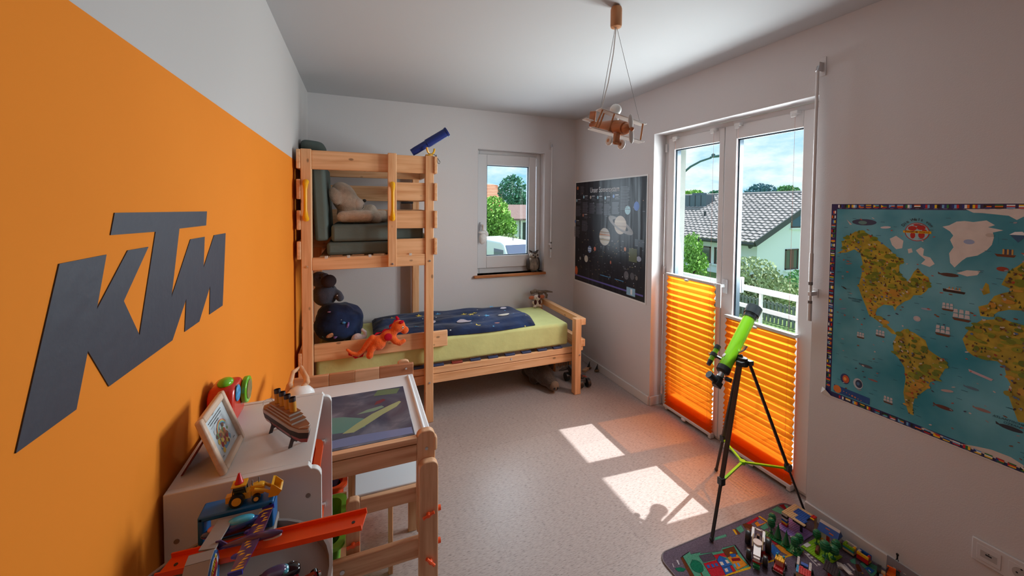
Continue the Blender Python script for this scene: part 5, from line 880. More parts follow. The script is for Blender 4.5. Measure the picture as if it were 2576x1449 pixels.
# ================================================================== toy race track set beside the unit
ts = thing('race_track_set', 'grey round toy race track base with a flame-logo loop ramp', 'toy track', (-.215, .755, 0))
GT = mat('grey_toy_plastic', s2l(150, 142, 138), .45); TC = (-.212, .752); TZ0 = .848
P = []
for i in range(40):
    a = 2*pi*i/40; r = .166; x, y = TC[0]+r*cos(a), TC[1]+r*sin(a); P.append((max(x, XL+.018), min(y, .932)))
def ringmesh(b, P, z0, z1, t):
    n = len(P); cx, cy = TC; In = [(cx+(x-cx)*(1-t), cy+(y-cy)*(1-t)) for x, y in P]
    b.add([(x, y, z0) for x, y in P]+[(x, y, z1) for x, y in P]+[(x, y, z1) for x, y in In]+[(x, y, z0+.006) for x, y in In],
          [tuple(range(n))[::-1], tuple(range(3*n, 4*n))]+[(k*n+i, k*n+(i+1) % n, (k+1)*n+(i+1) % n, (k+1)*n+i) for k in range(3) for i in range(n)])
b = MB(); ringmesh(b, P, TZ0, TZ0+.026, .035); b.build('tray', GT, ts, smooth=40)
MB().bb(-.30, -.13, .66, .84, 0, TZ0-.001).build('support_column', GT, ts)
MB().bb(-.286, -.158, .868, .918, TZ0+.006, TZ0+.0355).build('gate_socket', GT, ts, bevel=.002)
# loop ramp: a strip that climbs, curls over and runs on towards the gate
LX = -.252; pts = [(LX, .812, .897), (LX, .806, .920), (LX, .792, .931), (LX, .775, .928), (LX, .750, .908), (LX, .715, .872), (LX, .690, .856)]
b = MB()
for i in range(len(pts)-1): b.bar(pts[i], pts[i+1], .036, .003)
b.build('loop_ramp', GT, ts)
b = MB(); b.bar((-.236, .862, .931), (-.247, .800, .928), .026, .003); b.build('upper_ramp', GT, ts)
BL = mat('blue_toy_plastic', s2l(18, 96, 160), .35); SXR = -.232
prof = [(.685, .8545), (.803, .8545), (.810, .897), (.804, .920), (.792, .930), (.775, .927), (.750, .907), (.715, .871)]
sp = MB(); sp.prism(prof, SXR-.003, SXR, MYZ); sp.build('ramp_side', BL, ts, smooth=0, fix=True)
MT = lambda y, z, x: Matrix(((0, 0, 1, x), (1, 0, 0, y), (0, 1, 0, z), (0, 0, 0, 1)))
def decal(prof_, x, col, n_='flame_logo'):
    b = MB(); b.col = s2l(col); b.poly([(x, y, z) for y, z in prof_]); b.build(n_, PRINT, ts, smooth=0)
decal([(.690, .8555), (.780, .8555), (.803, .900), (.799, .917), (.790, .926), (.776, .923), (.752, .903), (.717, .868)], SXR+.0002, (222, 222, 232)); decal([(.705, .8565), (.768, .8565), (.797, .903), (.793, .916), (.786, .921), (.777, .918), (.755, .899), (.722, .866)], SXR+.0004, (186, 38, 58)); decal([(.722, .857), (.756, .857), (.776, .890), (.770, .901), (.756, .892)], SXR+.0006, (226, 150, 60))
text('logo_lettering', 'HOT WHEELS', .016, MT(.763, .898, SXR+.0008) @ Matrix.Rotation(RAD(42), 4, 'Z'), mat('logo_yellow', s2l(245, 215, 40), .5), ts, .0003, shear=.2, sx=.75)
# blue gate
gt = thing('toy_gate', 'blue plastic tunnel gate of the race track set', 'toy gate', (-.222, .89, TZ0+.037))
b = MB(); gx0, gx1, gz0, gz1 = -.284, -.160, TZ0+.0365, TZ0+.090
b.bb(gx0, gx0+.010, .872, .914, gz0, gz1); b.bb(gx1-.010, gx1, .872, .914, gz0, gz1); b.bb(gx0, gx1, .872, .914, gz1-.010, gz1+.001); b.bb(gx0, gx1, .874, .912, gz0, gz0+.006); b.build('arch', BL, gt, bevel=.003)
# orange track
ok = thing('race_track', 'orange toy race track strip running over the grey base', 'toy track', (-.15, .80, TZ0+.02))
OT = mat('orange_track_plastic', s2l(240, 78, 18), .35); a, c = Vector((-.326, .850, TZ0+.0300)), Vector((.008, .766, TZ0+.082)); d = (c-a).normalized(); sd = Vector((-d.y, d.x, 0)).normalized()
b = MB(); b.bar(a, c, .040, .0025); b.build('track_bed', OT, ok)
for s in (-1, 1): b = MB(); b.bar(a+sd*.020*s+Vector((0, 0, .004)), c+sd*.020*s+Vector((0, 0, .004)), .003, .010); b.build('side_wall', OT, ok)
b = MB(); b.cyl(c-d*.02+Vector((0, 0, .0014)), c-d*.02+Vector((0, 0, .0022)), .0032, n=12); b.build('peg_hole', BLACKP, ok); b = MB(); b.cyl(a+d*.02+Vector((0, 0, .0014)), a+d*.02+Vector((0, 0, .0022)), .0032, n=12); b.build('peg_hole', BLACKP, ok)
# blue glider car inside the gate
def toy_car(name, label, M, parts):
    t = thing(name, label, 'toy car', M.translation)
    for n_, col, fn, m_ in parts: b = MB(M); b.col = s2l(col); fn(b); b.build(n_, m_ or GLOSS, t, smooth=60)
    return t
GLOSS = mat('glossy_toy_paint', (.5, .5, .5), .18, attr=True, coat=.6)
wh = lambda x, y, r: (lambda b: b.cyl((x, y-.004, r), (x, y+.004, r), r, n=16))
Mc = Matrix.Translation((-.226, .853, TZ0+.062)) @ rz(3).to_4x4()
toy_car('toy_car', 'long blue bullet-shaped toy car in front of the blue gate', Mc, [
  ('body', (24, 60, 130), lambda b: superq(b, (0, 0, .011), (.046, .012, .008), ry(-4), .8, .9), None), ('canopy', (70, 180, 215), lambda b: superq(b, (.016, 0, .018), (.022, .009, .007), None, .8, .9), None),
  ('nose_panel', (190, 120, 130), lambda b: superq(b, (-.024, 0, .016), (.012, .008, .004), None, .8, .9), None), ('chassis', (20, 20, 24), lambda b: b.bb(-.036, .04, -.011, .011, .003, .008), None)] +
  [('wheel', (18, 18, 20), wh(x, y, .0065), None) for x in (-.026, .03) for y in (-.011, .011)])
# purple glider plane with flame wings
Mp = Matrix.Translation((-.181, .802, TZ0+.076)) @ rz(-8).to_4x4() @ ry(-6).to_4x4()
t = thing('toy_glider', 'purple toy plane with yellow flames on its wings lying on the orange track', 'toy plane', Mp.translation); PU = s2l(74, 40, 96)
def gp(n_, col, fn): b = MB(Mp); b.col = col; fn(b); return b.build(n_, GLOSS, t, smooth=50)
gp('fuselage', PU, lambda b: b.tube([(-.052, 0, 0), (-.03, 0, .001), (0, 0, .002), (.035, 0, .001), (.05, 0, 0)], [.003, .005, .0075, .0065, .002], 12))
gp('jaw', s2l(190, 180, 185), lambda b: superq(b, (.032, 0, -.005), (.016, .005, .003), None, .8, .8))
for s in (-1, 1):
    W_ = [(-.012, .004*s), (.016, .004*s), (.012, .072*s), (-.006, .072*s)]
    wg = gp('wing', PU, lambda b: b.prism(W_ if s > 0 else W_[::-1], .002, .0045)); rn = random.Random(4+s); b = MB(Mp); b.col = s2l(225, 165, 50)
    for k in range(9): x, y = rn.uniform(-.006, .010), s*(.010+k*.0062); l = rn.uniform(.004, .007); b.poly([(x-l, y-.002, .0047), (x, y-.0008, .0047), (x+l, y+.001, .0047), (x+.002, y+.0022, .0047), (x-l*.5, y+.003, .0047)])
    b.poly([(-.006, s*.066, .0047), (.012, s*.066, .0047), (.012, s*.0625, .0047), (-.0065, s*.0625, .0047)]); b.build('flame_print', PRINT, wg, smooth=0, kind='stuff')
    gp('tip_fin', s2l(30, 40, 170), lambda b: b.bb(-.008, .013, .0715*s-.001, .0715*s+.001, 0, .008)); gp('pod', s2l(24, 50, 190), lambda b: b.sph((-.012, s*.026, -.003), (.012, .004, .005)))
gp('tail_fin', PU, lambda b: b.prism([(-.054, 0), (-.034, 0), (-.048, .014), (-.056, .014)], -.001, .001, Matrix(((1, 0, 0, 0), (0, 0, -1, 0), (0, 1, 0, 0), (0, 0, 0, 1)))))
# black coupe and maroon hot rod
Mb = Matrix.Translation((-.138, .770, TZ0+.0065)) @ rz(12).to_4x4()
toy_car('toy_car', 'glossy black toy coupe on the grey track base', Mb, [('body', (22, 20, 26), lambda b: superq(b, (0, 0, .013), (.038, .0155, .009), None, .6, .7), None), ('roof', (90, 78, 110), lambda b: superq(b, (-.004, 0, .022), (.020, .012, .0075), None, .7, .8), None), ('windscreen', (70, 150, 170), lambda b: superq(b, (.013, 0, .020), (.007, .011, .005), ry(25), .7, .8), None)] + [('wheel', (14, 14, 14), wh(x, y, .0075), None) for x in (-.022, .024) for y in (-.015, .015)])
Mr = Matrix.Translation((-.104, .738, TZ0+.0065)) @ rz(16).to_4x4()
toy_car('toy_car', 'maroon toy hot rod with chrome engine beside the black coupe', Mr, [('body', (110, 26, 36), lambda b: [b.bb(-.036, .006, -.010, .010, .006, .016), b.bb(.006, .034, -.007, .007, .008, .016)], None), ('cab', (120, 28, 40), lambda b: b.bb(-.024, .006, -.0095, .0095, .016, .026), None), ('cab_opening', (40, 16, 20), lambda b: b.bb(-.020, .002, -.0075, .0075, .0262, .0266), None),
  ('engine', (200, 200, 205), lambda b: [b.bb(.012, .030, -.004, .004, .016, .021), b.cyl((.036, 0, .012), (.040, 0, .012), .007, n=12)], CHROME), ('number_plate', (150, 200, 215), lambda b: b.bb(-.0375, -.0362, -.006, .006, .009, .014), None)] +
  [('exhaust_pipe', (200, 200, 200), (lambda x: lambda b: b.tube([(x, -.008, .014), (x-.004, -.013, .008)], .0015, 6))(x), CHROME) for x in (.012, .017, .022, .027)] + [('wheel', (14, 14, 14), wh(x, y, r), None) for x, r in ((-.026, .0085), (.032, .007)) for y in (-.013, .013)])
# yellow loader and cone on the gate
TT = gz1+.0012; Ml = Matrix.Translation((-.205, .892, TT)) @ rz(2).to_4x4() @ Matrix.Scale(1.0, 4)
ld = thing('toy_loader', 'yellow toy wheel loader standing on the blue gate', 'toy loader', Ml.translation); YL = s2l(225, 165, 24)
def lp_(n_, col, fn, m_=None): b = MB(Ml); b.col = col; fn(b); return b.build(n_, m_ or PAINT, ld, smooth=50)
lp_('body', YL, lambda b: [b.bb(-.030, .004, -.009, .009, .009, .021), b.bb(.002, .026, -.0075, .0075, .011, .026)])
lp_('hood_top', YL, lambda b: superq(b, (.014, 0, .026), (.012, .007, .004), None, .6, .6))
for s in (-1, 1):
    w_ = lp_('rear_wheel', s2l(16, 16, 16), lambda b: b.cyl((-.018, s*.009, .0125), (-.018, s*.017, .0125), .0125, n=20)); lp_('front_wheel', s2l(16, 16, 16), lambda b: b.cyl((.014, s*.008, .0075), (.014, s*.015, .0075), .0075, n=16))
    b = MB(Ml); b.col = YL; b.cyl((-.018, s*.0165, .0125), (-.018, s*.0176, .0125), .008, n=16); b.build('rim', PAINT, w_, smooth=40); b = MB(Ml); b.col = YL; b.cyl((.014, s*.0145, .0075), (.014, s*.0156, .0075), .0042, n=12); b.build('rim', PAINT, ld, smooth=40)
    lp_('cab_pillar', s2l(16, 16, 16), lambda b: [b.bar((-.026, s*.008, .021), (-.024, s*.008, .036), .0012, .0016), b.bar((-.004, s*.008, .021), (-.007, s*.008, .036), .0012, .0016), b.bar((-.026, s*.008, .0285), (-.005, s*.008, .0285), .0012, .0012)])
    lp_('lift_arm', YL, lambda b: b.tube([(.010, s*.010, .024), (.026, s*.010, .019), (.036, s*.009, .012)], [.0035, .0028, .003], 8)); lp_('exhaust', s2l(120, 120, 125), lambda b: b.cyl((.006+.010*(s > 0), s*.003, .028), (.006+.010*(s > 0), s*.003, .040), .0012, n=8))
lp_('roof', YL, lambda b: b.bb(-.028, -.003, -.0105, .0105, .036, .0385)); lp_('cab_window', s2l(70, 80, 70), lambda b: b.bb(-.024, -.006, -.0072, .0072, .021, .0355))
lp_('bucket', YL, lambda b: b.prism([(.034, .004), (.052, .004), (.058, .012), (.055, .014), (.050, .007), (.040, .008), (.044, .028), (.040, .029)], -.014, .014, MXZ)); lp_('bucket_side', YL, lambda b: [b.prism([(.036, .004), (.052, .004), (.058, .013), (.044, .028), (.040, .028)], s*.0141, s*.0141+.001, MXZ) for s in (-1, 1)])
lp_('rear_block', YL, lambda b: b.bb(-.038, -.030, -.006, .006, .006, .018))
Mk = Matrix.Translation((-.2215, .892, TT+.0388)); b = MB(Mk); b.col = s2l(200, 26, 44); b.lathe([(.0075, 0), (.0075, .002), (.0065, .003), (.002, .019), (.0015, .0195)], 20); tag(b.build('toy_cone', PAINT), 'small red cone on the roof of the yellow loader', 'toy cone')
# ================================================================== posters
def TM(y, z, off=.004): return Matrix(((0, 0, -1, XR-off), (-1, 0, 0, y), (0, 1, 0, z), (0, 0, 0, 1)))
class WP(MB):
    """flat print on the right wall, (y, z) coordinates, stacked outwards"""
    def __init__(s, off): super().__init__(); s.off = off
    def pg(s, pts, col): s.col = s2l(col); s.off += 2e-6; s.poly([(XR-s.off, y, z) for y, z in pts]); return s
    def disc(s, y, z, r, col, rz_=None, n=14, a=0):
        R2 = rz_ or r; return s.pg([(y+r*cos(t)*cos(a)-R2*sin(t)*sin(a), z+r*cos(t)*sin(a)+R2*sin(t)*cos(a)) for t in [2*pi*i/n for i in range(n)]], col)
    def rect(s, y0, y1, z0, z1, col): return s.pg([(y0, z0), (y1, z0), (y1, z1), (y0, z1)], col)
GLOSSPR = mat('laminated_print', (.5, .5, .5), .3, attr=True, spec=.4)
mapo = thing('world_map_poster', 'large turquoise illustrated world map poster with a border of flags', 'poster', (XR, .5, 1.1))
mh = Matrix.Identity(4); MY0, MY1, MZ0, MZ1 = 1.138, -.20, .640, 1.557
b = MB(); b.bb(XR-.0025, XR-.0005, MY1, MY0, MZ0, MZ1); b.build('paper', mat('poster_paper', (.75, .75, .74), .5), mapo)
def seamat():
    m = bpy.data.materials.new('map_sea'); m.use_nodes = True; t = m.node_tree; p = t.nodes['Principled BSDF']; p.inputs['Roughness'].default_value = .35
    c = nod(t, 'ShaderNodeTexCoord'); n = nod(t, 'ShaderNodeTexNoise'); n.inputs['Scale'].default_value = 4.5; n.inputs['Detail'].default_value = 3; t.links.new(c.outputs['Object'], n.inputs['Vector'])
    r = nod(t, 'ShaderNodeValToRGB'); e = r.color_ramp.elements; e[0].position = .35; e[0].color = (*s2l(20, 136, 158), 1); e[1].position = .7; e[1].color = (*s2l(104, 178, 196), 1); t.links.new(n.outputs['Fac'], r.inputs['Fac']); t.links.new(r.outputs['Color'], p.inputs['Base Color']); return m
b = WP(.0026); b.pg([(MY0-.003, MZ0+.004), (MY1, MZ0+.004), (MY1, MZ1-.003), (MY0-.003, MZ1-.003)], (38, 40, 92)); b.build('flag_border', GLOSSPR, mapo, smooth=0)
b = WP(.0027); b.pg([(MY0-.026, MZ0+.026), (MY1, MZ0+.026), (MY1, MZ1-.027), (MY0-.026, MZ1-.027)], (0, 0, 0)); b.build('sea', seamat(), mapo, smooth=0)
LAND = mat('map_land', s2l(170, 150, 46), .35, vary=.35, vscale=26); ICE = mat('map_ice', s2l(214, 206, 200), .4, vary=.06, vscale=30)
for k, p in CONT.items():
    ice = k in ('greenland', 'arctic', 'antarctica') or k.startswith('island'); b = MB(); b.poly([(XR-.0029-(.00003 if k == 'antarctica' else 0), y, z) for y, z in p]); b.build('ice_land' if ice else 'continent', ICE if ice else LAND, mapo, smooth=0)
rnd = random.Random(11)
from mathutils import geometry as GEO
def inpoly(p, poly):
    x, y = p; c = False; n = len(poly)
    for i in range(n):
        x1, y1 = poly[i]; x2, y2 = poly[(i+1) % n]
        if (y1 > y) != (y2 > y) and x < (x2-x1)*(y-y1)/(y2-y1)+x1: c = not c
    return c
b = WP(.0031)
for k in ('north_america', 'south_america', 'africa', 'europe'):
    P = CONT[k]; ys = [p[0] for p in P]; zs = [p[1] for p in P]; cnt = 0; target = {'north_america': 360, 'south_america': 160, 'africa': 210, 'europe': 130}[k]
    while cnt < target:
        p = (rnd.uniform(min(ys), max(ys)), rnd.uniform(min(zs), max(zs)))
        if not inpoly(p, P): continue
        cnt += 1; w = rnd.random(); hgt = (p[1]-min(zs))/(max(zs)-min(zs))
        if w < .32: b.disc(p[0], p[1], rnd.uniform(.006, .016), rnd.choice([(112, 128, 40), (140, 146, 44), (96, 116, 40)] if hgt > .45 else [(196, 150, 60), (186, 136, 50), (150, 140, 50)]), rnd.uniform(.004, .010), 9)
        elif w < .55: q = rnd.uniform(.002, .0035); b.pg([(p[0]-q, p[1]), (p[0]+q, p[1]), (p[0], p[1]+q*3.4)], rnd.choice([(46, 76, 40), (60, 90, 44), (70, 60, 34)]))
        else:
            c_ = rnd.choice([(92, 58, 40), (120, 70, 44), (60, 52, 50), (170, 160, 150), (160, 60, 40), (80, 110, 150), (110, 96, 80), (200, 190, 170)]); b.disc(p[0], p[1], rnd.uniform(.0025, .0055), c_, rnd.uniform(.002, .0042), 7, rnd.uniform(0, 3))
            if w > .8: b.disc(p[0]+.004, p[1]+.002, .002, c_, n=6)
b.build('land_pictures', GLOSSPR, mapo, smooth=0, kind='stuff')
b = WP(.0032)
def whale(k, L, col, a=0):
    y, z = SPOT[k]; b.disc(y, z, L*.5, col, L*.14, 14, a); b.pg([(y+L*.42, z+L*.02+L*.42*sin(a)), (y+L*.62, z+L*.16+L*.5*sin(a)), (y+L*.6, z+L*.5*sin(a)-.001), (y+L*.46, z-L*.04+L*.42*sin(a))], col)
def sail(k, L, hullc=(96, 60, 44)):
    y, z = SPOT[k]; b.pg([(y+L*.5, z-L*.18), (y-L*.5, z-L*.18), (y-L*.36, z-L*.36), (y+L*.38, z-L*.36)], hullc)
    for j in range(3):
        for q in range(2): x = y+L*(.32-.3*j); zz = z-L*.14+q*L*.34; w = L*(.14-.02*q); b.pg([(x+w, zz), (x-w, zz+L*.03), (x-w*.8, zz+L*.29), (x+w*.8, zz+L*.29)], (196, 192, 196))
whale('whale', .050, (70, 50, 54)); whale('whale2', .050, (96, 52, 44)); whale('whale3', .045, (70, 84, 100)); whale('orca', .020, (24, 26, 34), .5); whale('shark', .022, (130, 110, 112), -.3); whale('dolphin', .024, (110, 140, 170), -.3); whale('whale4', .055, (50, 54, 64)); whale('shark2', .03, (150, 100, 100)); whale('shark3', .04, (150, 120, 116)); whale('fish', .035, (90, 120, 140))
for k, L in (('sail', .05), ('sail2', .045), ('sail3', .034), ('sail4', .03), ('sail5', .034), ('ship5', .034)): sail(k, L)
y, z = SPOT['titanic']; b.pg([(y+.030, z+.006), (y-.030, z+.002), (y-.027, z-.006), (y+.028, z-.005)], (36, 30, 36)); b.rect(y+.02, y-.018, z+.004, z+.008, (200, 195, 190)); [b.rect(y+.014-j*.009, y+.011-j*.009, z+.008, z+.015, (190, 130, 60)) for j in range(4)]
y, z = SPOT['viking']; b.pg([(y+.026, z), (y-.022, z-.001), (y-.018, z-.009), (y+.02, z-.009)], (100, 54, 40)); [b.rect(y+.008-j*.005, y+.004-j*.005, z, z+.018, ((200, 150, 80), (60, 60, 90))[j % 2]) for j in range(5)]
y, z = SPOT['viking2']; b.disc(y, z, .014, (150, 60, 50), .008)
y, z = SPOT['cruise']; b.pg([(y+.03, z+.01), (y-.03, z-.004), (y-.026, z-.012), (y+.028, z+.001)], (190, 170, 180))
y, z = SPOT['iceberg']; b.pg([(y+.02, z+.002), (y-.02, z+.002), (y-.008, z+.014), (y+.008, z+.012)], (225, 230, 235)); b.pg([(y+.018, z+.001), (y-.018, z+.001), (y, z-.024)], (30, 90, 130))
y, z = SPOT['ghost']; b.disc(y-.005, z+.004, .045, (44, 66, 96), .014); b.disc(y, z+.002, .016, (90, 140, 140), .008)
y, z = SPOT['plane']; b.disc(y, z, .018, (205, 200, 205), .005, 12, -.1); y, z = SPOT['shuttle']; b.pg([(y+.01, z+.012), (y-.012, z-.01), (y-.004, z-.012)], (205, 195, 195))
y, z = SPOT['hurr']; b.disc(y, z, .011, (180, 180, 190)); b.disc(y, z, .005, (200, 190, 180)); y, z = SPOT['subm']; b.disc(y, z, .016, (150, 160, 180), .004); y, z = SPOT['boat']; b.disc(y, z, .018, (180, 160, 160), .005, 12, -.25)
for k, c1, c2, c3 in (('earth', (40, 60, 110), (200, 90, 50), (230, 160, 80)), ('globe', (180, 190, 200), (40, 60, 90), (70, 110, 150))): y, z = SPOT[k]; b.disc(y, z, .018, c1, .024); b.disc(y-.003, z, .013, c2, .018); b.disc(y, z, .006, c3, .008)
(y0, z0), (y1, z1) = SPOT['sunbox'], SPOT['sunbox2']; b.pg([(y0, z0), (y1, z0-.004), (y1, z1), (y0, z1)], (24, 74, 140)); b.disc(y0-.014, (z0+z1)/2, .016, (214, 120, 50), .018); [b.disc(y0-.04-j*.011, (z0+z1)/2-.002*j, .002+.002*(j in (3, 4)), (200, 120, 70)) for j in range(7)]
y, z = SPOT['bear']; b.disc(y, z, .010, (190, 180, 172), .007); y, z = SPOT['igloo']; b.disc(y, z, .014, (150, 170, 205), .009)
for i in range(260):
    p = (rnd.uniform(.46, 1.10), rnd.uniform(.68, 1.50))
    if any(inpoly(p, P) for P in CONT.values()): continue
    if i % 2: b.rect(p[0]+.008, p[0]-rnd.uniform(.002, .010), p[1], p[1]+.0016, (40, 100, 120))
    else: b.disc(p[0], p[1], rnd.uniform(.003, .006), rnd.choice([(120, 70, 50), (200, 190, 190), (60, 70, 90), (170, 80, 70), (150, 150, 160)]), rnd.uniform(.0015, .003), 8, rnd.uniform(-.6, .6))
b.build('sea_pictures', GLOSSPR, mapo, smooth=0, kind='stuff')
# logo
ly, lz = SPOT['logo']; b = WP(.0034); R0 = .037; b.disc(ly, lz, R0, (178, 40, 46), n=28); b.disc(ly, lz, R0*.93, (150, 190, 200), n=28)
for dy, dz, r, q in ((-.012, .018, .014, .010), (.014, .014, .014, .010), (.0, .028, .012, .005), (.012, -.014, .008, .014), (-.014, -.012, .010, .014), (-.022, .004, .008, .008)): b.disc(ly+dy, lz+dz, r, (178, 40, 46), q, 9)
b.rect(ly+.042, ly-.042, lz-.005, lz+.005, (226, 170, 30)); b.build('map_logo', GLOSSPR, mapo, smooth=0, kind='stuff')
INK = mat('black_ink', (.02, .02, .03), .5); text('logo_lettering', 'MARCO  POLO', .0085, TM(ly, lz-.0003, .0042), mat('dark_red_ink', s2l(120, 40, 20), .5), mapo, .0002, sx=1.25)
b = WP(.0042); b.disc(ly, lz, .0028, (120, 40, 20)); b.build('logo_globe', GLOSSPR, mapo, smooth=0)
for i, ch in enumerate('Die Welt von'):
    if ch == ' ': continue
    a = RAD(150-i*(120/11)); text('logo_letter', ch, .016, TM(ly-.048*cos(a), lz+.048*sin(a)+.002, .0040) @ Matrix.Rotation(a-pi/2, 4, 'Z'), INK, mapo, .0002)
text('ocean_name', 'ATLANTISCHER\n   OZEAN', .011, TM(.575, .80, .0036), mat('sea_ink', s2l(16, 84, 110), .5), mapo, .0002, shear=.2); text('ocean_name', 'PAZIFISCHER\n   OZEAN', .009, TM(1.03, 1.12, .0036), mat('sea_ink'), mapo, .0002, shear=.2); text('continent_name', 'AFRIKA', .014, TM(.535, .99, .0036), mat('brown_ink', s2l(110, 60, 30), .5), mapo, .0002)
# flags
FC = [(196, 30, 44), (235, 235, 235), (30, 50, 130), (240, 200, 40), (30, 120, 60), (20, 20, 24), (110, 170, 220), (230, 110, 40)]
b = WP(.0036)
def flag(y, z, w, h):
    cs = rnd.sample(FC, 3); v = rnd.random()
    for j in range(3):
        if v < .5: b.rect(y-j*w/3, y-(j+1)*w/3, z, z+h, cs[j])
        else: b.rect(y, y-w, z+h-(j+1)*h/3, z+h-j*h/3, cs[j])
    if v > .85: b.pg([(y, z), (y, z+h), (y-w*.45, z+h/2)], rnd.choice(FC))
    elif v < .15: b.disc(y-w/2, z+h/2, h*.25, rnd.choice(FC), n=8)
    b.rect(y-w*.2, y-w*.8, z-.0032, z-.002, (150, 150, 180))
for i in range(36): flag(MY0-.030-i*.0265, MZ1-.020, .019, .013)
for i in range(38): flag(MY0-.006, MZ1-.048-i*.0222, .016, .013)
for i in range(30): flag(MY0-.060-i*.0265, MZ0+.009, .019, .013)
b.build('flags', GLOSSPR, mapo, smooth=0, kind='stuff')
b = MB(); b.add([(XR-.004, 1.148, .672), (XR-.004, 1.10, .636), (XR-.02, 1.145, .645), (XR-.014, 1.13, .668)], [(0, 3, 2), (3, 1, 2)]); b.build('curled_corner', mat('poster_paper'), mapo, smooth=0)
# solar system poster
so = thing('solar_system_poster', 'black solar system poster with white title beside the balcony door', 'poster', (XR, 2.93, 1.28))
SY0, SY1, SZ0, SZ1 = 3.448, 2.398, .782, 1.776
MB().bb(XR-.0025, XR-.0005, SY1-.012, SY0+.008, SZ0-.014, SZ1+.012).build('white_margin', mat('poster_paper'), so)
def blackmat():
    m = bpy.data.materials.new('space_print'); m.use_nodes = True; t = m.node_tree; p = t.nodes['Principled BSDF']; p.inputs['Roughness'].default_value = .33; p.inputs['Specular IOR Level'].default_value = .3
    c = nod(t, 'ShaderNodeTexCoord'); n = nod(t, 'ShaderNodeTexNoise'); n.inputs['Scale'].default_value = 3; t.links.new(c.outputs['Object'], n.inputs['Vector'])
    r = nod(t, 'ShaderNodeValToRGB'); e = r.color_ramp.elements; e[0].position = .4; e[0].color = (*s2l(26, 22, 30), 1); e[1].position = .75; e[1].color = (*s2l(40, 40, 46), 1); t.links.new(n.outputs['Fac'], r.inputs['Fac']); t.links.new(r.outputs['Color'], p.inputs['Base Color'])
    w = nod(t, 'ShaderNodeTexWave'); w.inputs['Scale'].default_value = 1.2; w.inputs['Distortion'].default_value = 6; mp2 = nod(t, 'ShaderNodeMapping'); mp2.inputs['Scale'].default_value = (1, 6, .7); t.links.new(c.outputs['Object'], mp2.inputs['Vector']); t.links.new(mp2.outputs[0], w.inputs['Vector'])
    bu = nod(t, 'ShaderNodeBump'); bu.inputs['Strength'].default_value = .25; bu.inputs['Distance'].default_value = .01; t.links.new(w.outputs['Fac'], bu.inputs['Height']); t.links.new(bu.outputs[0], p.inputs['Normal']); return m
b = WP(.0026); b.rect(SY0, SY1, SZ0, SZ1, (0, 0, 0)); b.build('black_print', blackmat(), so, smooth=0)
b = WP(.0028); G = (120, 122, 130)
b.pg([(SY0, SZ0+.042), (SY1+.02, SZ0+.042), (SY1+.02, SZ0+.056), (SY0, SZ0+.056)], (96, 88, 160)); b.rect(SOL['box0'][0], SOL['box1'][0], SZ0+.02, SZ0+.085, (140, 180, 205)); b.rect(SOL['box0'][0]-.05, SOL['box1'][0]+.035, SZ0+.03, SZ0+.075, (225, 230, 235))
def pl(k, ry_, rz_, col, bands=()):
    y, z = SOL[k]; b.disc(y, z, ry_, col, rz_, 24)
    for dz, hh, c_ in bands: w = ry_*math.sqrt(max(0, 1-(dz/rz_)**2)); b.rect(y+w, y-w, z+dz-hh, z+dz+hh, c_)
y, z = SOL['sat']
def ring(k0, k1, col, front):
    A = math.atan2(SOL['ring1'][1]-SOL['ring2'][1], SOL['ring1'][0]-SOL['ring2'][0])
    for i in range(24):
        t0, t1 = 2*pi*i/24, 2*pi*(i+1)/24
        if (sin((t0+t1)/2) < 0) != front: continue
        b.pg([(y+r*cos(t)*cos(A)-r*.26*sin(t)*sin(A), z+r*cos(t)*sin(A)+r*.26*sin(t)*cos(A)) for r, t in ((k0, t0), (k0, t1), (k1, t1), (k1, t0))], col)
ring(.112, .180, (120, 112, 106), False); pl('sat', .082, .080, (186, 170, 150), [(.03, .008, (200, 186, 164)), (-.01, .006, (160, 142, 122)), (-.04, .006, (172, 156, 138))]); ring(.112, .180, (128, 120, 114), True)
pl('jup', .082, .080, (180, 172, 160), [(.040, .006, (140, 110, 80)), (.018, .007, (170, 110, 60)), (-.006, .006, (214, 206, 190)), (-.028, .006, (150, 130, 90)), (-.05, .005, (190, 182, 160))])
pl('ura', .036, .038, (150, 196, 206)); pl('nep', .033, .038, (80, 120, 200)); pl('earth', .030, .034, (110, 130, 170), [(.008, .006, (200, 210, 220)), (-.012, .005, (190, 200, 210))]); pl('venus', .032, .034, (196, 190, 176)); pl('mars', .018, .020, (196, 110, 84)); pl('merc', .014, .016, (160, 156, 152)); pl('io', .014, .018, (200, 130, 90)); pl('dawn', .010, .016, (170, 100, 80)); pl('pl1', .030, .036, (96, 94, 100)); pl('pl2', .026, .030, (84, 84, 90)); pl('pl3', .014, .018, (110, 104, 100)); pl('probe', .028, .022, (150, 160, 180))
y, z = SOL['sun']; b.disc(3.420, z, .026, (206, 96, 50), .045, 20); b.disc(*SOL['pl0'], .016, (206, 110, 60), .018)
y, z = SOL['green']; b.rect(y+.05, y-.05, z-.05, z+.06, (84, 90, 56)); b.rect(SOL['green'][0]-.02, SY1+.02, z+.08, z+.14, (64, 72, 84))
for k in ('r1', 'r2', 'r3', 'r4', 'r5', 'r6', 'r7', 'r8'):
    y, z = SOL[k]; b.disc(y, z, .013, rnd.choice([(150, 190, 205), (190, 180, 170), (90, 130, 200), (170, 110, 90)]), .016)
    b.rect(y-.022, y-.07, z+.006, z+.014, (180, 180, 185)); [b.rect(y-.022, y-.06-rnd.uniform(0, .03), z-.008-j*.010, z-.004-j*.010, (92, 92, 100)) for j in range(3)]
    [b.rect(y+.02, y-.06-rnd.uniform(0, .03), z-.060-j*.0105, z-.055-j*.0105, (88, 88, 98)) for j in range(10)]
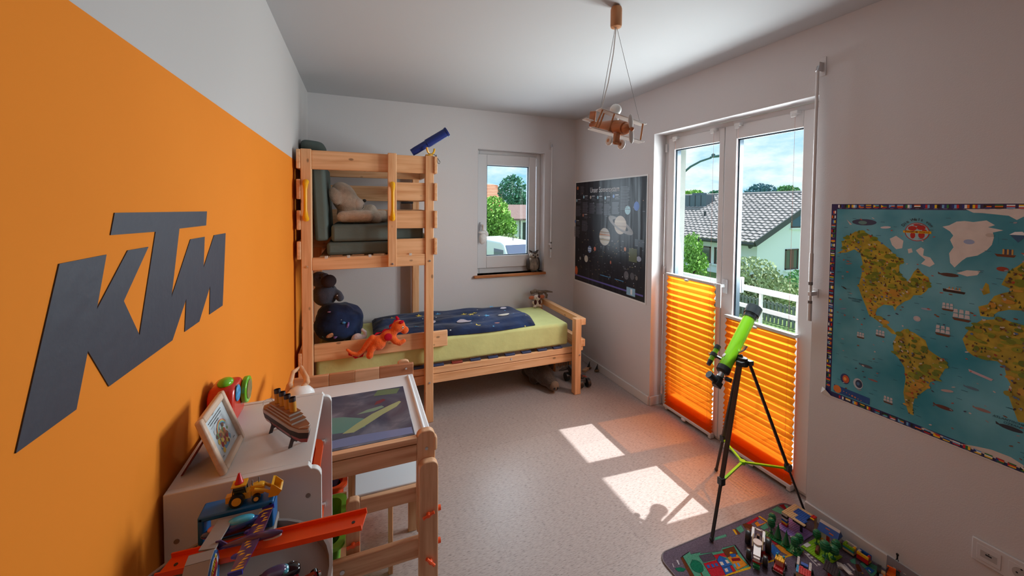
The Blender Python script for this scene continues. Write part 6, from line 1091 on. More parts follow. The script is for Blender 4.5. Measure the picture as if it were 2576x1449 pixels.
for j in range(16): b.rect(2.72, 2.60+rnd.uniform(-.01, .03), 1.70-j*.0125, 1.704-j*.0125, (92, 92, 100))
for j in range(8): b.rect(3.36, 3.29+rnd.uniform(0, .02), 1.73-j*.0115, 1.734-j*.0115, (92, 92, 100))
for i in range(150):
    y, z = rnd.uniform(SY1+.03, SY0-.03), rnd.uniform(SZ0+.1, 1.25 if i % 3 else 1.7)
    if i % 2: b.rect(y, y-rnd.uniform(.008, .03), z, z+.0035, rnd.choice([(120, 122, 130), (90, 92, 100), (150, 140, 90)]))
    else: b.disc(y, z, rnd.uniform(.002, .005), rnd.choice([(200, 200, 205), (150, 150, 160), (190, 150, 120)]), n=7)
b.rect(3.0, 2.84, SZ0+.118, SZ0+.123, (80, 150, 200)); b.rect(2.78, 2.66, SZ0+.118, SZ0+.123, (80, 150, 200))
b.build('planet_print', GLOSSPR, so, smooth=0, kind='stuff')
text('title_lettering', 'Unser Sonnensystem', .072, TM((SOL['titleL'][0]+SOL['titleR'][0])/2, SOL['title'][1]-.012, .0036), mat('white_ink', (.68, .68, .70), .5), so, .0002, sx=.74)
# ================================================================== wall sockets
sk = thing('wall_socket', 'white double wall socket with a network jack low on the white wall', 'socket', (XR, .57, .30)); RB = Matrix(((0, 0, -1, XR), (-1, 0, 0, .59), (0, 1, 0, .302), (0, 0, 0, 1)))
b = MB(RB); b.bb(-.056, .115, -.041, .041, 0, .010); b.build('frame', PVC, sk, bevel=.003)
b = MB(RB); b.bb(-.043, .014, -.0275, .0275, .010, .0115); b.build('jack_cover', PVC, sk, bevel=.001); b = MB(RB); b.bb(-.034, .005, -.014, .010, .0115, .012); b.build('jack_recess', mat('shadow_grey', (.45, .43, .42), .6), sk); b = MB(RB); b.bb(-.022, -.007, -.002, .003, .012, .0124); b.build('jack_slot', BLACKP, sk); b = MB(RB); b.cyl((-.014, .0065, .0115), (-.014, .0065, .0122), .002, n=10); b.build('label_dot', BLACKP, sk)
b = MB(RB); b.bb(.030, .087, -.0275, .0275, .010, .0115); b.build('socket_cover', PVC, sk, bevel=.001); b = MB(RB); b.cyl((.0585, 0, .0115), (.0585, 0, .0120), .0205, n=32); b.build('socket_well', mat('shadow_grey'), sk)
for x, y in ((.049, 0), (.068, 0), (.0585, .017), (.0585, -.017)): b = MB(RB); b.cyl((x, y, .0120), (x, y, .0126), .0028, n=10); b.build('contact_hole', BLACKP, sk)
# ================================================================== biplane lamp
bl = thing('biplane_lamp', 'wooden biplane pendant lamp with white wings hanging from the ceiling', 'ceiling lamp', (1.07, 1.45, 1.8)); LW = wood('lamp_wood', 2, s2l(196, 138, 92), s2l(164, 106, 66), knots=False); LW2 = wood('fuselage_wood', 1, s2l(186, 120, 78), s2l(152, 90, 56), knots=False); LWH = mat('lamp_white', (.72, .71, .70), .45)
b = MB(); b.lathe([(.010, 0), (.023, .003), (.025, .012), (.025, .080), (.022, .090), (.010, .0905)], 28, Matrix.Translation((1.07, 1.45, 2.329))); b.build('ceiling_canopy', LW, bl); MB().cyl((1.07, 1.45, 2.415), (1.07, 1.45, ZC), .012, n=16).build('ceiling_hook', STEEL, bl)
uA, uB = Vector((.975, 1.437, 1.957)), Vector((1.218, 1.432, 1.909)); lA, lB = Vector((.945, 1.455, 1.876)), Vector((1.211, 1.436, 1.829)); ux = (uB-uA).normalized()
b = MB(); b.bar(uA, uB, .044, .0065); b.build('upper_wing', LWH, bl, bevel=.003); b = MB(); b.bar(lA, lB, .044, .0065); b.build('lower_wing', LWH, bl, bevel=.003)
tl, no = Vector((1.048, 1.602, 1.926)), Vector((1.071, 1.352, 1.865)); fd = (no-tl).normalized()
b = MB(); b.tube([tl, tl+fd*.06, tl+fd*.14, tl+fd*.20, tl+fd*.235], [.014, .020, .030, .033, .028], 20); b.build('fuselage', LW2, bl, smooth=60)
b = MB(); b.sph(no-fd*.012, (.024, .024, .024)); b.build('engine_ball', LW2, bl, smooth=180); b = MB(); b.sph(no+fd*.020, .009); b.build('propeller_hub', LW2, bl, smooth=180)
pc = no+fd*.014; pa = Vector((.10, .03, -1)).normalized(); pb_ = MB()
for s in (-1, 1): superq(pb_, pc+pa*.030*s, (.004, .013, .031), Matrix((fd, fd.cross(pa).normalized(), pa)).transposed(), .9, .9)
pb_.build('propeller', LWH, bl, smooth=180)
for i, f in enumerate((.05, .17, .30, .80, .93)):
    off = Vector((0, .016 if i % 2 else -.016, 0)); p = uA.lerp(uB, f)+off; q = lA.lerp(lB, f)+off; b = MB(); b.cyl(p, q, .004, n=10); b.build('strut', LW, bl)
b = MB(); b.box(tl+Vector((-.002, -.012, .036)), (.010, .048, .056), rx(12)); b.build('tail_fin', LW2, bl, bevel=.006); b = MB(); b.box(tl+Vector((-.0, -.012, .014)), (.10, .036, .006), ry(10)); b.build('tail_plane', LWH, bl, bevel=.003)
b = MB(); b.box(Vector((1.045, 1.40, 1.828)), (.026, .022, .05), rx(10)); b.build('gear_block', LW2, bl, bevel=.005); b = MB(); b.cyl((1.008, 1.395, 1.815), (1.068, 1.395, 1.803), .004, n=10); b.build('axle', LW, bl)
for x, z in ((1.004, 1.816), (1.068, 1.804)):
    w_ = MB().cyl((x-.006, 1.395, z+.001), (x+.006, 1.395, z-.001), .021, n=24).build('wheel', LWH, bl, bevel=.003); MB().cyl((x-.0068, 1.395, z+.0012), (x+.0068, 1.395, z-.0012), .008, n=14).build('wheel_hub', LW, w_)
b = MB(); b.sph((1.096, 1.478, 1.976), .026, n=20, m=14); b.build('bulb', mat('opal_bulb', (.8, .79, .77), .3), bl, smooth=180); b = MB(); b.cyl((1.088, 1.47, 1.905), (1.094, 1.476, 1.955), .014, n=18); b.build('bulb_holder', LWH, bl)
for p0, p1, r in (((1.064, 1.447, 2.332), uA+Vector((.012, 0, .004)), .0012), ((1.076, 1.452, 2.332), uB-Vector((.02, 0, -.004)), .0010)): b = MB(); b.cyl(p0, p1, r, n=6); b.build('suspension_wire', mat('wire_grey', (.35, .35, .36), .5), bl)
b = MB(); b.tube([(1.070, 1.45, 2.332), (1.058, 1.449, 2.22), (1.030, 1.446, 2.08), (1.000, 1.45, 1.965)], .0022, 8); b.build('power_cable', mat('cable_beige', (.6, .57, .54), .5), bl)
# ================================================================== telescope
tp = thing('telescope', 'lime green refractor telescope on a dark aluminium tripod before the balcony door', 'telescope', (1.80, 1.345, 0))
LG = mat('lime_enamel', s2l(130, 205, 30), .25, coat=.4); DB = mat('brown_black_tube', s2l(52, 40, 38), .4); BK = mat('matte_black', (.018, .020, .024), .45)
Hh = Vector((1.80, 1.352, .765)); FEET = ((1.495, 1.2505), (2.058, 1.178), (1.930, 1.595)); SPH = Vector((1.806, 1.342, .243))
b = MB(); b.cyl(Hh-Vector((0, 0, .03)), Hh+Vector((0, 0, .012)), .026, .022, 20); b.build('tripod_head', BK, tp, bevel=.003)
for fx, fy in FEET:
    F = Vector((fx, fy, .0066 if fx < 1.6 else .0))
    if fx > 2.04: F = Vector((2.048, 1.178, .0066))
    d = (F-Hh).normalized(); top = Hh+Vector((d.x, d.y, 0)).normalized()*.030-Vector((0, 0, .012)); k = top.lerp(F, .68)
    b = MB(); b.bar(top, k, .019, .013); lg = b.build('leg', DB, tp, bevel=.002); b = MB(); b.bar(top.lerp(F, .60), F+Vector((0, 0, .004)), .014, .009); b.build('leg_extension', BK, lg, bevel=.002); b = MB(); b.box(k, (.026, .026, .034)); b.build('leg_lock', BK, lg, bevel=.003)
    b = MB(); b.sph(F+Vector((0, 0, .009)), (.010, .010, .009)); b.build('rubber_foot', BK, lg); b = MB(); b.box(top, (.03, .03, .024)); b.build('hinge', BK, lg, bevel=.003)
    b = MB(); b.bar(SPH, k+Vector((0, 0, -.004)), .010, .008); b.build('spreader_arm', LG, tp)
MB().cyl(SPH-Vector((0, 0, .008)), SPH+Vector((0, 0, .008)), .014, n=18).build('spreader_hub', LG, tp)
Lo = Vector((1.728, 1.396, .718)); Up = Vector((1.985, 1.441, .968)); ax = (Up-Lo).normalized(); Lt = (Up-Lo).length
b = MB(); b.cyl(Lo, Lo+ax*(Lt-.03), .030, n=32); b.build('tube', LG, tp); b = MB(); b.tube([Lo+ax*(Lt-.045), Lo+ax*(Lt-.02), Lo+ax*(Lt-.02), Lo+ax*(Lt+.03)], [.032, .033, .037, .038], 32); b.build('dew_shield', mat('slate_black', (.03, .045, .055), .3), tp); b = MB(); b.cyl(Lo+ax*(Lt+.0301), Lo+ax*(Lt+.0312), .032, n=32); b.build('front_lens', mat('dark_lens', (.01, .012, .02), .1), tp)
b = MB(); b.tube([Lo+ax*.004, Lo-ax*.022, Lo-ax*.030], [.032, .032, .024], 32); b.build('rear_cell', BK, tp); b = MB(); b.cyl(Lo-ax*.030, Lo-ax*.062, .016, n=24); b.build('focuser_tube', CHROME, tp); E1 = Lo-ax*.085; b = MB(); b.tube([Lo-ax*.058, E1], .019, 20); b.build('diagonal', BK, tp)
side_ = ax.cross(Vector((0, 0, 1))).normalized(); upv = side_.cross(ax).normalized(); b = MB(); b.tube([E1, E1+upv*.03-side_*.012, E1+upv*.055-side_*.022], [.016, .016, .019], 20); b.build('eyepiece', BK, tp); b = MB(); b.prism([(-.022, -.018), (.022, -.018), (.012, .018), (-.012, .018)], -.016, .016, Matrix.Translation(E1-ax*.008) @ Matrix((side_, upv, -ax)).transposed().to_4x4()); b.build('diagonal_body', BK, tp, bevel=.003, fix=True)
b = MB(); b.cyl(Lo-ax*.045-upv*.018+side_*.02, Lo-ax*.045-upv*.018+side_*.045, .011, n=18); b.build('focus_knob', BK, tp); b = MB(); b.cyl(Lo-ax*.045-upv*.018-side_*.0, Lo-ax*.045-upv*.018+side_*.02, .003, n=10); b.build('focus_axle', CHROME, tp)
fc = Lo+ax*.035-side_*.062+upv*.028; b = MB(); b.cyl(fc-ax*.035, fc+ax*.035, .0125, n=20); b.build('finder_tube', LG, tp); b = MB(); b.cyl(fc+ax*.035, fc+ax*.058, .015, n=20); b.cyl(fc-ax*.035, fc-ax*.062, .0115, .010, n=20); b.cyl(fc-ax*.010, fc+ax*.010, .0165, n=20); b.build('finder_fittings', BK, tp)
b = MB(); b.bar(fc+side_*.012-upv*.006, Lo+ax*.035-side_*.026+upv*.012, .014, .010); b.build('finder_bracket', BK, tp); b = MB(); b.cyl(fc-side_*.015, fc-side_*.026, .003, n=8); b.build('finder_screw', CHROME, tp)
b = MB(); Cd = Lo+ax*.055; n3 = (-side_*.55+upv*.85).normalized(); b.lathe([(.011, .0295), (.011, .0304)], 20, Matrix.Translation(Cd) @ n3.to_track_quat('Z', 'Y').to_matrix().to_4x4()); b.build('badge', mat('badge_white', (.7, .68, .7), .4, vary=.5, vscale=120), tp)
b = MB(); b.bar(Hh+Vector((0, 0, .012)), Lo.lerp(Up, .22)-upv*.028, .03, .012, (1, 0, 0)); b.build('yoke', BK, tp, bevel=.003); b = MB(); b.tube([Lo.lerp(Up, .30)+side_*.03, Lo.lerp(Up, .34)+side_*.052+upv*.012, Lo.lerp(Up, .40)+side_*.056+upv*.020], [.005, .006, .011], 10); b.build('pan_handle', CHROME, tp)
# ================================================================== street rug
rg = thing('street_rug', 'play rug printed with streets and colourful houses on the cork floor', 'rug', (1.64, .8, 0)); RX0, RX1, RY0, RY1 = 1.214, 2.066, .30, 1.288
def rrect(x0, x1, y0, y1, r, n=6):
    P = []
    for q, (cx, cy) in enumerate(((x1-r, y1-r), (x0+r, y1-r), (x0+r, y0+r), (x1-r, y0+r))):
        P += [(cx+r*cos(q*pi/2+i*pi/2/n), cy+r*sin(q*pi/2+i*pi/2/n)) for i in range(n+1)]
    return P
b = MB(); b.prism(rrect(RX0, RX1, RY0, RY1, .05), .0004, .0055); b.build('pile', mat('rug_grey', s2l(104, 92, 106), .98, spec=.05, vary=.25, vscale=160, bump=.6, bscale=500), rg, smooth=0)
b = MB(); n = 28; P = rrect(RX0, RX1, RY0, RY1, .05); b.tube([(x, y, .0040) for x, y in P+[P[0]]], .0036, 6, cap=False); b.build('bound_edge', mat('rug_binding', s2l(120, 112, 116), .9), rg)
RC = dict(teal=(84, 150, 124), yellow=(214, 160, 30), orange=(208, 128, 40), brown=(104, 56, 32), red=(180, 36, 50), blue=(48, 98, 170), slate=(84, 74, 88), green=(28, 112, 84), purple=(120, 104, 150), window=(214, 200, 190), sky=(84, 150, 200), darkred=(128, 28, 36), white=(196, 188, 192))
FUZZ = mat('rug_print', (.5, .5, .5), .98, attr=True, spec=.05, vary=.18, vscale=160, bump=.6, bscale=500); b = MB(); zz = .0057
for c, P in RUGP:
    P = [(min(max(x, RX0+.006), RX1-.006), max(min(y, RY1-.006), RY0+.01)) for x, y in P]; cx = sum(p[0] for p in P)/len(P); cy = sum(p[1] for p in P)/len(P)
    if c not in ('white', 'window', 'sky', 'yellow', 'purple'): b.col = s2l(44, 36, 44); b.poly([(cx+(x-cx)*1.05, cy+(y-cy)*1.05, zz) for x, y in P]); zz += 2e-6
    b.col = s2l(RC[c]); b.poly([(x, y, zz) for x, y in P]); zz += 2e-6
b.build('street_print', FUZZ, rg, smooth=0, kind='stuff')
RZT = .0066
# ================================================================== building-brick toys
U = .008; BH_ = .0096; PH = .0032
LC = {k: s2l(v) for k, v in dict(red=(190, 26, 34), blue=(18, 84, 170), yellow=(235, 180, 20), white=(205, 198, 196), black=(24, 22, 26), green=(20, 120, 66), lime=(130, 180, 20), purple=(150, 120, 190), dark=(62, 54, 60), orange=(235, 104, 24), tan=(205, 180, 140), sky=(40, 150, 195), grey=(140, 140, 148), brown=(96, 50, 32), pink=(205, 110, 150), teal=(40, 150, 160), clear=(190, 140, 130)).items()}
def brick(t, n_, M, x, y, z, nx, ny, h, col, studs=True):
    """brick in stud units inside frame M"""
    b = MB(M); b.col = LC[col]; g = .0001; b.bb(x*U+g, (x+nx)*U-g, y*U+g, (y+ny)*U-g, z, z+h)
    if studs:
        for i in range(int(nx)):
            for j in range(int(ny)):
                cx, cy = (x+i+.5)*U, (y+j+.5)*U; k = 8; vs = [(cx+.0025*cos(2*pi*a/k), cy+.0025*sin(2*pi*a/k), zz_) for zz_ in (z+h, z+h+.0017) for a in range(k)]
                b.add(vs, [tuple(range(k, 2*k))]+[(a, (a+1) % k, k+(a+1) % k, k+a) for a in range(k)])
    return b.build(n_, PAINT, t, smooth=0)
def LM(x, y, a, z=RZT): return Matrix.Translation((x, y, z)) @ rz(a).to_4x4()
G_ = 'building-brick toys on the street rug'
def lego(name, label, cat, M): return thing(name, label, cat, M.translation, group=None)
# base plates
M = LM(1.862, 1.094, 5); t = lego('purple_base_plate', 'purple studded base plate under the brick canopy', 'base plate', M); brick(t, 'plate', M, 0, 0, 0, 14, 13, PH, 'purple'); brick(t, 'tile', M, -1, 0, PH, 1, 5, PH, 'white', False)
M = LM(1.850, .978, 2); t = lego('green_base_plate', 'lime green studded base plate with the toy trees', 'base plate', M); brick(t, 'plate', M, 0, 0, 0, 14, 13, PH, 'lime'); brick(t, 'tile', M, 2, 11, PH, 4, 2, .002, 'white', False)
# canopy
M = LM(1.896, 1.100, 5, RZT+PH+.0018); t = lego('brick_canopy', 'brick-built canopy with a beige and blue studded roof', 'toy building', M)
for k, c in enumerate(('red', 'yellow', 'blue', 'white', 'black', 'white')): brick(t, 'column_brick', M, 0, 9, k*BH_, 2, 3, BH_, c, False)
for k in range(6): brick(t, 'column_brick', M, 13, 0, k*BH_, 1, 1, BH_, 'tan', False); brick(t, 'column_brick', M, 13, 11, k*BH_, 1, 1, BH_, 'white', False)
h = 6*BH_; brick(t, 'roof_plate', M, 0, 0, h, 2, 12, PH, 'tan'); brick(t, 'roof_plate', M, 2, 6, h, 4, 6, PH, 'tan'); brick(t, 'roof_plate', M, 6, 9, h, 8, 3, PH, 'tan'); brick(t, 'roof_plate', M, 2, 1, h, 4, 5, PH, 'blue'); brick(t, 'roof_plate', M, 6, 2, h, 6, 7, PH, 'blue'); brick(t, 'roof_plate', M, 12, 2, h, 2, 7, PH, 'tan'); brick(t, 'roof_plate', M, 10, 0, h, 4, 2, PH, 'yellow', False); brick(t, 'roof_plate', M, 11, 0, h+PH, 3, 2, PH, 'red')
brick(t, 'under_frame', M, 2, 3, h-BH_*2, 10, 4, BH_, 'black', False); brick(t, 'pillar', M, 4, 3, 0, 1, 1, h-BH_*2, 'black', False); brick(t, 'pillar', M, 9, 4, 0, 2, 2, h-BH_*2, 'black', False)
# toy trees
TG = mat('tree_green_plastic', s2l(16, 104, 62), .35, vary=.15, vscale=150)
def ball_tree(x, y, h, label, k=1.0, z=RZT+PH+.0018):
    t = thing('toy_tree', label, 'toy tree', (x, y, z), group='green plastic toy trees'); b = MB(); b.lathe([(.008*k, 0), (.008*k, .003), (.0022, .004), (.0022, h*.4)], 12, Matrix.Translation((x, y, z))); b.build('trunk', TG, t)
    b = MB(); pr = []
    for i in range(15): a = pi*i/14; r = .0155*k*sin(a)**.8+(.0008 if i % 2 else -.0004); pr.append((max(r, .0004), h*.36+h*.64*(1-cos(a))/2))
    b.lathe(pr, 18, Matrix.Translation((x, y, z))); b.build('crown', TG, t, smooth=0)
def cone_tree(x, y, h, label, k=1.0, z=RZT+PH+.0018):
    t = thing('toy_tree', label, 'toy tree', (x, y, z), group='green plastic toy trees'); b = MB(); b.lathe([(.0035, 0), (.0035, .006)], 10, Matrix.Translation((x, y, z))); b.build('trunk', TG, t)
    b = MB(); pr = []
    for i in range(9): r = .015*k*(1-i/9); pr += [(r, .005+h*i/9.2), (r*.72, .005+h*(i+.85)/9.2)]
    b.lathe(pr+[(.0004, h)], 14, Matrix.Translation((x, y, z))); b.build('crown', TG, t, smooth=0)
zf = RZT
M = LM(1.778, 1.05, 14); t = lego('hedge_plate', 'narrow green plate under the row of toy trees', 'base plate', M); brick(t, 'plate', M, 0, 0, 0, 8, 6, PH, 'green'); brick(t, 'plate', M, 1, 6, 0, 4, 12, PH, 'green')
ball_tree(1.795, 1.182, .066, 'round toy tree at the rug edge end of the tree row'); ball_tree(1.836, 1.205, .064, 'round toy tree beside the beige column of the canopy', z=RZT); cone_tree(1.792, 1.148, .066, 'pointed toy fir next to the white brick monster truck'); cone_tree(1.790, 1.110, .064, 'pointed toy fir in the middle of the tree row', .95)
ball_tree(1.788, 1.072, .068, 'round toy tree before the purple base plate, nearer the red car'); ball_tree(1.826, 1.078, .066, 'round toy tree close against the purple base plate'); ball_tree(1.925, 1.063, .066, 'lone round toy tree on the lime plate near the canopy')
ball_tree(1.886, 1.008, .072, 'big bushy toy tree beside the brown log', 1.25); ball_tree(1.912, .990, .058, 'low bushy toy tree between the bigger ones', 1.25); ball_tree(1.950, 1.000, .062, 'bushy toy tree next to the yellow and lime wagon', 1.1); cone_tree(1.866, .988, .036, 'tiny toy fir at the corner of the lime plate', .7)
b = MB(); b.cyl((1.868, 1.030, RZT+.0125), (1.905, 1.045, RZT+.0125), .0075, n=16); tag(b.build('toy_log', PAINT if 0 else mat('brown_plastic', LC['brown'], .4)), 'brown plastic log lying on the lime base plate', 'toy log')
# small brick house on wheels
M = LM(1.985, 1.015, 8); t = lego('brick_house', 'brick house with a blue sloped roof and white walls by the baseboard', 'toy house', M)
brick(t, 'brick', M, 0, 0, 0, 5, 2, BH_, 'red', False); brick(t, 'brick', M, 0, 2, 0, 5, 4, BH_, 'tan', False); brick(t, 'brick', M, 0, 6, 0, 5, 3, BH_, 'yellow', False)
for k in (1, 2, 3): brick(t, 'brick', M, 0, 0, k*BH_, 1, 9, BH_, 'white', False); brick(t, 'brick', M, 1, 7, k*BH_, 5, 2, BH_, 'white', False); brick(t, 'brick', M, 1, 0, k*BH_, 4, 1, BH_, 'red' if k < 2 else 'white', False); brick(t, 'brick', M, 5, 0, k*BH_, 1, 7, BH_, 'white', k == 3)
for i, (x0, x1, z) in enumerate(((-.5, 6.5, 4), (.4, 5.6, 5), (1.3, 4.7, 6), (2.1, 3.9, 7))): b = MB(M); b.col = LC['blue' if i < 3 else 'white']; b.prism([(x0*U, z*BH_), (x1*U, z*BH_), ((x1-.9)*U, (z+1)*BH_), ((x0+.9)*U, (z+1)*BH_)], -9.2*U, .2*U, MXZ); b.build('roof_slope', PAINT, t, smooth=0, fix=True)
brick(t, 'dormer', M, .3, 2, 4.3*BH_, 1, 2, BH_, 'orange', False); brick(t, 'dormer', M, 1.2, 4, 5.3*BH_, 1, 2, BH_*.9, 'orange', False); b = MB(M); b.col = LC['purple']; b.bb(-.4*U, .9*U, .8*U, 3*U, 2.4*BH_, 3.9*BH_); b.build('bay_window', PAINT, t); brick(t, 'door', M, -.2, 3.5, BH_, 1, 1.5, BH_*2.5, 'red', False)
b = MB(M); b.col = LC['black']; b.cyl((6.2*U, 1*U, .008), (6.9*U, 1*U, .008), .008); b.build('wheel', PAINT, t)
# wagons
def wagon(M, label, rows, top):
    t = lego('brick_wagon', label, 'toy wagon', M); brick(t, 'floor_plate', M, 0, 0, .004, 4, 5, PH, 'dark', False)
    for k, (c1, c2, c3, c4) in enumerate(rows):
        z = .0072+k*BH_; brick(t, 'wall_brick', M, 0, 0, z, 1, 5, BH_, c1, k == len(rows)-1); brick(t, 'wall_brick', M, 3, 0, z, 1, 5, BH_, c2, k == len(rows)-1); brick(t, 'wall_brick', M, 1, 0, z, 2, 1, BH_, c3, k == len(rows)-1); brick(t, 'wall_brick', M, 1, 4, z, 2, 1, BH_, c4, k == len(rows)-1)
    for x, y in ((.2, .6), (.2, 3.6), (3.2, .6), (3.2, 3.6)): b = MB(M); b.col = LC['black']; b.cyl((x*U, y*U, .0042), ((x+.6)*U, y*U, .0042), .0040, n=12); b.build('wheel', PAINT, t)
    brick(t, 'cargo_brick', M, 1, 1.2, .0073, 2, 2, BH_*1.4, top)
wagon(LM(2.005, .963, 4), 'brick wagon in yellow, lime and teal by the baseboard', [('tan', 'white', 'white', 'tan'), ('teal', 'white', 'white', 'teal'), ('lime', 'white', 'yellow', 'lime')], 'blue'); wagon(LM(2.012, .915, 4), 'brick wagon in red and yellow, last by the baseboard', [('red', 'tan', 'yellow', 'red'), ('red', 'blue', 'red', 'red'), ('yellow', 'blue', 'red', 'white')], 'dark')
# white monster truck
M = LM(1.628, 1.128, 33); t = lego('brick_monster_truck', 'white brick monster truck with big black tyres', 'toy truck', M)
def tp_(n_, col, fn, sm=40): b = MB(M); b.col = LC[col]; fn(b); return b.build(n_, PAINT, t, smooth=sm)
for x, y, r, w in ((.040, .038, .031, .011), (.040, -.038, .031, .011), (-.048, .030, .022, .009), (-.048, -.030, .022, .009)):
    wl = tp_('tyre', 'black', lambda b: b.lathe([(r*.55, -w), (r*.92, -w), (r, -w*.6), (r, w*.6), (r*.92, w), (r*.55, w)], 24, Matrix.Translation((x, y, r)) @ rx(90).to_4x4())); b = MB(M); b.col = LC['white']; b.cyl((x, y-w-.001, r), (x, y+w+.001, r), r*.42, n=14); b.build('hub', PAINT, wl)
tp_('chassis', 'black', lambda b: b.bb(-.055, .055, -.014, .014, .018, .032)); tp_('rear_deck', 'white', lambda b: [b.box((.040, s*.0205, .060), (.050, .010, .006), ry(-12)) for s in (-1, 1)]+[b.box((.064, 0, .064), (.008, .050, .006))]); tp_('engine', 'dark', lambda b: [b.bb(.018, .055, -.012, .012, .032, .052), b.bb(.030, .045, -.005, .005, .052, .062)])
tp_('bonnet', 'white', lambda b: [b.box((-.045, 0, .046), (.055, .026, .014), ry(-8)), b.box((-.078, 0, .038), (.014, .022, .014))]); tp_('cab_ring', 'white', lambda b: b.lathe([(.013, 0), (.018, 0), (.018, .006), (.013, .006)], 20, Matrix.Translation((-.008, 0, .056)))); tp_('seat', 'clear', lambda b: b.bb(-.018, .002, -.008, .008, .050, .060)); tp_('front_plate', 'green', lambda b: b.bb(-.098, -.080, -.012, .012, .010, .022)); tp_('bumper', 'red', lambda b: b.bb(-.082, -.078, -.014, .014, .020, .030))
for s in (-1, 1): tp_('roll_bar', 'tan', lambda b: b.tube([(-.030, s*.018, .050), (.005, s*.019, .070), (.030, s*.018, .062)], .002, 8)); tp_('spring', 'grey', lambda b: b.cyl((.036, s*.020, .030), (.030, s*.020, .056), .004, n=10)); tp_('light', 'white', lambda b: b.sph((.060, s*.012, .070), .004))
# red brick car
M = LM(1.625, 1.018, 24); t = lego('brick_car', 'red brick car with a yellow roof and two blue lights', 'toy car', M)
brick(t, 'base_plate', M, 0, -.2, .006, 9, 4.4, PH, 'white', False); brick(t, 'bonnet_brick', M, 0, 0, .0092, 4, 4, BH_, 'red'); brick(t, 'body_brick', M, 4, 0, .0092, 3, 4, BH_*3, 'red', False); brick(t, 'windscreen', M, 3, .3, .019, 1, 3.4, BH_*2, 'clear', False); brick(t, 'roof_plate', M, 3, 0, .0092+BH_*3, 4, 4, PH*1.3, 'yellow'); brick(t, 'boot_plate', M, 7, 0, .0092, 2, 4, PH, 'white', False)
for y in (.6, 3.4): b = MB(M); b.col = LC['sky']; b.sph((6.2*U, y*U, .0092+BH_*3+.010), .0048); b.cyl((6.2*U, y*U, .0092+BH_*3+.004), (6.2*U, y*U, .0092+BH_*3+.009), .0025, n=8); b.build('roof_light', PAINT, t)
for x in (1.2, 7): [MB(M) and (lambda b: b.build('wheel', mat('tyre_black', (.015, .015, .015), .6), t))(MB(M).cyl((x*U, y*U-.004, .008), (x*U, y*U+.004, .008), .008, n=16)) for y in (-.3, 4.3)]
# open brick truck
M = LM(1.690, .950, 28); t = lego('brick_truck', 'open brick truck with a red studded front and white sides', 'toy truck', M)
brick(t, 'chassis_plate', M, 0, 0, .007, 11, 6, PH, 'dark', False); brick(t, 'cab_brick', M, 0, 0, .0102, 5, 6, BH_*2, 'tan', False); brick(t, 'cab_roof', M, 0, 0, .0102+BH_*2, 5, 5, PH, 'red'); brick(t, 'cab_roof', M, 0, 5, .0102+BH_*2, 5, 1, PH, 'sky'); brick(t, 'side_wall', M, 5, 5, .0102, 6, 1, BH_*2.6, 'white'); brick(t, 'side_wall', M, 5, 0, .0102, 6, 1, BH_*2.2, 'white'); brick(t, 'cargo_brick', M, 7.5, 1.4, .0102, 2, 3, BH_*1.8, 'blue', False); brick(t, 'cargo_brick', M, 5.2, 1.2, .0102, 2, 2, BH_, 'yellow', False); brick(t, 'cargo_brick', M, 5.2, 3.4, .0102, 2, 1.4, BH_*1.3, 'red', False)
for x in (1.5, 9): [MB(M).cyl((x*U, y*U-.004, .0075), (x*U, y*U+.004, .0075), .0075, n=16).build('wheel', mat('tyre_black'), t) for y in (-.4, 6.4)]
# loose pile of plates
def loose(label, x, y, z, a, nx, ny, h, col, R=None, n_='brick_plate'):
    M = Matrix.Translation((x, y, z)) @ rz(a).to_4x4() @ (R.to_4x4() if R else Matrix.Identity(4)); b = MB(M); b.col = LC[col]; b.bb(0, nx*U, 0, ny*U, 0, h)
    for i in range(nx):
        for j in range(ny): cx, cy = (i+.5)*U, (j+.5)*U; vs = [(cx+.0025*cos(pi*k/4), cy+.0025*sin(pi*k/4), zz_) for zz_ in (h, h+.0017) for k in range(8)]; b.add(vs, [tuple(range(8, 16))]+[(k, (k+1) % 8, 8+(k+1) % 8, 8+k) for k in range(8)])
    return tag(b.build(n_, PAINT, smooth=0), label, 'brick', 'loose bricks in a pile on the rug')
loose('red brick propping up the dark grey plate', 1.812, .938, RZT, 20, 8, 2, BH_, 'red', n_='brick'); loose('dark green brick beneath the dark grey plate', 1.806, .918, RZT, 20, 8, 2, BH_, 'green', n_='brick'); loose('dark grey studded plate lying tilted on the red brick', 1.806, .920, RZT+.0145, 20, 8, 6, PH, 'dark', rx(14)); loose('long white plank resting across the pile', 1.876, .898, RZT+.026, 60, 9, 2, PH, 'white', ry(14)); loose('bright blue flat plate in front of the pile', 1.775, .862, RZT+.004, 8, 12, 3, PH, 'blue', rx(3)); loose('red studded plate overlapping the white plank', 1.860, .850, RZT+.018, 62, 6, 3, PH, 'red', ry(6))
loose('dark green sloping brick near the crosswalk', 1.760, .926, RZT, 35, 4, 2, BH_*.6, 'green', n_='brick'); loose('small red brick lying flat between the truck and the pile', 1.745, .888, RZT, 10, 4, 2, BH_, 'red', n_='brick'); loose('dark grey plate behind the red studded plate', 1.905, .870, RZT, 30, 7, 4, PH, 'dark'); loose('white brick lying under the white plank', 1.895, .945, RZT, 40, 3, 2, BH_, 'white', n_='brick'); loose('black plate under the blue flat plate', 1.79, .835, RZT, 12, 8, 4, PH, 'black')
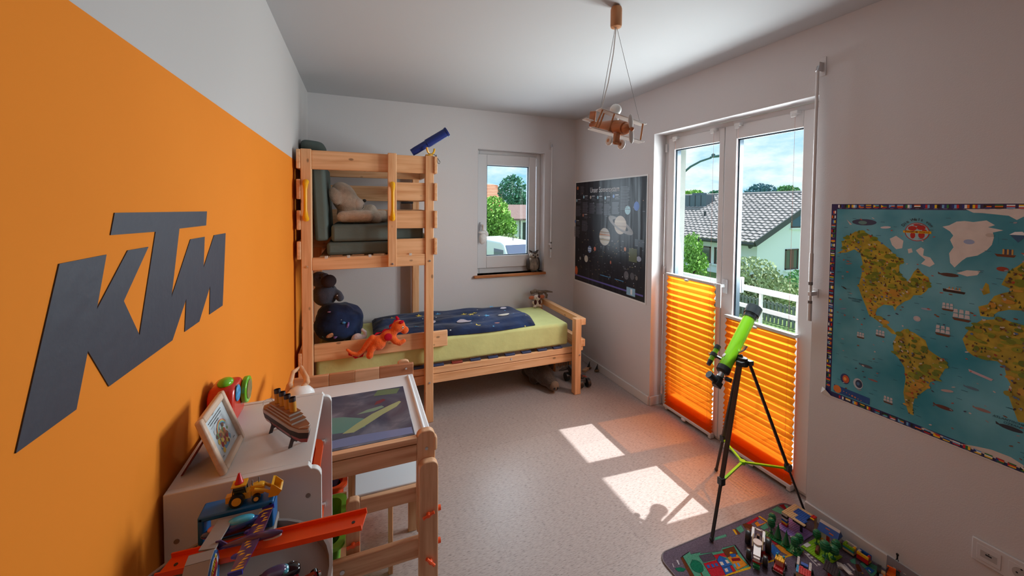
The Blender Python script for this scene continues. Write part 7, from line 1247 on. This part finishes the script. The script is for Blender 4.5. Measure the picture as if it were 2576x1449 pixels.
# orange building-set buggy and grey panel by the baseboard
M = LM(2.005, .840, 20); t = lego('brick_buggy', 'orange and grey construction-set buggy at the baseboard', 'toy car', M)
for n_, c, a in (('body_panel', 'orange', (-.045, -.005, -.018, .018, .018, .028)), ('side_panel', 'grey', (-.045, -.005, .0182, .030, .014, .026)), ('seat_block', 'orange', (.000, .030, -.016, .010, .020, .034)), ('seat_back', 'orange', (.026, .032, -.016, .010, .034, .052)), ('frame_beam', 'grey', (-.05, .05, -.006, .006, .010, .016)), ('beige_block', 'tan', (-.004, .010, .012, .026, .022, .034))): b = MB(M); b.col = LC[c]; b.bb(*a); b.build(n_, PAINT, t, bevel=.001)
for x, y, r in ((.012, .032, .022), (.045, -.020, .018), (-.035, .034, .014), (-.035, -.026, .014)): b = MB(M); b.col = LC['black']; b.cyl((x, y-.006, r), (x, y+.006, r), r, n=20); wl = b.build('wheel', PAINT, t); b = MB(M); b.col = LC['grey']; b.cyl((x, y-.0065, r), (x, y+.0065, r), r*.5, n=12); b.build('rim', PAINT, wl)
for k in range(4): b = MB(M); b.col = LC['dark']; b.tube([(.005+k*.007, .012, .03), (.008+k*.007, .006, .056-k*.003)], .002, 6); b.build('piston', PAINT, t)
b = MB(); b.col = LC['grey']; b.box((2.060, .790, .040), (.004, .17, .072), ry(6)); t = thing('grey_panel', 'grey patterned toy panel leaning against the baseboard', 'toy panel', (2.06, .79, 0)); b.build('panel', PAINT, t)
for i in range(9): b = MB(); b.col = LC['red' if i % 2 else 'white']; b.box((2.0575, .72+i*.016, .050-.002*(i % 3)), (.001, .008, .003), ry(6)); b.build('panel_mark', PAINT, t)
b = MB(); b.col = LC['black']; b.sph((2.068, .845, .102), (.004, .005, .006)); b.tube([(2.068, .845, .098), (2.068, .845, .086)], .003, 6); [b.tube([(2.068, .845, .087), (2.068, .845+s*.004, .0765)], .0016, 6) for s in (-1, 1)]; tag(b.build('toy_figure', PAINT), 'tiny black toy figure standing on top of the baseboard', 'toy figure')
